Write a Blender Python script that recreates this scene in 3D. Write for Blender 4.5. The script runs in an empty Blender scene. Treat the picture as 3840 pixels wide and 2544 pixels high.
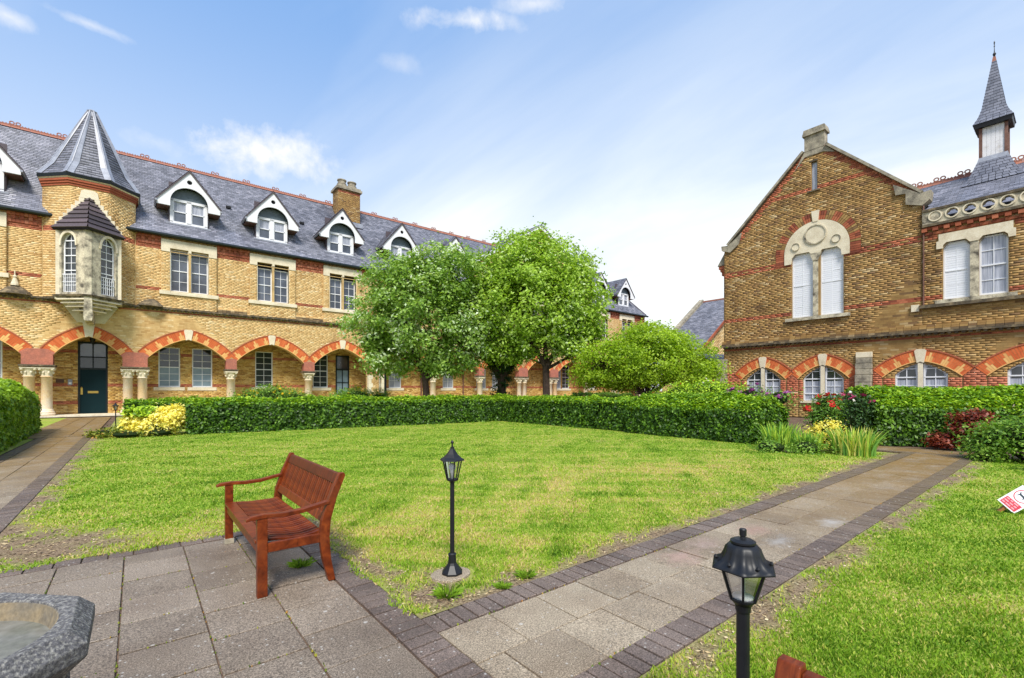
import bpy, math, random
import numpy as np
from mathutils import Vector, Matrix, geometry
random.seed(7)
rng = np.random.default_rng(7)
PI = math.pi
S = bpy.context.scene
COL = S.collection

# ------------------------------------------------------------------ camera
YAW = math.radians(50.9)
EYE = 1.55
cam = bpy.data.cameras.new("camera")
cam.sensor_width = 36.0
cam.lens = 16.27
cam.shift_y = 0.0503
cam.clip_start = 0.05
cam.clip_end = 3000
cam_o = bpy.data.objects.new("camera", cam)
cam_o.location = (0, 0, EYE)
cam_o.rotation_euler = (PI / 2, 0, YAW - PI / 2)
COL.objects.link(cam_o)
S.camera = cam_o

# ------------------------------------------------------------------ sun, sky, exposure
SUN_EL = math.radians(52)
SUN_AZ = math.atan2(-0.55, -0.85)          # compass-style angle, clockwise from +Y
S.view_settings.view_transform = 'Standard'
S.view_settings.look = 'None'
S.view_settings.gamma = 1.0
S.view_settings.use_curve_mapping = False
S.view_settings.exposure = 0.62
sun = bpy.data.lights.new("sun", 'SUN')
sun.energy = 3.6
sun.angle = math.radians(17)
sun.color = (1.0, 0.95, 0.86)
sun_o = bpy.data.objects.new("sun", sun)
to_sun = Vector((math.sin(SUN_AZ) * math.cos(SUN_EL), math.cos(SUN_AZ) * math.cos(SUN_EL), math.sin(SUN_EL)))
sun_o.rotation_euler = to_sun.to_track_quat('Z', 'Y').to_euler()
sun_o.location = (0, 0, 60)
COL.objects.link(sun_o)


class NT:
    """tiny node helper"""
    def __init__(self, tree):
        self.t = tree
        tree.nodes.clear()

    def n(self, kind, **kw):
        nd = self.t.nodes.new(kind)
        for k, v in kw.items():
            setattr(nd, k, v)
        return nd

    def l(self, a, b):
        self.t.links.new(a, b)

    def math(self, op, a, b=None, c=None, clamp=False):
        nd = self.n('ShaderNodeMath', operation=op, use_clamp=clamp)
        for i, v in enumerate((a, b, c)):
            if v is None:
                continue
            if isinstance(v, (int, float)):
                nd.inputs[i].default_value = v
            else:
                self.l(v, nd.inputs[i])
        return nd.outputs[0]

    def mix(self, f, a, b, blend='MIX'):
        nd = self.n('ShaderNodeMix', data_type='RGBA', blend_type=blend)
        for i, v in ((0, f), (6, a), (7, b)):
            if isinstance(v, (int, float)):
                nd.inputs[i].default_value = v
            elif isinstance(v, tuple):
                nd.inputs[i].default_value = (v[0], v[1], v[2], 1)
            else:
                self.l(v, nd.inputs[i])
        return nd.outputs[2]

    def noise(self, vec, scale, detail=4, rough=0.55, dist=0.0):
        nd = self.n('ShaderNodeTexNoise')
        nd.inputs['Scale'].default_value = scale
        nd.inputs['Detail'].default_value = detail
        nd.inputs['Roughness'].default_value = rough
        nd.inputs['Distortion'].default_value = dist
        if vec is not None:
            self.l(vec, nd.inputs['Vector'])
        return nd.outputs[0]

    def ramp(self, fac, stops, interp='LINEAR'):
        nd = self.n('ShaderNodeValToRGB')
        cr = nd.color_ramp
        cr.interpolation = interp
        while len(cr.elements) < len(stops):
            cr.elements.new(0.5)
        for e, (p, c) in zip(cr.elements, stops):
            e.position = p
            e.color = (c, c, c, 1) if isinstance(c, (int, float)) else (c[0], c[1], c[2], 1)
        self.l(fac, nd.inputs[0])
        return nd.outputs[0]


def make_world():
    w = bpy.data.worlds.new("World")
    S.world = w
    w.use_nodes = True
    k = NT(w.node_tree)
    sky = k.n('ShaderNodeTexSky', sky_type='NISHITA')
    sky.sun_disc = False
    sky.sun_elevation = SUN_EL
    sky.sun_rotation = SUN_AZ
    sky.air_density = 1.25
    sky.dust_density = 0.6
    sky.ozone_density = 2.5
    tc = k.n('ShaderNodeTexCoord')
    d = tc.outputs['Generated']
    sep = k.n('ShaderNodeSeparateXYZ')
    k.l(d, sep.inputs[0])
    zz = k.math('MAXIMUM', sep.outputs[2], 0.0)
    # a high flat cloud sheet seen in perspective
    inv = k.math('DIVIDE', 1.0, k.math('ADD', zz, 0.16))
    pl = k.n('ShaderNodeVectorMath', operation='SCALE')
    k.l(d, pl.inputs[0]); k.l(inv, pl.inputs['Scale'])
    mp = k.n('ShaderNodeMapping')
    mp.inputs['Rotation'].default_value = (0, 0, YAW + 0.15)
    mp.inputs['Scale'].default_value = (0.55, 0.16, 0.3)
    k.l(pl.outputs[0], mp.inputs[0])
    n1 = k.noise(mp.outputs[0], 2.2, 7, 0.55, 0.6)
    n2 = k.noise(mp.outputs[0], 0.75, 4, 0.5, 0.3)
    hor = k.math('SUBTRACT', 1.0, k.math('DIVIDE', zz, 0.62), clamp=True)
    hor2 = k.math('POWER', hor, 1.35)
    wisp = k.ramp(k.math('ADD', k.math('MULTIPLY', n1, 0.55), k.math('MULTIPLY', n2, 0.6)), [(0.50, 0.0), (0.76, 1.0)])
    veil = k.math('ADD', k.math('ADD', k.math('MULTIPLY', hor2, 0.98), 0.10), k.math('MULTIPLY', wisp, k.math('ADD', k.math('MULTIPLY', hor, 0.9), 0.34)), clamp=True)
    # small cumulus clouds, each at its own bearing in the sky
    puffs = [(-27.5, 24.2, 7.4, 2.7, 1.1), (-5.8, 38.5, 5.4, 1.1, 0.75), (2.6, 39.9, 3.6, 0.9, 0.6), (-47.5, 28.7, 2.0, 0.8, 0.6),
             (-42.3, 30.3, 3.0, 0.5, 0.5), (41.5, 19.0, 9.0, 1.6, 0.6), (-13.5, 34.5, 2.2, 0.9, 0.25), (-37.5, 23.0, 2.4, 1.1, 0.35), (31.0, 15.0, 16.0, 3.5, 0.5),
             (70, 35, 12, 4, 0.9), (110, 25, 14, 5, 1.0), (160, 40, 12, 6, 1.0), (-90, 30, 12, 5, 1.0), (-140, 45, 12, 6, 1.0)]
    fine = k.noise(d, 13.0, 8, 0.62, 0.2)
    fine2 = k.noise(d, 34.0, 5, 0.6, 0.0)
    cloud = None
    for az, el, aw, ah, amp in puffs:
        az = YAW - math.radians(az); el = math.radians(el)
        c = Vector((math.cos(az) * math.cos(el), math.sin(az) * math.cos(el), math.sin(el)))
        r = Vector((math.sin(az), -math.cos(az), 0)); u = r.cross(c)
        fs = []
        for ax, wd in ((r, aw), (u, ah)):
            dp = k.n('ShaderNodeVectorMath', operation='DOT_PRODUCT')
            sb = k.n('ShaderNodeVectorMath', operation='SUBTRACT')
            k.l(d, sb.inputs[0]); sb.inputs[1].default_value = c
            k.l(sb.outputs[0], dp.inputs[0]); dp.inputs[1].default_value = ax
            q = k.math('DIVIDE', dp.outputs['Value'], math.radians(wd))
            fs.append(k.math('MULTIPLY', q, q))
        rr = k.math('SQRT', k.math('ADD', fs[0], fs[1]))
        m = k.math('SUBTRACT', 1.0, rr)
        m = k.math('ADD', m, k.math('MULTIPLY', k.math('SUBTRACT', fine, 0.5), 2.6))
        m = k.math('ADD', m, k.math('MULTIPLY', k.math('SUBTRACT', fine2, 0.5), 0.9))
        m = k.math('MULTIPLY', k.math('DIVIDE', m, 1.0, clamp=True), amp)
        fall = k.math('SUBTRACT', 1.75, rr, clamp=True)
        m = k.math('MULTIPLY', m, fall)
        cloud = m if cloud is None else k.math('MAXIMUM', cloud, m)
    blue = k.mix(0.6, sky.outputs[0], (1.25, 3.3, 7.2))
    mid = k.mix(veil, blue, (6.9, 7.25, 7.45))
    fin = k.mix(cloud, mid, (7.0, 7.0, 7.0))
    bg = k.n('ShaderNodeBackground')
    bg.inputs['Strength'].default_value = 0.1
    k.l(fin, bg.inputs['Color'])
    out = k.n('ShaderNodeOutputWorld')
    k.l(bg.outputs[0], out.inputs['Surface'])


make_world()


# ------------------------------------------------------------------ materials
def new_mat(name):
    m = bpy.data.materials.new(name)
    m.use_nodes = True
    k = NT(m.node_tree)
    out = k.n('ShaderNodeOutputMaterial')
    p = k.n('ShaderNodeBsdfPrincipled')
    k.l(p.outputs[0], out.inputs[0])
    return m, k, p, out


def rnd_attr(k):
    a = k.n('ShaderNodeAttribute', attribute_name='rnd')
    return a.outputs['Fac']


def set_bump(k, p, h, strength=0.3, dist=0.01):
    b = k.n('ShaderNodeBump')
    b.inputs['Strength'].default_value = strength
    b.inputs['Distance'].default_value = dist
    k.l(h, b.inputs['Height'])
    k.l(b.outputs[0], p.inputs['Normal'])


def obj_vec(k):
    g = k.n('ShaderNodeNewGeometry')
    return g.outputs['Position']


def mat_piece(name, stops, rough=0.85, grain=60, grain_amt=0.35, stain=None, stain_scale=0.5, stain_lo=0.5, stain_hi=0.75, bump=0.25, spec=0.3, bumpd=0.006, zstretch=1.0):
    """material whose pieces each carry their own shade (attribute rnd), with grain and optional stains"""
    m, k, p, out = new_mat(name)
    v = obj_vec(k)
    col = k.ramp(rnd_attr(k), stops)
    g = k.noise(v, grain, 4, 0.6)
    col = k.mix(grain_amt, col, k.ramp(g, [(0.25, 0.25), (0.75, 0.95)]), 'OVERLAY')
    if stain:
        mp = k.n('ShaderNodeMapping'); mp.inputs['Scale'].default_value = (1, 1, zstretch)
        k.l(v, mp.inputs[0])
        s = k.ramp(k.noise(mp.outputs[0], stain_scale, 6, 0.62), [(stain_lo, 0.0), (stain_hi, 1.0)])
        col = k.mix(k.math('MULTIPLY', s, 0.85), col, k.mix(1.0, col, stain, 'MULTIPLY'))
    k.l(col, p.inputs['Base Color'])
    p.inputs['Roughness'].default_value = rough
    p.inputs['Specular IOR Level'].default_value = spec
    if bump:
        set_bump(k, p, g, bump, bumpd)
    return m


def mat_plain(name, c, rough=0.6, spec=0.4, metal=0.0, var=0.25, scale=8.0, bump=0.0, c2=None, lo=0.35, hi=0.7, coat=0.0, fine=None):
    m, k, p, out = new_mat(name)
    v = obj_vec(k)
    n = k.noise(v, scale, 6, 0.6)
    c2 = c2 or tuple(x * (1 - var) for x in c)
    col = k.mix(k.ramp(n, [(lo, 0.0), (hi, 1.0)]), c, c2)
    if fine:
        f = k.noise(v, fine[0], 3, 0.6)
        col = k.mix(fine[1], col, k.ramp(f, [(0.3, 0.2), (0.7, 0.95)]), 'OVERLAY')
    k.l(col, p.inputs['Base Color'])
    p.inputs['Roughness'].default_value = rough
    p.inputs['Specular IOR Level'].default_value = spec
    p.inputs['Metallic'].default_value = metal
    if bump:
        set_bump(k, p, k.noise(v, fine[0] if fine else scale * 3, 5, 0.65), bump, 0.01)
    return m


def mat_leaf(name, stops, trans=0.35, rough=0.5, spec=0.35):
    m, k, p, out = new_mat(name)
    col = k.ramp(rnd_attr(k), stops)
    k.l(col, p.inputs['Base Color'])
    p.inputs['Roughness'].default_value = rough
    p.inputs['Specular IOR Level'].default_value = spec
    tr = k.n('ShaderNodeBsdfTranslucent')
    k.l(k.mix(1.0, col, (1.35, 1.35, 0.5), 'MULTIPLY'), tr.inputs[0])
    mx = k.n('ShaderNodeMixShader'); mx.inputs[0].default_value = trans
    k.l(p.outputs[0], mx.inputs[1]); k.l(tr.outputs[0], mx.inputs[2])
    k.l(mx.outputs[0], out.inputs[0])
    return m


M = {}
M['brick_l'] = mat_piece('yellow_stock_brick', [(0, (0.49, 0.30, 0.12)), (0.12, (0.60, 0.39, 0.165)), (0.5, (0.66, 0.44, 0.195)), (0.85, (0.71, 0.50, 0.24)), (1, (0.76, 0.59, 0.34))], stain=(0.46, 0.37, 0.27), stain_scale=0.7, stain_lo=0.50, stain_hi=0.74, zstretch=0.5, grain=26, grain_amt=0.18, bump=0.1)
M['brick_r'] = mat_piece('brown_stock_brick', [(0, (0.17, 0.10, 0.05)), (0.15, (0.26, 0.15, 0.058)), (0.5, (0.32, 0.19, 0.066)), (0.85, (0.38, 0.24, 0.09)), (1, (0.46, 0.34, 0.18))], stain=(0.50, 0.47, 0.42), stain_scale=0.55, stain_lo=0.46, stain_hi=0.72, grain=26, grain_amt=0.2, bump=0.1)
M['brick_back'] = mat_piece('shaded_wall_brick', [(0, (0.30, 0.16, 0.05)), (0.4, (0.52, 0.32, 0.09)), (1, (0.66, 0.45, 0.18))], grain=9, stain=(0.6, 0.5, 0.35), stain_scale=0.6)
M['brick_s'] = mat_piece('sooted_offset_brick', [(0, (0.08, 0.055, 0.035)), (0.6, (0.17, 0.115, 0.06)), (1, (0.34, 0.25, 0.14))], grain=9, stain=(0.5, 0.5, 0.5), stain_scale=0.9)
M['red'] = mat_piece('red_brick', [(0, (0.27, 0.08, 0.045)), (0.5, (0.39, 0.115, 0.06)), (1, (0.50, 0.19, 0.11))], grain=14, grain_amt=0.3, stain=(0.5, 0.42, 0.4), stain_scale=0.6, stain_lo=0.55)
M['red_r'] = mat_piece('dark_red_brick', [(0, (0.18, 0.05, 0.03)), (0.5, (0.31, 0.085, 0.04)), (1, (0.42, 0.14, 0.07))], grain=14, grain_amt=0.3, stain=(0.45, 0.4, 0.4), stain_scale=0.5, stain_lo=0.5)
M['gauged'] = mat_piece('orange_rubbed_brick', [(0, (0.52, 0.105, 0.03)), (1, (0.68, 0.17, 0.055))], grain=20, grain_amt=0.2, bump=0.1)
M['buff'] = mat_piece('buff_arch_brick', [(0, (0.66, 0.33, 0.11)), (1, (0.80, 0.46, 0.17))], grain=20, grain_amt=0.2, bump=0.1)
M['mortar'] = mat_plain('mortar', (0.56, 0.39, 0.18), 0.95, 0.1, var=0.35, scale=1.5, fine=(40, 0.3))
M['mortar_r'] = mat_plain('lime_mortar', (0.34, 0.225, 0.10), 0.95, 0.1, var=0.4, scale=0.8, fine=(40, 0.3))
M['stone'] = mat_plain('pale_limestone', (0.70, 0.62, 0.46), 0.85, 0.2, scale=1.6, c2=(0.50, 0.42, 0.30), lo=0.45, hi=0.75, bump=0.15, fine=(22, 0.25))
M['stone_d'] = mat_plain('weathered_limestone', (0.55, 0.49, 0.36), 0.9, 0.2, scale=2.2, c2=(0.085, 0.075, 0.06), lo=0.42, hi=0.66, bump=0.25, fine=(20, 0.35))
M['stone_g'] = mat_plain('grey_coping_stone', (0.36, 0.32, 0.24), 0.9, 0.2, scale=2.6, c2=(0.14, 0.125, 0.10), lo=0.38, hi=0.68, bump=0.25, fine=(18, 0.35))
M['soot'] = mat_plain('blackened_string_stone', (0.085, 0.07, 0.05), 0.95, 0.15, scale=3.5, c2=(0.26, 0.20, 0.12), lo=0.45, hi=0.7, bump=0.3, fine=(18, 0.3))
M['pink'] = mat_plain('red_sandstone', (0.44, 0.155, 0.105), 0.85, 0.2, scale=2.5, c2=(0.30, 0.12, 0.09), bump=0.15, fine=(16, 0.25))
M['column'] = mat_plain('column_stone', (0.72, 0.50, 0.28), 0.8, 0.2, scale=1.1, c2=(0.66, 0.55, 0.42), lo=0.4, hi=0.6, bump=0.12, fine=(18, 0.25))
M['slate'] = mat_piece('roof_slate', [(0, (0.115, 0.12, 0.148)), (0.4, (0.172, 0.178, 0.216)), (0.8, (0.215, 0.22, 0.268)), (1, (0.28, 0.28, 0.33))], rough=0.40, grain=10, grain_amt=0.3, stain=(0.45, 0.47, 0.52), stain_scale=0.35, stain_lo=0.5, stain_hi=0.72, spec=0.55, bump=0.1)
M['slate_d'] = mat_piece('dark_tile', [(0, (0.045, 0.035, 0.04)), (1, (0.10, 0.075, 0.085))], rough=0.5, grain=10, spec=0.5, bump=0.1)
M['slate_dk'] = mat_plain('dark_slate', (0.075, 0.08, 0.10), 0.4, 0.5, scale=2.5, c2=(0.14, 0.145, 0.175), lo=0.4, hi=0.7, fine=(14, 0.3))  # plain darker slate, for the sheets round the dormers
M['under'] = mat_plain('roof_felt', (0.05, 0.052, 0.06), 0.9)
M['lead'] = mat_plain('lead_flashing', (0.30, 0.32, 0.37), 0.42, 0.5, scale=2.0, c2=(0.19, 0.20, 0.24), fine=(14, 0.2))
M['terra'] = mat_plain('terracotta', (0.30, 0.13, 0.09), 0.8, 0.25, scale=3, c2=(0.32, 0.13, 0.09), fine=(20, 0.25))
M['white'] = mat_plain('white_paint', (0.76, 0.77, 0.80), 0.45, 0.4, var=0.08, scale=3)
M['white_old'] = mat_plain('flaking_white_paint', (0.70, 0.69, 0.70), 0.6, 0.3, scale=2.5, c2=(0.52, 0.49, 0.47), lo=0.5, hi=0.72, fine=(18, 0.2))
M['glass'] = mat_plain('window_glass', (0.10, 0.115, 0.15), 0.06, 0.9, scale=0.5, c2=(0.035, 0.04, 0.055), lo=0.4, hi=0.6)
M['glass_d'] = mat_plain('dark_window_glass', (0.022, 0.026, 0.03), 0.05, 0.7, scale=0.8, c2=(0.05, 0.055, 0.06))
M['glass_frost'] = mat_plain('frosted_glass', (0.20, 0.27, 0.32), 0.3, 0.6, scale=3, c2=(0.13, 0.19, 0.24))
M['tymp'] = mat_plain('grey_blue_board', (0.12, 0.16, 0.19), 0.5, 0.4, var=0.3)
M['blackm'] = mat_plain('black_painted_metal', (0.010, 0.011, 0.014), 0.45, 0.35, var=0.3, scale=30)
M['gutter'] = mat_plain('dark_green_gutter', (0.006, 0.014, 0.018), 0.4, 0.5, var=0.3)
M['door'] = mat_plain('dark_teal_paint', (0.0015, 0.017, 0.022), 0.6, 0.15, var=0.15, scale=2)
M['door_d'] = mat_plain('black_green_paint', (0.006, 0.012, 0.014), 0.5, 0.3, var=0.2)
M['brass'] = mat_plain('brass', (0.55, 0.38, 0.10), 0.35, 0.5, metal=0.8, var=0.2, scale=20)
M['plaque'] = mat_plain('brown_plaque', (0.09, 0.04, 0.02), 0.4)
M['dark'] = mat_plain('dark_opening', (0.01, 0.011, 0.014), 0.8)
M['woodt'] = mat_plain('dark_timber', (0.10, 0.045, 0.03), 0.7, c2=(0.2, 0.1, 0.07), scale=4)
M['trunk'] = mat_plain('tree_bark', (0.095, 0.065, 0.05), 0.95, 0.1, scale=5, c2=(0.035, 0.026, 0.022), bump=0.8, fine=(26, 0.4))
M['soil'] = mat_plain('bare_soil', (0.15, 0.10, 0.07), 0.95, 0.1, scale=2.5, c2=(0.07, 0.048, 0.036), bump=0.5, fine=(45, 0.5))
M['core'] = mat_plain('shaded_twigs', (0.018, 0.03, 0.010), 0.95, 0.05, scale=6)
M['petal_red'] = mat_plain('red_petals', (0.62, 0.02, 0.02), 0.6, var=0.4, scale=30)
M['petal_pink'] = mat_plain('dark_pink_petals', (0.45, 0.03, 0.13), 0.6, var=0.4, scale=30)
M['petal_purple'] = mat_plain('purple_petals', (0.36, 0.06, 0.30), 0.6, var=0.4, scale=30)
M['petal_white'] = mat_plain('white_petals', (0.75, 0.72, 0.66), 0.6, var=0.1, scale=30)
M['petal_yellow'] = mat_plain('yellow_petals', (0.80, 0.55, 0.02), 0.6, var=0.2, scale=30)
M['petal_orange'] = mat_plain('orange_petals', (0.72, 0.16, 0.03), 0.6, var=0.3, scale=30)


def mat_blind():
    m, k, p, out = new_mat('closed_white_shutter')
    v = obj_vec(k)
    sep = k.n('ShaderNodeSeparateXYZ'); k.l(v, sep.inputs[0])
    s = k.math('PINGPONG', k.math('MULTIPLY', sep.outputs[2], 1.0), 0.055)
    f = k.ramp(k.math('DIVIDE', s, 0.055), [(0.0, 0.0), (0.3, 1.0)])
    k.l(k.mix(f, (0.56, 0.58, 0.64), (0.74, 0.75, 0.79)), p.inputs['Base Color'])
    p.inputs['Roughness'].default_value = 0.25
    set_bump(k, p, f, 0.4, 0.01)
    return m


def mat_curtain():
    m, k, p, out = new_mat('net_curtain_behind_glass')
    v = obj_vec(k)
    mp = k.n('ShaderNodeMapping'); mp.inputs['Scale'].default_value = (9, 9, 0.4); k.l(v, mp.inputs[0])
    n = k.noise(mp.outputs[0], 2.0, 3, 0.5)
    k.l(k.ramp(n, [(0.3, (0.19, 0.21, 0.27)), (0.7, (0.48, 0.50, 0.57))]), p.inputs['Base Color'])
    p.inputs['Roughness'].default_value = 0.12
    p.inputs['Specular IOR Level'].default_value = 0.6
    return m


M['blind'] = mat_blind()
M['curtain'] = mat_curtain()


CHALK = [(3.95, 2.35, 0.30, 0.22, (0.42, 0.25, 0.22), 0.45), (5.35, 2.3, 0.30, 0.20, (0.38, 0.20, 0.17), 0.4), (4.45, 2.4, 0.3, 0.2, (0.42, 0.30, 0.27), 0.4), (5.15, 1.97, 0.28, 0.14, (0.42, 0.43, 0.44), 0.35), (6.35, 1.85, 0.34, 0.16, (0.48, 0.49, 0.50), 0.4)]


def mat_paving(name, c_lo, c_hi, moss, spots=True, wet=0.55, agg=110):
    m, k, p, out = new_mat(name)
    v = obj_vec(k)
    base = k.mix(rnd_attr(k), c_lo, c_hi)
    g = k.noise(v, agg, 3, 0.8)
    col = k.mix(0.9, base, k.ramp(g, [(0.34, 0.08), (0.5, 0.5), (0.64, 1.0)]), 'OVERLAY')
    vo = k.n('ShaderNodeTexVoronoi'); vo.inputs['Scale'].default_value = 70; k.l(v, vo.inputs['Vector'])
    sp = k.ramp(vo.outputs['Distance'], [(0.14, 1.0), (0.26, 0.0)])
    col = k.mix(k.math('MULTIPLY', sp, 0.6), col, tuple(min(1, x * 2.0) for x in c_hi))
    big = k.noise(v, 1.1, 5, 0.6)
    col = k.mix(k.ramp(big, [(0.42, 0.0), (0.66, 0.75)]), col, k.mix(1.0, col, (0.55, 0.5, 0.48), 'MULTIPLY'))
    n3 = k.noise(v, 2.3, 5, 0.65)
    # algae film, thicker further along the paths
    sep = k.n('ShaderNodeSeparateXYZ'); k.l(v, sep.inputs[0])
    far = k.math('MAXIMUM', k.math('DIVIDE', k.math('SUBTRACT', sep.outputs[0], 5.5), 7.0), k.math('DIVIDE', k.math('SUBTRACT', sep.outputs[1], 10.0), 8.0))
    far = k.math('MINIMUM', k.math('MAXIMUM', far, 0.0), 1.0)
    far = k.math('POWER', far, 0.6)
    al = k.math('MULTIPLY', k.ramp(n3, [(0.30, 0.25), (0.55, 1.0)]), k.math('ADD', k.math('MULTIPLY', far, 0.9), 0.07))
    col = k.mix(k.math('MINIMUM', al, 1.0), col, moss)
    if spots:
        v2 = k.n('ShaderNodeTexVoronoi'); v2.inputs['Scale'].default_value = 4.2; k.l(v, v2.inputs['Vector'])
        l = k.math('ADD', v2.outputs['Distance'], k.math('MULTIPLY', k.noise(v, 30, 2), 0.06))
        lich = k.ramp(l, [(0.075, 1.0), (0.10, 0.0)])
        v3 = k.n('ShaderNodeTexVoronoi'); v3.inputs['Scale'].default_value = 17; k.l(v, v3.inputs['Vector'])
        lich2 = k.ramp(v3.outputs['Distance'], [(0.09, 1.0), (0.15, 0.0)])
        col = k.mix(k.math('MULTIPLY', k.math('MAXIMUM', lich, lich2), 0.55), col, (0.52, 0.50, 0.46))
    if name == 'concrete_paving':      # smudges of coloured chalk left on a few slabs
        for (cx_, cy_, rx_, ry_, cc, am) in CHALK:
            dx = k.math('DIVIDE', k.math('SUBTRACT', sep.outputs[0], cx_), rx_)
            dy = k.math('DIVIDE', k.math('SUBTRACT', sep.outputs[1], cy_), ry_)
            rr = k.math('SQRT', k.math('ADD', k.math('MULTIPLY', dx, dx), k.math('MULTIPLY', dy, dy)))
            mk_ = k.math('ADD', k.math('SUBTRACT', 1.0, rr), k.math('MULTIPLY', k.math('SUBTRACT', k.noise(v, 9, 5, 0.7), 0.5), 2.6), clamp=True)
            col = k.mix(k.math('MULTIPLY', mk_, am), col, cc)
    k.l(col, p.inputs['Base Color'])
    k.l(k.ramp(k.noise(v, 3, 4), [(0.35, wet - 0.15), (0.65, wet + 0.25)]), p.inputs['Roughness'])
    p.inputs['Specular IOR Level'].default_value = 0.4
    set_bump(k, p, g, 0.4, 0.003)
    return m


M['slab'] = mat_paving('concrete_paving', (0.22, 0.175, 0.125), (0.31, 0.255, 0.185), (0.20, 0.12, 0.035))
M['slab_p'] = mat_paving('patio_paving', (0.165, 0.132, 0.102), (0.24, 0.195, 0.152), (0.16, 0.11, 0.04))
M['paver'] = mat_paving('purple_brick_paver', (0.105, 0.08, 0.07), (0.165, 0.125, 0.105), (0.14, 0.10, 0.05))
M['litter'] = mat_piece('dead_grass_and_soil_crumbs', [(0, (0.06, 0.04, 0.025)), (0.4, (0.20, 0.13, 0.07)), (0.75, (0.42, 0.31, 0.16)), (1, (0.55, 0.46, 0.28))], bump=0)
M['font'] = mat_plain('lichened_fountain_stone', (0.088, 0.085, 0.088), 0.75, 0.35, scale=95, c2=(0.25, 0.24, 0.215), lo=0.46, hi=0.66, bump=1.0, fine=(60, 0.7))
M['font_in'] = mat_plain('stained_basin_stone', (0.24, 0.185, 0.11), 0.8, 0.3, scale=9, c2=(0.11, 0.105, 0.095), fine=(60, 0.3))
M['water'] = mat_plain('still_murky_water', (0.19, 0.185, 0.165), 0.14, 0.4, scale=7, c2=(0.11, 0.115, 0.09), fine=(30, 0.3))
M['sign'] = mat_plain('white_sign_board', (0.78, 0.76, 0.80), 0.4, var=0.03)
M['sign_red'] = mat_plain('sign_red_print', (0.55, 0.04, 0.07), 0.4, var=0.05)
M['sign_pink'] = mat_plain('sign_pink_print', (0.80, 0.32, 0.36), 0.4, var=0.05)
M['sign_ink'] = mat_plain('sign_dark_print', (0.02, 0.04, 0.06), 0.4)
M['stake'] = mat_plain('stake_wood', (0.30, 0.12, 0.03), 0.8)


def mat_wood():
    m, k, p, out = new_mat('oiled_red_hardwood')
    tc = k.n('ShaderNodeTexCoord')
    mp = k.n('ShaderNodeMapping'); mp.inputs['Scale'].default_value = (34, 7, 7)
    k.l(tc.outputs['Object'], mp.inputs[0])
    n = k.noise(mp.outputs[0], 1.6, 6, 0.6, 0.6)
    n2 = k.noise(tc.outputs['Object'], 5, 3)
    col = k.ramp(n, [(0.25, (0.05, 0.009, 0.003)), (0.5, (0.19, 0.036, 0.008)), (0.8, (0.38, 0.088, 0.016))])
    a = rnd_attr(k)
    col = k.mix(k.math('MULTIPLY', a, 0.85), col, k.mix(1.0, col, (0.42, 0.34, 0.40), 'MULTIPLY'))
    col = k.mix(k.ramp(n2, [(0.5, 0), (0.75, 0.35)]), col, (0.11, 0.04, 0.02))
    k.l(col, p.inputs['Base Color'])
    p.inputs['Roughness'].default_value = 0.36
    p.inputs['Specular IOR Level'].default_value = 0.2
    set_bump(k, p, n, 0.25, 0.002)
    return m


M['wood'] = mat_wood()
G = lambda a, b, c: (a, b, c)
M['leaf_tree'] = mat_leaf('whitebeam_leaves', [(0, G(0.07, 0.15, 0.022)), (0.45, G(0.20, 0.35, 0.05)), (0.72, G(0.34, 0.50, 0.09)), (0.86, G(0.42, 0.56, 0.26)), (1, G(0.68, 0.77, 0.56))])
M['leaf_tree2'] = mat_leaf('bright_tree_leaves', [(0, G(0.08, 0.17, 0.02)), (0.4, G(0.23, 0.38, 0.035)), (0.78, G(0.40, 0.58, 0.06)), (0.9, G(0.44, 0.58, 0.18)), (1, G(0.64, 0.74, 0.46))])
M['leaf_dark'] = mat_leaf('dark_ivy_leaves', [(0, G(0.012, 0.035, 0.010)), (0.6, G(0.03, 0.085, 0.018)), (1, G(0.09, 0.18, 0.03))], 0.2)
M['leaf_acer'] = mat_leaf('lime_green_leaves', [(0, G(0.12, 0.22, 0.012)), (0.5, G(0.32, 0.48, 0.025)), (1, G(0.52, 0.68, 0.07))], 0.45)
M['leaf_hedge'] = mat_leaf('hedge_leaves', [(0, G(0.02, 0.055, 0.006)), (0.35, G(0.07, 0.17, 0.012)), (0.65, G(0.19, 0.36, 0.022)), (1, G(0.50, 0.68, 0.045))], 0.28, 0.45)
M['leaf_shrub'] = mat_leaf('shrub_leaves', [(0, G(0.04, 0.10, 0.014)), (0.6, G(0.14, 0.29, 0.03)), (1, G(0.34, 0.50, 0.08))])
M['leaf_yellow'] = mat_leaf('golden_leaves', [(0, G(0.60, 0.52, 0.05)), (0.5, G(0.85, 0.74, 0.12)), (1, G(0.92, 0.86, 0.30))], 0.3)
M['leaf_red'] = mat_leaf('copper_leaves', [(0, G(0.05, 0.008, 0.005)), (0.6, G(0.19, 0.028, 0.012)), (1, G(0.42, 0.12, 0.06))], 0.25)
M['leaf_iris'] = mat_leaf('iris_blades', [(0, G(0.10, 0.25, 0.05)), (0.4, G(0.24, 0.46, 0.06)), (0.7, G(0.52, 0.64, 0.08)), (1, G(0.75, 0.62, 0.22))], 0.3)
M['leaf_bronze'] = mat_leaf('mixed_ground_leaves', [(0, G(0.05, 0.07, 0.012)), (0.4, G(0.12, 0.19, 0.02)), (0.8, G(0.34, 0.35, 0.04)), (1, G(0.50, 0.22, 0.05))], 0.25)
M['grass'] = mat_leaf('grass_blades', [(0, G(0.085, 0.185, 0.012)), (0.32, G(0.20, 0.345, 0.022)), (0.58, G(0.35, 0.46, 0.045)), (0.78, G(0.51, 0.48, 0.12)), (1, G(0.60, 0.45, 0.22))], 0.25, 0.6, 0.2)


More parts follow.
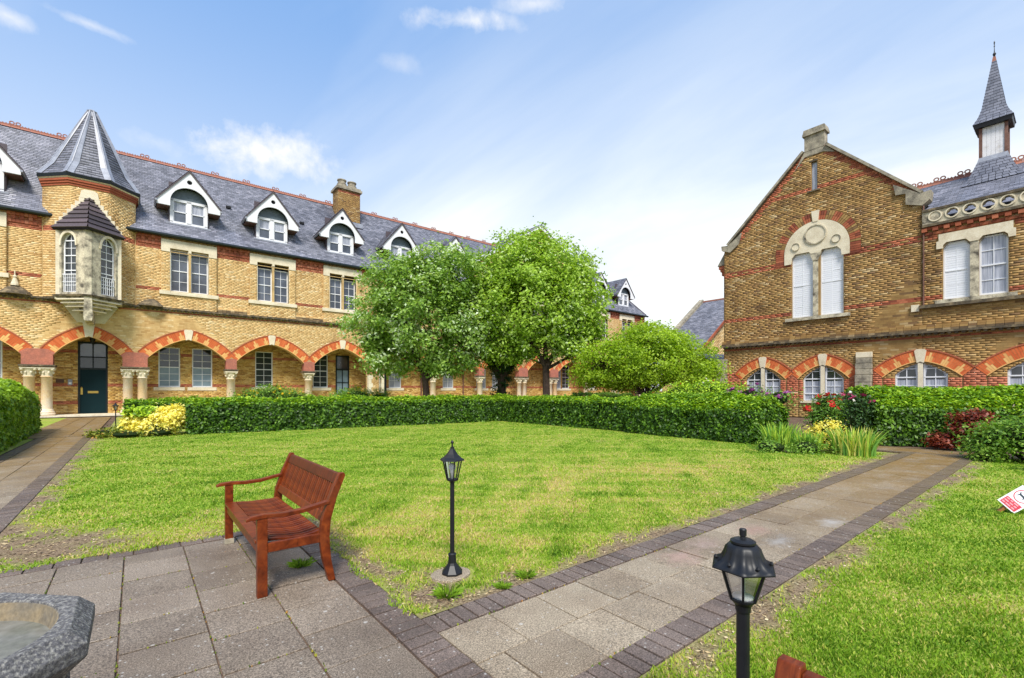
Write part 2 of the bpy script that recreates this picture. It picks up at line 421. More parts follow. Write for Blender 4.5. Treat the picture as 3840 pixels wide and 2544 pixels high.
def mat_lawn():
    m, k, p, out = new_mat('lawn_turf')
    v = obj_vec(k)
    dry = k.n('ShaderNodeAttribute', attribute_name='dry').outputs['Fac']
    bare = k.n('ShaderNodeAttribute', attribute_name='bare').outputs['Fac']
    n = k.noise(v, 22, 6, 0.75)
    n2 = k.noise(v, 3.0, 5, 0.65)
    gcol = k.ramp(n, [(0.3, (0.11, 0.19, 0.02)), (0.5, (0.22, 0.33, 0.03)), (0.7, (0.35, 0.43, 0.05))])
    dcol = k.ramp(n, [(0.3, (0.20, 0.18, 0.05)), (0.5, (0.36, 0.31, 0.10)), (0.7, (0.50, 0.42, 0.18))])
    col = k.mix(dry, gcol, dcol)
    soil = k.ramp(k.noise(v, 55, 6, 0.8), [(0.36, (0.06, 0.04, 0.028)), (0.5, (0.20, 0.14, 0.09)), (0.62, (0.36, 0.28, 0.18))])
    col = k.mix(bare, col, soil)
    k.l(col, p.inputs['Base Color'])
    p.inputs['Roughness'].default_value = 0.95
    p.inputs['Specular IOR Level'].default_value = 0.1
    set_bump(k, p, n, 0.6, 0.02)
    return m


M['lawn'] = mat_lawn()

# ------------------------------------------------------------------ mesh helpers


class MB:
    def __init__(self):
        self.v = []; self.f = []; self.m = []; self.r = []

    def add(self, vs, fs, m=0, r=0.5):
        o = len(self.v)
        self.v += [tuple(p) for p in vs]
        for f in fs:
            self.f.append(tuple(i + o for i in f)); self.m.append(m); self.r.append(r)

    def box(self, x0, x1, y0, y1, z0, z1, m=0, r=0.5):
        self.add([(x0, y0, z0), (x1, y0, z0), (x1, y1, z0), (x0, y1, z0), (x0, y0, z1), (x1, y0, z1), (x1, y1, z1), (x0, y1, z1)],
                 [(0, 3, 2, 1), (4, 5, 6, 7), (0, 1, 5, 4), (1, 2, 6, 5), (2, 3, 7, 6), (3, 0, 4, 7)], m, r)

    def prism(self, poly, y0, y1, m=0, r=0.5):
        """poly: list of (x,z); extruded along y"""
        n = len(poly)
        vs = [(x, y0, z) for x, z in poly] + [(x, y1, z) for x, z in poly]
        tris = geometry.tessellate_polygon([[Vector((x, z, 0)) for x, z in poly]])
        fs = [tuple(t) for t in tris] + [tuple(n + i for i in reversed(t)) for t in tris]
        fs += [(i, (i + 1) % n, n + (i + 1) % n, n + i) for i in range(n)]
        self.add(vs, fs, m, r)

    def panel(self, outer, holes, y0, depth, m=0, mr=None, sides=0.0):
        """vertical wall sheet at y0 facing -y with holes whose reveals run inward by depth"""
        loops = [outer] + holes
        pts = [p for l in loops for p in l]
        tris = geometry.tessellate_polygon([[Vector((x, z, 0)) for x, z in l] for l in loops])
        self.add([(x, y0, z) for x, z in pts], [tuple(t) for t in tris], m)
        for l in holes:
            n = len(l)
            self.add([(x, y0, z) for x, z in l] + [(x, y0 + depth, z) for x, z in l],
                     [(i, (i + 1) % n, n + (i + 1) % n, n + i) for i in range(n)], m if mr is None else mr)
        if sides:
            l = outer; n = len(l)
            self.add([(x, y0, z) for x, z in l] + [(x, y0 + sides, z) for x, z in l],
                     [(i, (i + 1) % n, n + (i + 1) % n, n + i) for i in range(n)], m)

    def strip(self, ring_a, ring_b, y0, y1, m=0, r=0.5, closed=False):
        """solid band between two equal-length polylines in xz"""
        n = len(ring_a)
        vs = [(x, y0, z) for x, z in ring_a] + [(x, y0, z) for x, z in ring_b] + [(x, y1, z) for x, z in ring_a] + [(x, y1, z) for x, z in ring_b]
        fs = []
        rngi = range(n if closed else n - 1)
        for i in rngi:
            j = (i + 1) % n
            fs += [(i, j, n + j, n + i), (2 * n + i, 3 * n + i, 3 * n + j, 2 * n + j), (i, 2 * n + i, 2 * n + j, j), (n + i, n + j, 3 * n + j, 3 * n + i)]
        if not closed:
            fs += [(0, n, 3 * n, 2 * n), (n - 1, 3 * n - 1, 4 * n - 1, 2 * n - 1)]
        self.add(vs, fs, m, r)

    def lathe(self, prof, c=(0, 0, 0), n=16, m=0, r=0.5, rot=0.0, sx=1, sy=1):
        vs = []; fs = []
        for (rad, z) in prof:
            for i in range(n):
                a = rot + 2 * PI * i / n
                vs.append((c[0] + rad * math.cos(a) * sx, c[1] + rad * math.sin(a) * sy, c[2] + z))
        for j in range(len(prof) - 1):
            for i in range(n):
                k = (i + 1) % n
                fs.append((j * n + i, j * n + k, (j + 1) * n + k, (j + 1) * n + i))
        fs.append(tuple(reversed(range(n))))
        fs.append(tuple((len(prof) - 1) * n + i for i in range(n)))
        self.add(vs, fs, m, r)

    def tube(self, pts, rads, n=8, m=0, r=0.5):
        pts = [Vector(p) for p in pts]
        vs = []; fs = []
        up = Vector((0.13, 0.21, 1)).normalized()
        for i, p in enumerate(pts):
            d = (pts[min(i + 1, len(pts) - 1)] - pts[max(i - 1, 0)]).normalized()
            a = d.cross(up)
            if a.length < 0.05:
                a = d.cross(Vector((1, 0, 0)))
            a.normalize(); b = d.cross(a)
            rr = rads[i] if isinstance(rads, (list, tuple)) else rads
            for q in range(n):
                t = 2 * PI * q / n
                vs.append(p + a * (math.cos(t) * rr) + b * (math.sin(t) * rr))
        for j in range(len(pts) - 1):
            for q in range(n):
                k = (q + 1) % n
                fs.append((j * n + q, j * n + k, (j + 1) * n + k, (j + 1) * n + q))
        fs.append(tuple(reversed(range(n)))); fs.append(tuple((len(pts) - 1) * n + q for q in range(n)))
        self.add(vs, fs, m, r)

    def bar(self, p0, p1, w, h, m=0, r=0.5):
        """square bar between two points, w across (horizontal), h tall"""
        p0 = Vector(p0); p1 = Vector(p1)
        d = (p1 - p0).normalized()
        a = d.cross(Vector((0, 0, 1)))
        if a.length < 1e-3:
            a = Vector((1, 0, 0))
        a.normalize(); b = a.cross(d)
        vs = [p + a * sx * w / 2 + b * sy * h / 2 for p in (p0, p1) for sx, sy in ((-1, -1), (1, -1), (1, 1), (-1, 1))]
        self.add(vs, [(0, 1, 2, 3), (7, 6, 5, 4), (0, 4, 5, 1), (1, 5, 6, 2), (2, 6, 7, 3), (3, 7, 4, 0)], m, r)

    def mesh(self, name, mats):
        me = bpy.data.meshes.new(name)
        me.from_pydata(self.v, [], self.f)
        for mm in mats:
            me.materials.append(M[mm])
        me.polygons.foreach_set('material_index', self.m)
        a = me.attributes.new('rnd', 'FLOAT', 'FACE')
        a.data.foreach_set('value', self.r)
        me.update()
        return me


def fix_normals(me):
    import bmesh
    bm = bmesh.new(); bm.from_mesh(me)
    bmesh.ops.recalc_face_normals(bm, faces=bm.faces)
    bm.to_mesh(me); bm.free()


def ob(name, me, parent=None, loc=None, rot=None, smooth=False, bevel=0, **props):
    o = bpy.data.objects.new(name, me)
    COL.objects.link(o)
    if parent is not None:
        o.parent = parent
    if loc is not None:
        o.location = loc
    if rot is not None:
        o.rotation_euler = rot
    if smooth and me is not None:
        me.polygons.foreach_set('use_smooth', [True] * len(me.polygons))
    if bevel:
        b = o.modifiers.new('bevel', 'BEVEL'); b.width = bevel; b.segments = 2; b.limit_method = 'ANGLE'
    for k, v in props.items():
        o[k] = v
    return o


def mk(name, mb, mats, parent=None, fix=True, **kw):
    if isinstance(mats, str):
        mats = [mats]
    me = mb.mesh(name, mats)
    if fix:
        fix_normals(me)
    return ob(name, me, parent, **kw)


def thing(name, label, cat, loc=(0, 0, 0), rz=0.0, group=None):
    o = ob(name, None, None, loc, (0, 0, rz))
    o['label'] = label; o['category'] = cat
    if group:
        o['group'] = group
    return o


def npmesh(name, V, F, mats, rnd=None, extra=None, smooth=False):
    me = bpy.data.meshes.new(name)
    n, k = F.shape
    me.vertices.add(len(V)); me.vertices.foreach_set('co', np.ascontiguousarray(V, dtype=np.float32).ravel())
    me.loops.add(n * k); me.loops.foreach_set('vertex_index', np.ascontiguousarray(F, dtype=np.int32).ravel())
    me.polygons.add(n); me.polygons.foreach_set('loop_start', np.arange(0, n * k, k, dtype=np.int32))
    if rnd is not None:
        a = me.attributes.new('rnd', 'FLOAT', 'FACE'); a.data.foreach_set('value', np.ascontiguousarray(rnd, dtype=np.float32))
    for nm, arr in (extra or {}).items():
        a = me.attributes.new(nm, 'FLOAT', 'POINT'); a.data.foreach_set('value', np.ascontiguousarray(arr, dtype=np.float32))
    for mm in ([mats] if isinstance(mats, str) else mats):
        me.materials.append(M[mm])
    me.update(calc_edges=True)
    if smooth:
        me.polygons.foreach_set('use_smooth', np.ones(n, dtype=bool))
    return me


def vnoise(p, s, seed=0):
    """smooth pseudo-noise in [-1,1] for arrays of 2-D/3-D points"""
    q = p * s + seed * 7.31
    x, y = q[..., 0], q[..., 1]
    z = q[..., 2] if q.shape[-1] > 2 else 0 * x
    r = np.sin(1.7 * x + 1.9 * np.sin(1.3 * y + 0.7 * z) + seed) + np.sin(1.9 * y + 1.7 * np.sin(1.1 * z - 0.9 * x) + 2.3 * seed) + np.sin(1.5 * z + 1.3 * np.sin(2.1 * x + 1.7 * y) + 1)
    r2 = np.sin(4.1 * x + 2.1 * np.sin(3.3 * y)) + np.sin(4.7 * y + 1.9 * np.sin(3.9 * x + 2.9 * z))
    return (r / 3) * 0.72 + (r2 / 2) * 0.28


# ---- laying bricks and slates course by course ------------------------------------------
def span(poly, z):
    xs = []
    n = len(poly)
    for i in range(n):
        (x0, z0), (x1, z1) = poly[i], poly[(i + 1) % n]
        if (z0 <= z) != (z1 <= z):
            xs.append(x0 + (z - z0) / (z1 - z0) * (x1 - x0))
    return (min(xs), max(xs)) if xs else None


_rb = random.Random(5)


def courses(outer, holes, ch, bl, joint, z0=None, stagger=0.5, jit=0.0, minw=0.03, bond=True):
    zs = [p[1] for p in outer]
    zlo = min(zs) if z0 is None else z0
    row = 0; z = zlo; out = []
    while z + ch * 0.55 < max(zs):
        zc = z + ch / 2
        sp = span(outer, zc)
        if sp:
            iv = [sp]
            for h in holes:
                hs = span(h, zc)
                if hs:
                    nv = []
                    for a, b in iv:
                        if hs[1] <= a or hs[0] >= b:
                            nv.append((a, b))
                        else:
                            if hs[0] > a: nv.append((a, hs[0]))
                            if hs[1] < b: nv.append((hs[1], b))
                    iv = nv
            per = bl
            off = (bl * 0.5 * (row % 2) + _rb.uniform(-0.14, 0.14) * bl) if bond else bl * stagger * (row % 2)
            for a, b in iv:
                x = math.floor((a - off) / per) * per + off
                long_ = True
                while x < b:
                    w = bl
                    xa, xb = max(a, x), min(b, x + w)
                    if xb - xa > minw + joint:
                        full = (xb - xa) > bl - 1e-4
                        jv = joint * (0.22 if bond else 0.5)
                        out.append((xa + jv, xb - jv, z + joint / 2, z + ch - joint / 2, row, full))
                    x += w; long_ = not long_
        row += 1; z += ch
    return out


def brick_mesh(name, rects, y, proud, mats, classify, parent, nparts=0, cam_local=None, partname='brick', kindname=None, ybot=None):
    """front-facing bricks; the nparts largest in view become single objects, the rest one stuff mesh"""
    rects = [r for r in rects]
    singles = []
    if nparts and cam_local is not None:
        full = [i for i, r in enumerate(rects) if r[5]]
        full.sort(key=lambda i: (rects[i][0] - cam_local[0]) ** 2 + (rects[i][2] - cam_local[2]) ** 2 + cam_local[1] ** 2)
        pick = set(full[:nparts])
        singles = [rects[i] for i in pick]
        rects = [r for i, r in enumerate(rects) if i not in pick]
    R = np.array([r[:4] for r in rects])
    n = len(R)
    yy = y - proud * (0.55 + 0.6 * rng.random(n))
    yb = np.full(n, y + 0.004)
    V = np.zeros((n, 8, 3))
    for k, (xi, yi, zi) in enumerate([(0, 0, 2), (1, 0, 2), (1, 0, 3), (0, 0, 3), (0, 1, 2), (1, 1, 2), (1, 1, 3), (0, 1, 3)]):
        V[:, k, 0] = R[:, xi]; V[:, k, 2] = R[:, zi]; V[:, k, 1] = yy if yi == 0 else yb
    F = np.array([(0, 1, 2, 3), (0, 4, 5, 1), (3, 2, 6, 7), (1, 5, 6, 2), (0, 3, 7, 4)])
    FF = (F[None] + 8 * np.arange(n)[:, None, None]).reshape(-1, 4)
    mi, rv = classify(R, n)
    me = npmesh(kindname or name, V.reshape(-1, 3), FF, mats, np.repeat(rv, 5))
    me.polygons.foreach_set('material_index', np.repeat(mi, 5).astype(np.int32))
    ob(kindname or name, me, parent, kind='stuff')
    if singles:
        R2 = np.array([r[:4] for r in singles]); mi2, rv2 = classify(R2, len(R2))
        w = R2[0, 1] - R2[0, 0]; h = R2[0, 3] - R2[0, 2]
        cache = {}
        for i in range(len(R2)):
            key = (int(mi2[i]), int(rv2[i] * 9.99))
            if key not in cache:
                b = MB(); b.box(0, w, -proud, 0.004, 0, h, 0, (key[1] + 0.5) / 10)
                cache[key] = b.mesh(partname, [mats[key[0]]])
            ob(partname, cache[key], parent, loc=(R2[i, 0], y + random.uniform(-0.002, 0.003), R2[i, 2]))


def slope_tiles(poly, holes, org, along, up, ch, bl, parent, mats='slate', thick=0.02, nparts=0, key=None, partname='slate', kindname='slate_courses', joint=0.012):
    """slates on a slope: poly in (a,b) coordinates, a along the eave and b up the slope"""
    org = Vector(org); al = Vector(along).normalized(); upv = Vector(up).normalized(); nrm = al.cross(upv).normalized()
    if nrm.z < 0:
        nrm = -nrm
    rects = courses(poly, holes, ch, bl, joint, minw=0.02, bond=False)
    idx = list(range(len(rects)))
    singles = []
    if nparts:
        full = [i for i in idx if rects[i][5]]
        full.sort(key=lambda i: key(org + al * rects[i][0] + upv * rects[i][2]))
        pk = set(full[:nparts]); singles = [rects[i] for i in pk]; rects = [rects[i] for i in idx if i not in pk]
    R = np.array([r[:4] for r in rects]); n = len(R)
    o = np.array(org); A = np.array(al); B = np.array(upv); N = np.array(nrm)
    t = thick * (0.7 + 0.6 * rng.random(n))
    ov = ch * 0.12
    def P(a, b, h): return o + a[:, None] * A + b[:, None] * B + h[:, None] * N
    z0 = np.zeros(n)
    V = np.stack([P(R[:, 0], R[:, 2] - ov * 0, t + 0.004), P(R[:, 1], R[:, 2], t + 0.004), P(R[:, 1], R[:, 3] + ov, z0 + 0.006), P(R[:, 0], R[:, 3] + ov, z0 + 0.006), P(R[:, 0], R[:, 2], z0), P(R[:, 1], R[:, 2], z0)], 1)
    F = np.array([(0, 1, 2, 3), (4, 5, 1, 0)])
    FF = (F[None] + 6 * np.arange(n)[:, None, None]).reshape(-1, 4)
    rv = rng.random(n)
    me = npmesh(kindname, V.reshape(-1, 3), FF, mats, np.repeat(rv, 2))
    ob(kindname, me, parent, kind='stuff')
    if singles:
        r0 = singles[0]; w = r0[1] - r0[0]; h = r0[3] - r0[2] + ov
        cache = []
        for q in range(10):
            b = MB()
            b.add([(0, 0, 0), (w, 0, 0), (w, h, 0), (0, h, 0), (0, 0, thick), (w, 0, thick), (w, h, 0.006), (0, h, 0.006)],
                  [(4, 5, 6, 7), (0, 1, 5, 4), (0, 4, 7, 3), (1, 2, 6, 5), (0, 3, 2, 1)], 0, (q + .5) / 10)
            cache.append(b.mesh(partname, [mats]))
        rot = Matrix((al, upv, nrm)).transposed()
        for r in singles:
            so = ob(partname, random.choice(cache), parent)
            so.matrix_local = Matrix.Translation(org + al * r[0] + upv * r[2]) @ rot.to_4x4()


def circ(cx, cz, r, n=24, a0=0, a1=2 * PI, closed=True):
    m = n if closed else n + 1
    return [(cx + r * math.cos(a0 + (a1 - a0) * i / n), cz + r * math.sin(a0 + (a1 - a0) * i / n)) for i in range(m)]


def rect(x0, x1, z0, z1):
    return [(x0, z0), (x1, z0), (x1, z1), (x0, z1)]


def arc_pts(cx, zs, w, r, th=0.0, n=14, phi=math.radians(18)):
    """two-centred arch from left spring over the crown to right spring; th offsets outward"""
    ch = math.hypot(w, r); al = math.atan2(r, w); Rr = ch / (2 * math.sin(phi))
    a_c = al - phi; a_s = al + phi
    cxr = 0 - Rr * math.sin(a_c); czr = r - Rr * math.cos(a_c)
    half = []
    for i in range(n + 1):
        a = a_s + (a_c - a_s) * i / n
        half.append((cxr + (Rr + th) * math.sin(a), czr + (Rr + th) * math.cos(a)))
    right = [(cx + x, zs + z) for x, z in half]            # right spring -> crown
    left = [(cx - x, zs + z) for x, z in half]             # left spring -> crown
    return left, right


def arch_outline(cx, zs, w, r, th=0.0, n=14):
    l, rr = arc_pts(cx, zs, w, r, th, n)
    if th > 0:
        l = [p for p in l if p[0] <= cx]; rr = [p for p in rr if p[0] >= cx]
    return l + list(reversed(rr))[1 if th == 0 else 0:]


CAM = Vector((0, 0, EYE))


# ================================================================== GROUND
def lawn_dry(P):
    a = vnoise(P, 0.45, 1); b = vnoise(P, 1.3, 2); c = vnoise(P, 4.2, 7)
    d = np.clip(0.30 + 0.42 * a + 0.34 * b + 0.30 * c, 0, 1)
    # worn, straw-coloured middle of the big lawn
    m = np.exp(-(((P[:, 0] - 7.0) / 5.0) ** 2 + ((P[:, 1] - 5.0) / 2.6) ** 2)) + 0.8 * np.exp(-(((P[:, 0] - 3.4) / 1.6) ** 2 + ((P[:, 1] - 4.4) / 1.3) ** 2))
    return np.clip(d * 0.72 + 0.50 * m * (0.5 + 0.7 * b + 0.6 * c), 0, 1)


def lawn_bare(P):
    x, y = P[:, 0], P[:, 1]
    n = 0.5 * vnoise(P, 1.9, 3) + 0.5 * vnoise(P, 5.3, 4)
    e1 = np.clip(1 - np.abs(y - 2.86) / 0.34, 0, 1) * (x > 1.4) * (x < 15)
    e2 = np.clip(1 - np.abs(y - 1.44) / 0.28, 0, 1) * (y < 1.6)
    e3 = np.clip(1 - np.abs(x + 1.1) / 0.38, 0, 1) * (y > 5.6)
    e4 = np.clip(1 - np.hypot(x + 0.75, (y - 6.5) * 0.8) / 1.0, 0, 1) * 1.25
    e5 = np.clip(1 - np.hypot((x - 1.75), (y - 3.1)) / 0.6, 0, 1) * 1.3
    e6 = np.clip(1 - np.abs(x - 1.6) / 0.22, 0, 1) * (y > 2.8) * (y < 5.9) * 0.9
    e7 = np.clip(1 - np.abs(y - 5.98) / 0.2, 0, 1) * (x < 1.5) * 0.6
    e8 = np.clip(1 - np.hypot((x - 1.9), (y - 1.2)) / 0.7, 0, 1) * 1.2
    e = np.maximum.reduce([e1, e2, e3, e4, e5, e6, e7, e8])
    spot = np.clip(vnoise(P, 0.9, 6) * 1.2 - 0.72, 0, 1) * 0.8
    return np.clip(e * 1.2 + n * 1.15 - 0.34 + 0.35 * vnoise(P, 14.0, 8), 0, 1) * (e > 0.01) + spot * (e <= 0.01)


def sheet(name, x0, x1, y0, y1, z, mat, step=None, parent=None, **pr):
    nx = 2 if step is None else int((x1 - x0) / step) + 1
    ny = 2 if step is None else int((y1 - y0) / step) + 1
    X, Y = np.meshgrid(np.linspace(x0, x1, nx), np.linspace(y0, y1, ny))
    P = np.stack([X.ravel(), Y.ravel(), np.full(X.size, z)], 1)
    ex = None
    if mat == 'lawn':
        q = P[:, :2]
        ex = {'dry': lawn_dry(q), 'bare': lawn_bare(q)}
        P[:, 2] += 0.005 * vnoise(q, 2.3, 9) - 0.003
    i = np.arange(nx * ny).reshape(ny, nx)
    F = np.stack([i[:-1, :-1], i[:-1, 1:], i[1:, 1:], i[1:, :-1]], -1).reshape(-1, 4)
    me = npmesh(name, P, F, mat, None, ex)
    return ob(name, me, parent, **pr)


sheet('ground', -600, 900, -600, 900, -0.045, 'soil', kind='structure')
sheet('lawn', 1.5, 14.6, 2.83, 21.4, 0.0, 'lawn', 0.12, kind='structure')
sheet('lawn_corner', -1.14, 1.5, 5.84, 21.4, 0.0, 'lawn', 0.12, kind='structure')
sheet('lawn_strip', 1.5, 15.2, -9, 1.51, 0.0, 'lawn', 0.12, kind='structure')
sheet('verge', -14, -2.55, 5.9, 36.5, -0.012, 'lawn', 0.4, kind='structure')
sheet('far_lawn', -0.85, 29.5, 21.3, 36.3, -0.015, 'lawn', 0.4, kind='structure')
sheet('flower_bed', 15.9, 29.8, -9, 21.4, -0.02, 'soil', 0.5, kind='structure')

_slab_cache = {}


def slab_obj(name, w, h, t, mat, parent, x, y, z=0.0, bev=0.003):
    key = (name, round(w, 3), round(h, 3), mat, random.randrange(8))
    if key not in _slab_cache:
        b = MB(); r = (key[4] + 0.5) / 8
        e = bev
        vs = [(0, 0, -t), (w, 0, -t), (w, h, -t), (0, h, -t), (0, 0, -e), (w, 0, -e), (w, h, -e), (0, h, -e), (e, e, 0), (w - e, e, 0), (w - e, h - e, 0), (e, h - e, 0)]
        fs = [(8, 9, 10, 11)]
        for q in range(4):
            p = (q + 1) % 4
            fs += [(q, p, 4 + p, 4 + q), (4 + q, 4 + p, 8 + p, 8 + q)]
        b.add(vs, fs, 0, r)
        _slab_cache[key] = b.mesh(name, [mat])
    o = ob(name, _slab_cache[key], parent, loc=(x, y, z + random.uniform(-0.004, 0.004)))
    o.rotation_euler = (random.uniform(-.004, .004), random.uniform(-.004, .004), random.uniform(-.004, .004))
    return o


# ---- patio
patio = sheet('patio', -4.2, 1.49, -4.0, 5.83, -0.013, 'soil', kind='structure')
g = 0.010
cols = [1.265 - 0.4495 * i for i in range(12)]
for i in range(11):
    x1 = cols[i]; x0 = cols[i + 1]
    y = 5.64 - (0.0 if i % 2 else 0.3)
    first = True
    top = 5.64
    while top > -3.2:
        hgt = (0.3 if (first and i % 2 == 0) else 0.448)
        if i == 4 and not first: hgt = 0.448
        slab_obj('paving_slab', x1 - x0 - g, hgt - 0.015, 0.05, 'slab_p', patio, x0 + g / 2, top - hgt + 0.0075)
        top -= hgt; first = False
x = 1.265
while x > -4.2:                                   # row of setts along the lawn
    w = 0.183
    slab_obj('border_sett', w - 0.012, 0.17, 0.06, 'paver', patio, x - w + 0.006, 5.655, 0.004)
    x -= w
y = 5.82
while y > -4.0:                                   # brick edge of the patio
    slab_obj('border_brick', 0.220, 0.098, 0.06, 'paver', patio, 1.273, y - 0.104, 0.004)
    y -= 0.11
# ---- path to the right wing
path = sheet('garden_path', 1.495, 15.95, 1.515, 2.825, -0.0135, 'soil', kind='structure')
for row, (ya, off) in enumerate(((2.16, 0.0), (1.73, -0.235))):
    x = 1.50
    first = True
    while x < 15.2:
        w = 0.20 if (first and row == 1) else (0.40 if first else 0.437)
        if x < 12.5 or True:
            slab_obj('paving_slab', w - g, 0.437 - g, 0.05, 'slab', path, x + g / 2, ya + g / 2)
        x += w; first = False
cnt = 0
rest = MB()
for yb in (2.606, 1.517):
    x = 1.50 if yb > 2 else 1.50
    while x < 14.9:
        if x < 13.5:
            slab_obj('border_brick', 0.096, 0.211, 0.06, 'paver', path, x, yb, 0.005)
        else:
            rest.box(x, x + 0.1, yb, yb + 0.213, -0.05, 0.004, 0, random.random())
        x += 0.1085
mk('border_bricks', rest, 'paver', path, fix=False, kind='stuff')
# ---- cross path in front of the right-hand hedges
cross = sheet('cross_path', 14.95, 16.2, -4.0, 5.4, -0.028, 'soil', kind='structure')
y = -4.0
while y < 5.0:
    for x in (15.15, 15.6):
        slab_obj('paving_slab', 0.437, 0.437, 0.05, 'slab', cross, x, y)
    for x in (14.95, 16.05):
        for k in range(4):
            slab_obj('border_brick', 0.18, 0.1, 0.06, 'paver', cross, x, y + k * 0.111, 0.004)
    y += 0.446
# ---- path to the green door
lpath = sheet('door_path', -3.05, -1.14, 5.83, 36.2, -0.028, 'soil', kind='structure')
y = 5.9
while y < 21.2:
    for x in (-1.80, -2.245):
        slab_obj('paving_slab', 0.437, 0.437, 0.05, 'slab', lpath, x, y + (0 if x > -2 else -0.22) )
    y += 0.446
rest = MB()
y = 5.85
while y < 21.2:
    if y < 17:
        slab_obj('border_brick', 0.213, 0.100, 0.06, 'paver', lpath, -1.36, y, 0.005)
    else:
        rest.box(-1.36, -1.147, y, y + 0.1, -0.05, 0.005, 0, random.random())
    rest.box(-2.47, -2.257, y, y + 0.1, -0.05, 0.005, 0, random.random())
    y += 0.1085
x = -3.0
while x < -1.0:
    rest.box(x, x + 0.1, 21.28, 21.49, -0.05, 0.005, 0, random.random()); x += 0.1085
mk('border_bricks', rest, 'paver', lpath, fix=False, kind='stuff')
y = 21.52
while y < 35.9:
    for x in (-3.03, -2.39, -1.75):
        slab_obj('paving_slab', 0.62, 0.9, 0.05, 'slab', lpath, x, y)
    y += 0.912

# ---- lawn grass blades (thinner with distance from where the lawns are seen)


def on_turf(P):
    x, y = P[:, 0], P[:, 1]
    a = ((x > -1.12) & (y > 5.86) & (x < 14.3) & (y < 20.2)) | ((x > 1.53) & (y > 2.85) & (x < 14.3) & (y < 18.6))
    b = (x > 1.53) & (y < 1.49) & (x < 14.9) & (y > -8)
    # ragged grass creeping over the brick edges
    e = 0.05 + 0.07 * vnoise(P, 5.0, 11)
    c = ((x > 1.52 - e) & (y > 2.9) & (y < 5.8) & (x < 1.6)) | ((y > 5.83 - e) & (y < 5.9) & (x > -1.1) & (x < 1.5))
    return a | b | c


def make_grass():
    N = 720000
    phi = YAW + np.radians(rng.uniform(-56, 56, N))
    d = np.exp(rng.uniform(math.log(1.25), math.log(25), N))
    P = np.stack([d * np.cos(phi), d * np.sin(phi)], 1)
    ok = on_turf(P)
    P = P[ok]; d = d[ok]
    bare = lawn_bare(P); dry = lawn_dry(P)
    keep = rng.random(len(P)) > bare * 1.05 - 0.03
    keep &= np.hypot(P[:, 0] - 2.06, P[:, 1] - 3.33) > 0.17 + 0.05 * rng.random(len(P))
    keep &= np.hypot(P[:, 0] - 1.73, P[:, 1] - 0.784) > 0.09
    P = P[keep]; d = d[keep]; dry = dry[keep]; n = len(P)
    tuft = np.clip(0.5 + 0.9 * vnoise(P, 2.6, 5), 0.15, 1.3)
    h = (0.012 + 0.022 * rng.random(n)) * (0.6 + 0.55 * tuft)
    w = 0.0017 + 0.0008 * d
    az = rng.uniform(0, 2 * PI, n); lean = rng.uniform(0.1, 1.0, n) * h
    tw = rng.uniform(0, 2 * PI, n)
    bx = np.cos(tw) * w; by = np.sin(tw) * w
    z0 = np.full(n, 0.0)
    V = np.zeros((n, 4, 3))
    V[:, 0] = np.stack([P[:, 0] - bx, P[:, 1] - by, z0], 1)
    V[:, 1] = np.stack([P[:, 0] + bx, P[:, 1] + by, z0], 1)
    mx = P[:, 0] + np.cos(az) * lean * 0.35; my = P[:, 1] + np.sin(az) * lean * 0.35
    V[:, 2] = np.stack([mx + bx * 0.7, my + by * 0.7, h * 0.62], 1)
    V[:, 3] = np.stack([P[:, 0] + np.cos(az) * lean, P[:, 1] + np.sin(az) * lean, h], 1)
    F = np.arange(n * 4).reshape(n, 4)
    F = F[:, [0, 1, 2, 3]]
    rv = np.clip(0.14 + 0.55 * dry + 0.28 * (rng.random(n) - 0.5) + 0.45 * (rng.random(n) < 0.06 + 0.30 * dry) + 0.35 * bare[keep] - 0.28 * np.clip(tuft - 0.5, 0, 1), 0, 1)
    ob('grass', npmesh('grass', V.reshape(-1, 3), F, 'grass', rv), None, kind='stuff',
       label='short green and straw coloured grass growing over the lawns', category='grass')


make_grass()


def make_litter():
    N = 90000
    phi = YAW + np.radians(rng.uniform(-56, 56, N)); d = np.exp(rng.uniform(math.log(1.25), math.log(14), N))
    P = np.stack([d * np.cos(phi), d * np.sin(phi)], 1)
    ok = on_turf(P); P = P[ok]; d = d[ok]
    ok = rng.random(len(P)) < lawn_bare(P) * 0.9; P = P[ok]; d = d[ok]
    n = len(P); s = (0.006 + 0.010 * rng.random(n)) * (0.7 + 0.16 * d); a = rng.uniform(0, 2 * PI, n); w = s * rng.uniform(0.15, 0.5, n)
    dx, dy = np.cos(a), np.sin(a); z = 0.002 + 0.008 * rng.random((n, 4))
    V = np.zeros((n, 4, 3))
    for k, (u, v) in enumerate(((-1, 0), (0, -1), (1, 0), (0, 1))):
        V[:, k, 0] = P[:, 0] + u * s * dx - v * w * dy; V[:, k, 1] = P[:, 1] + u * s * dy + v * w * dx; V[:, k, 2] = z[:, k]
    ob('ground_litter', npmesh('ground_litter', V.reshape(-1, 3), np.arange(4 * n).reshape(n, 4), 'litter', rng.random(n)), None, kind='stuff',
       label='dead grass, crumbs of soil and leaf litter on the bare lawn edges', category='litter')


make_litter()


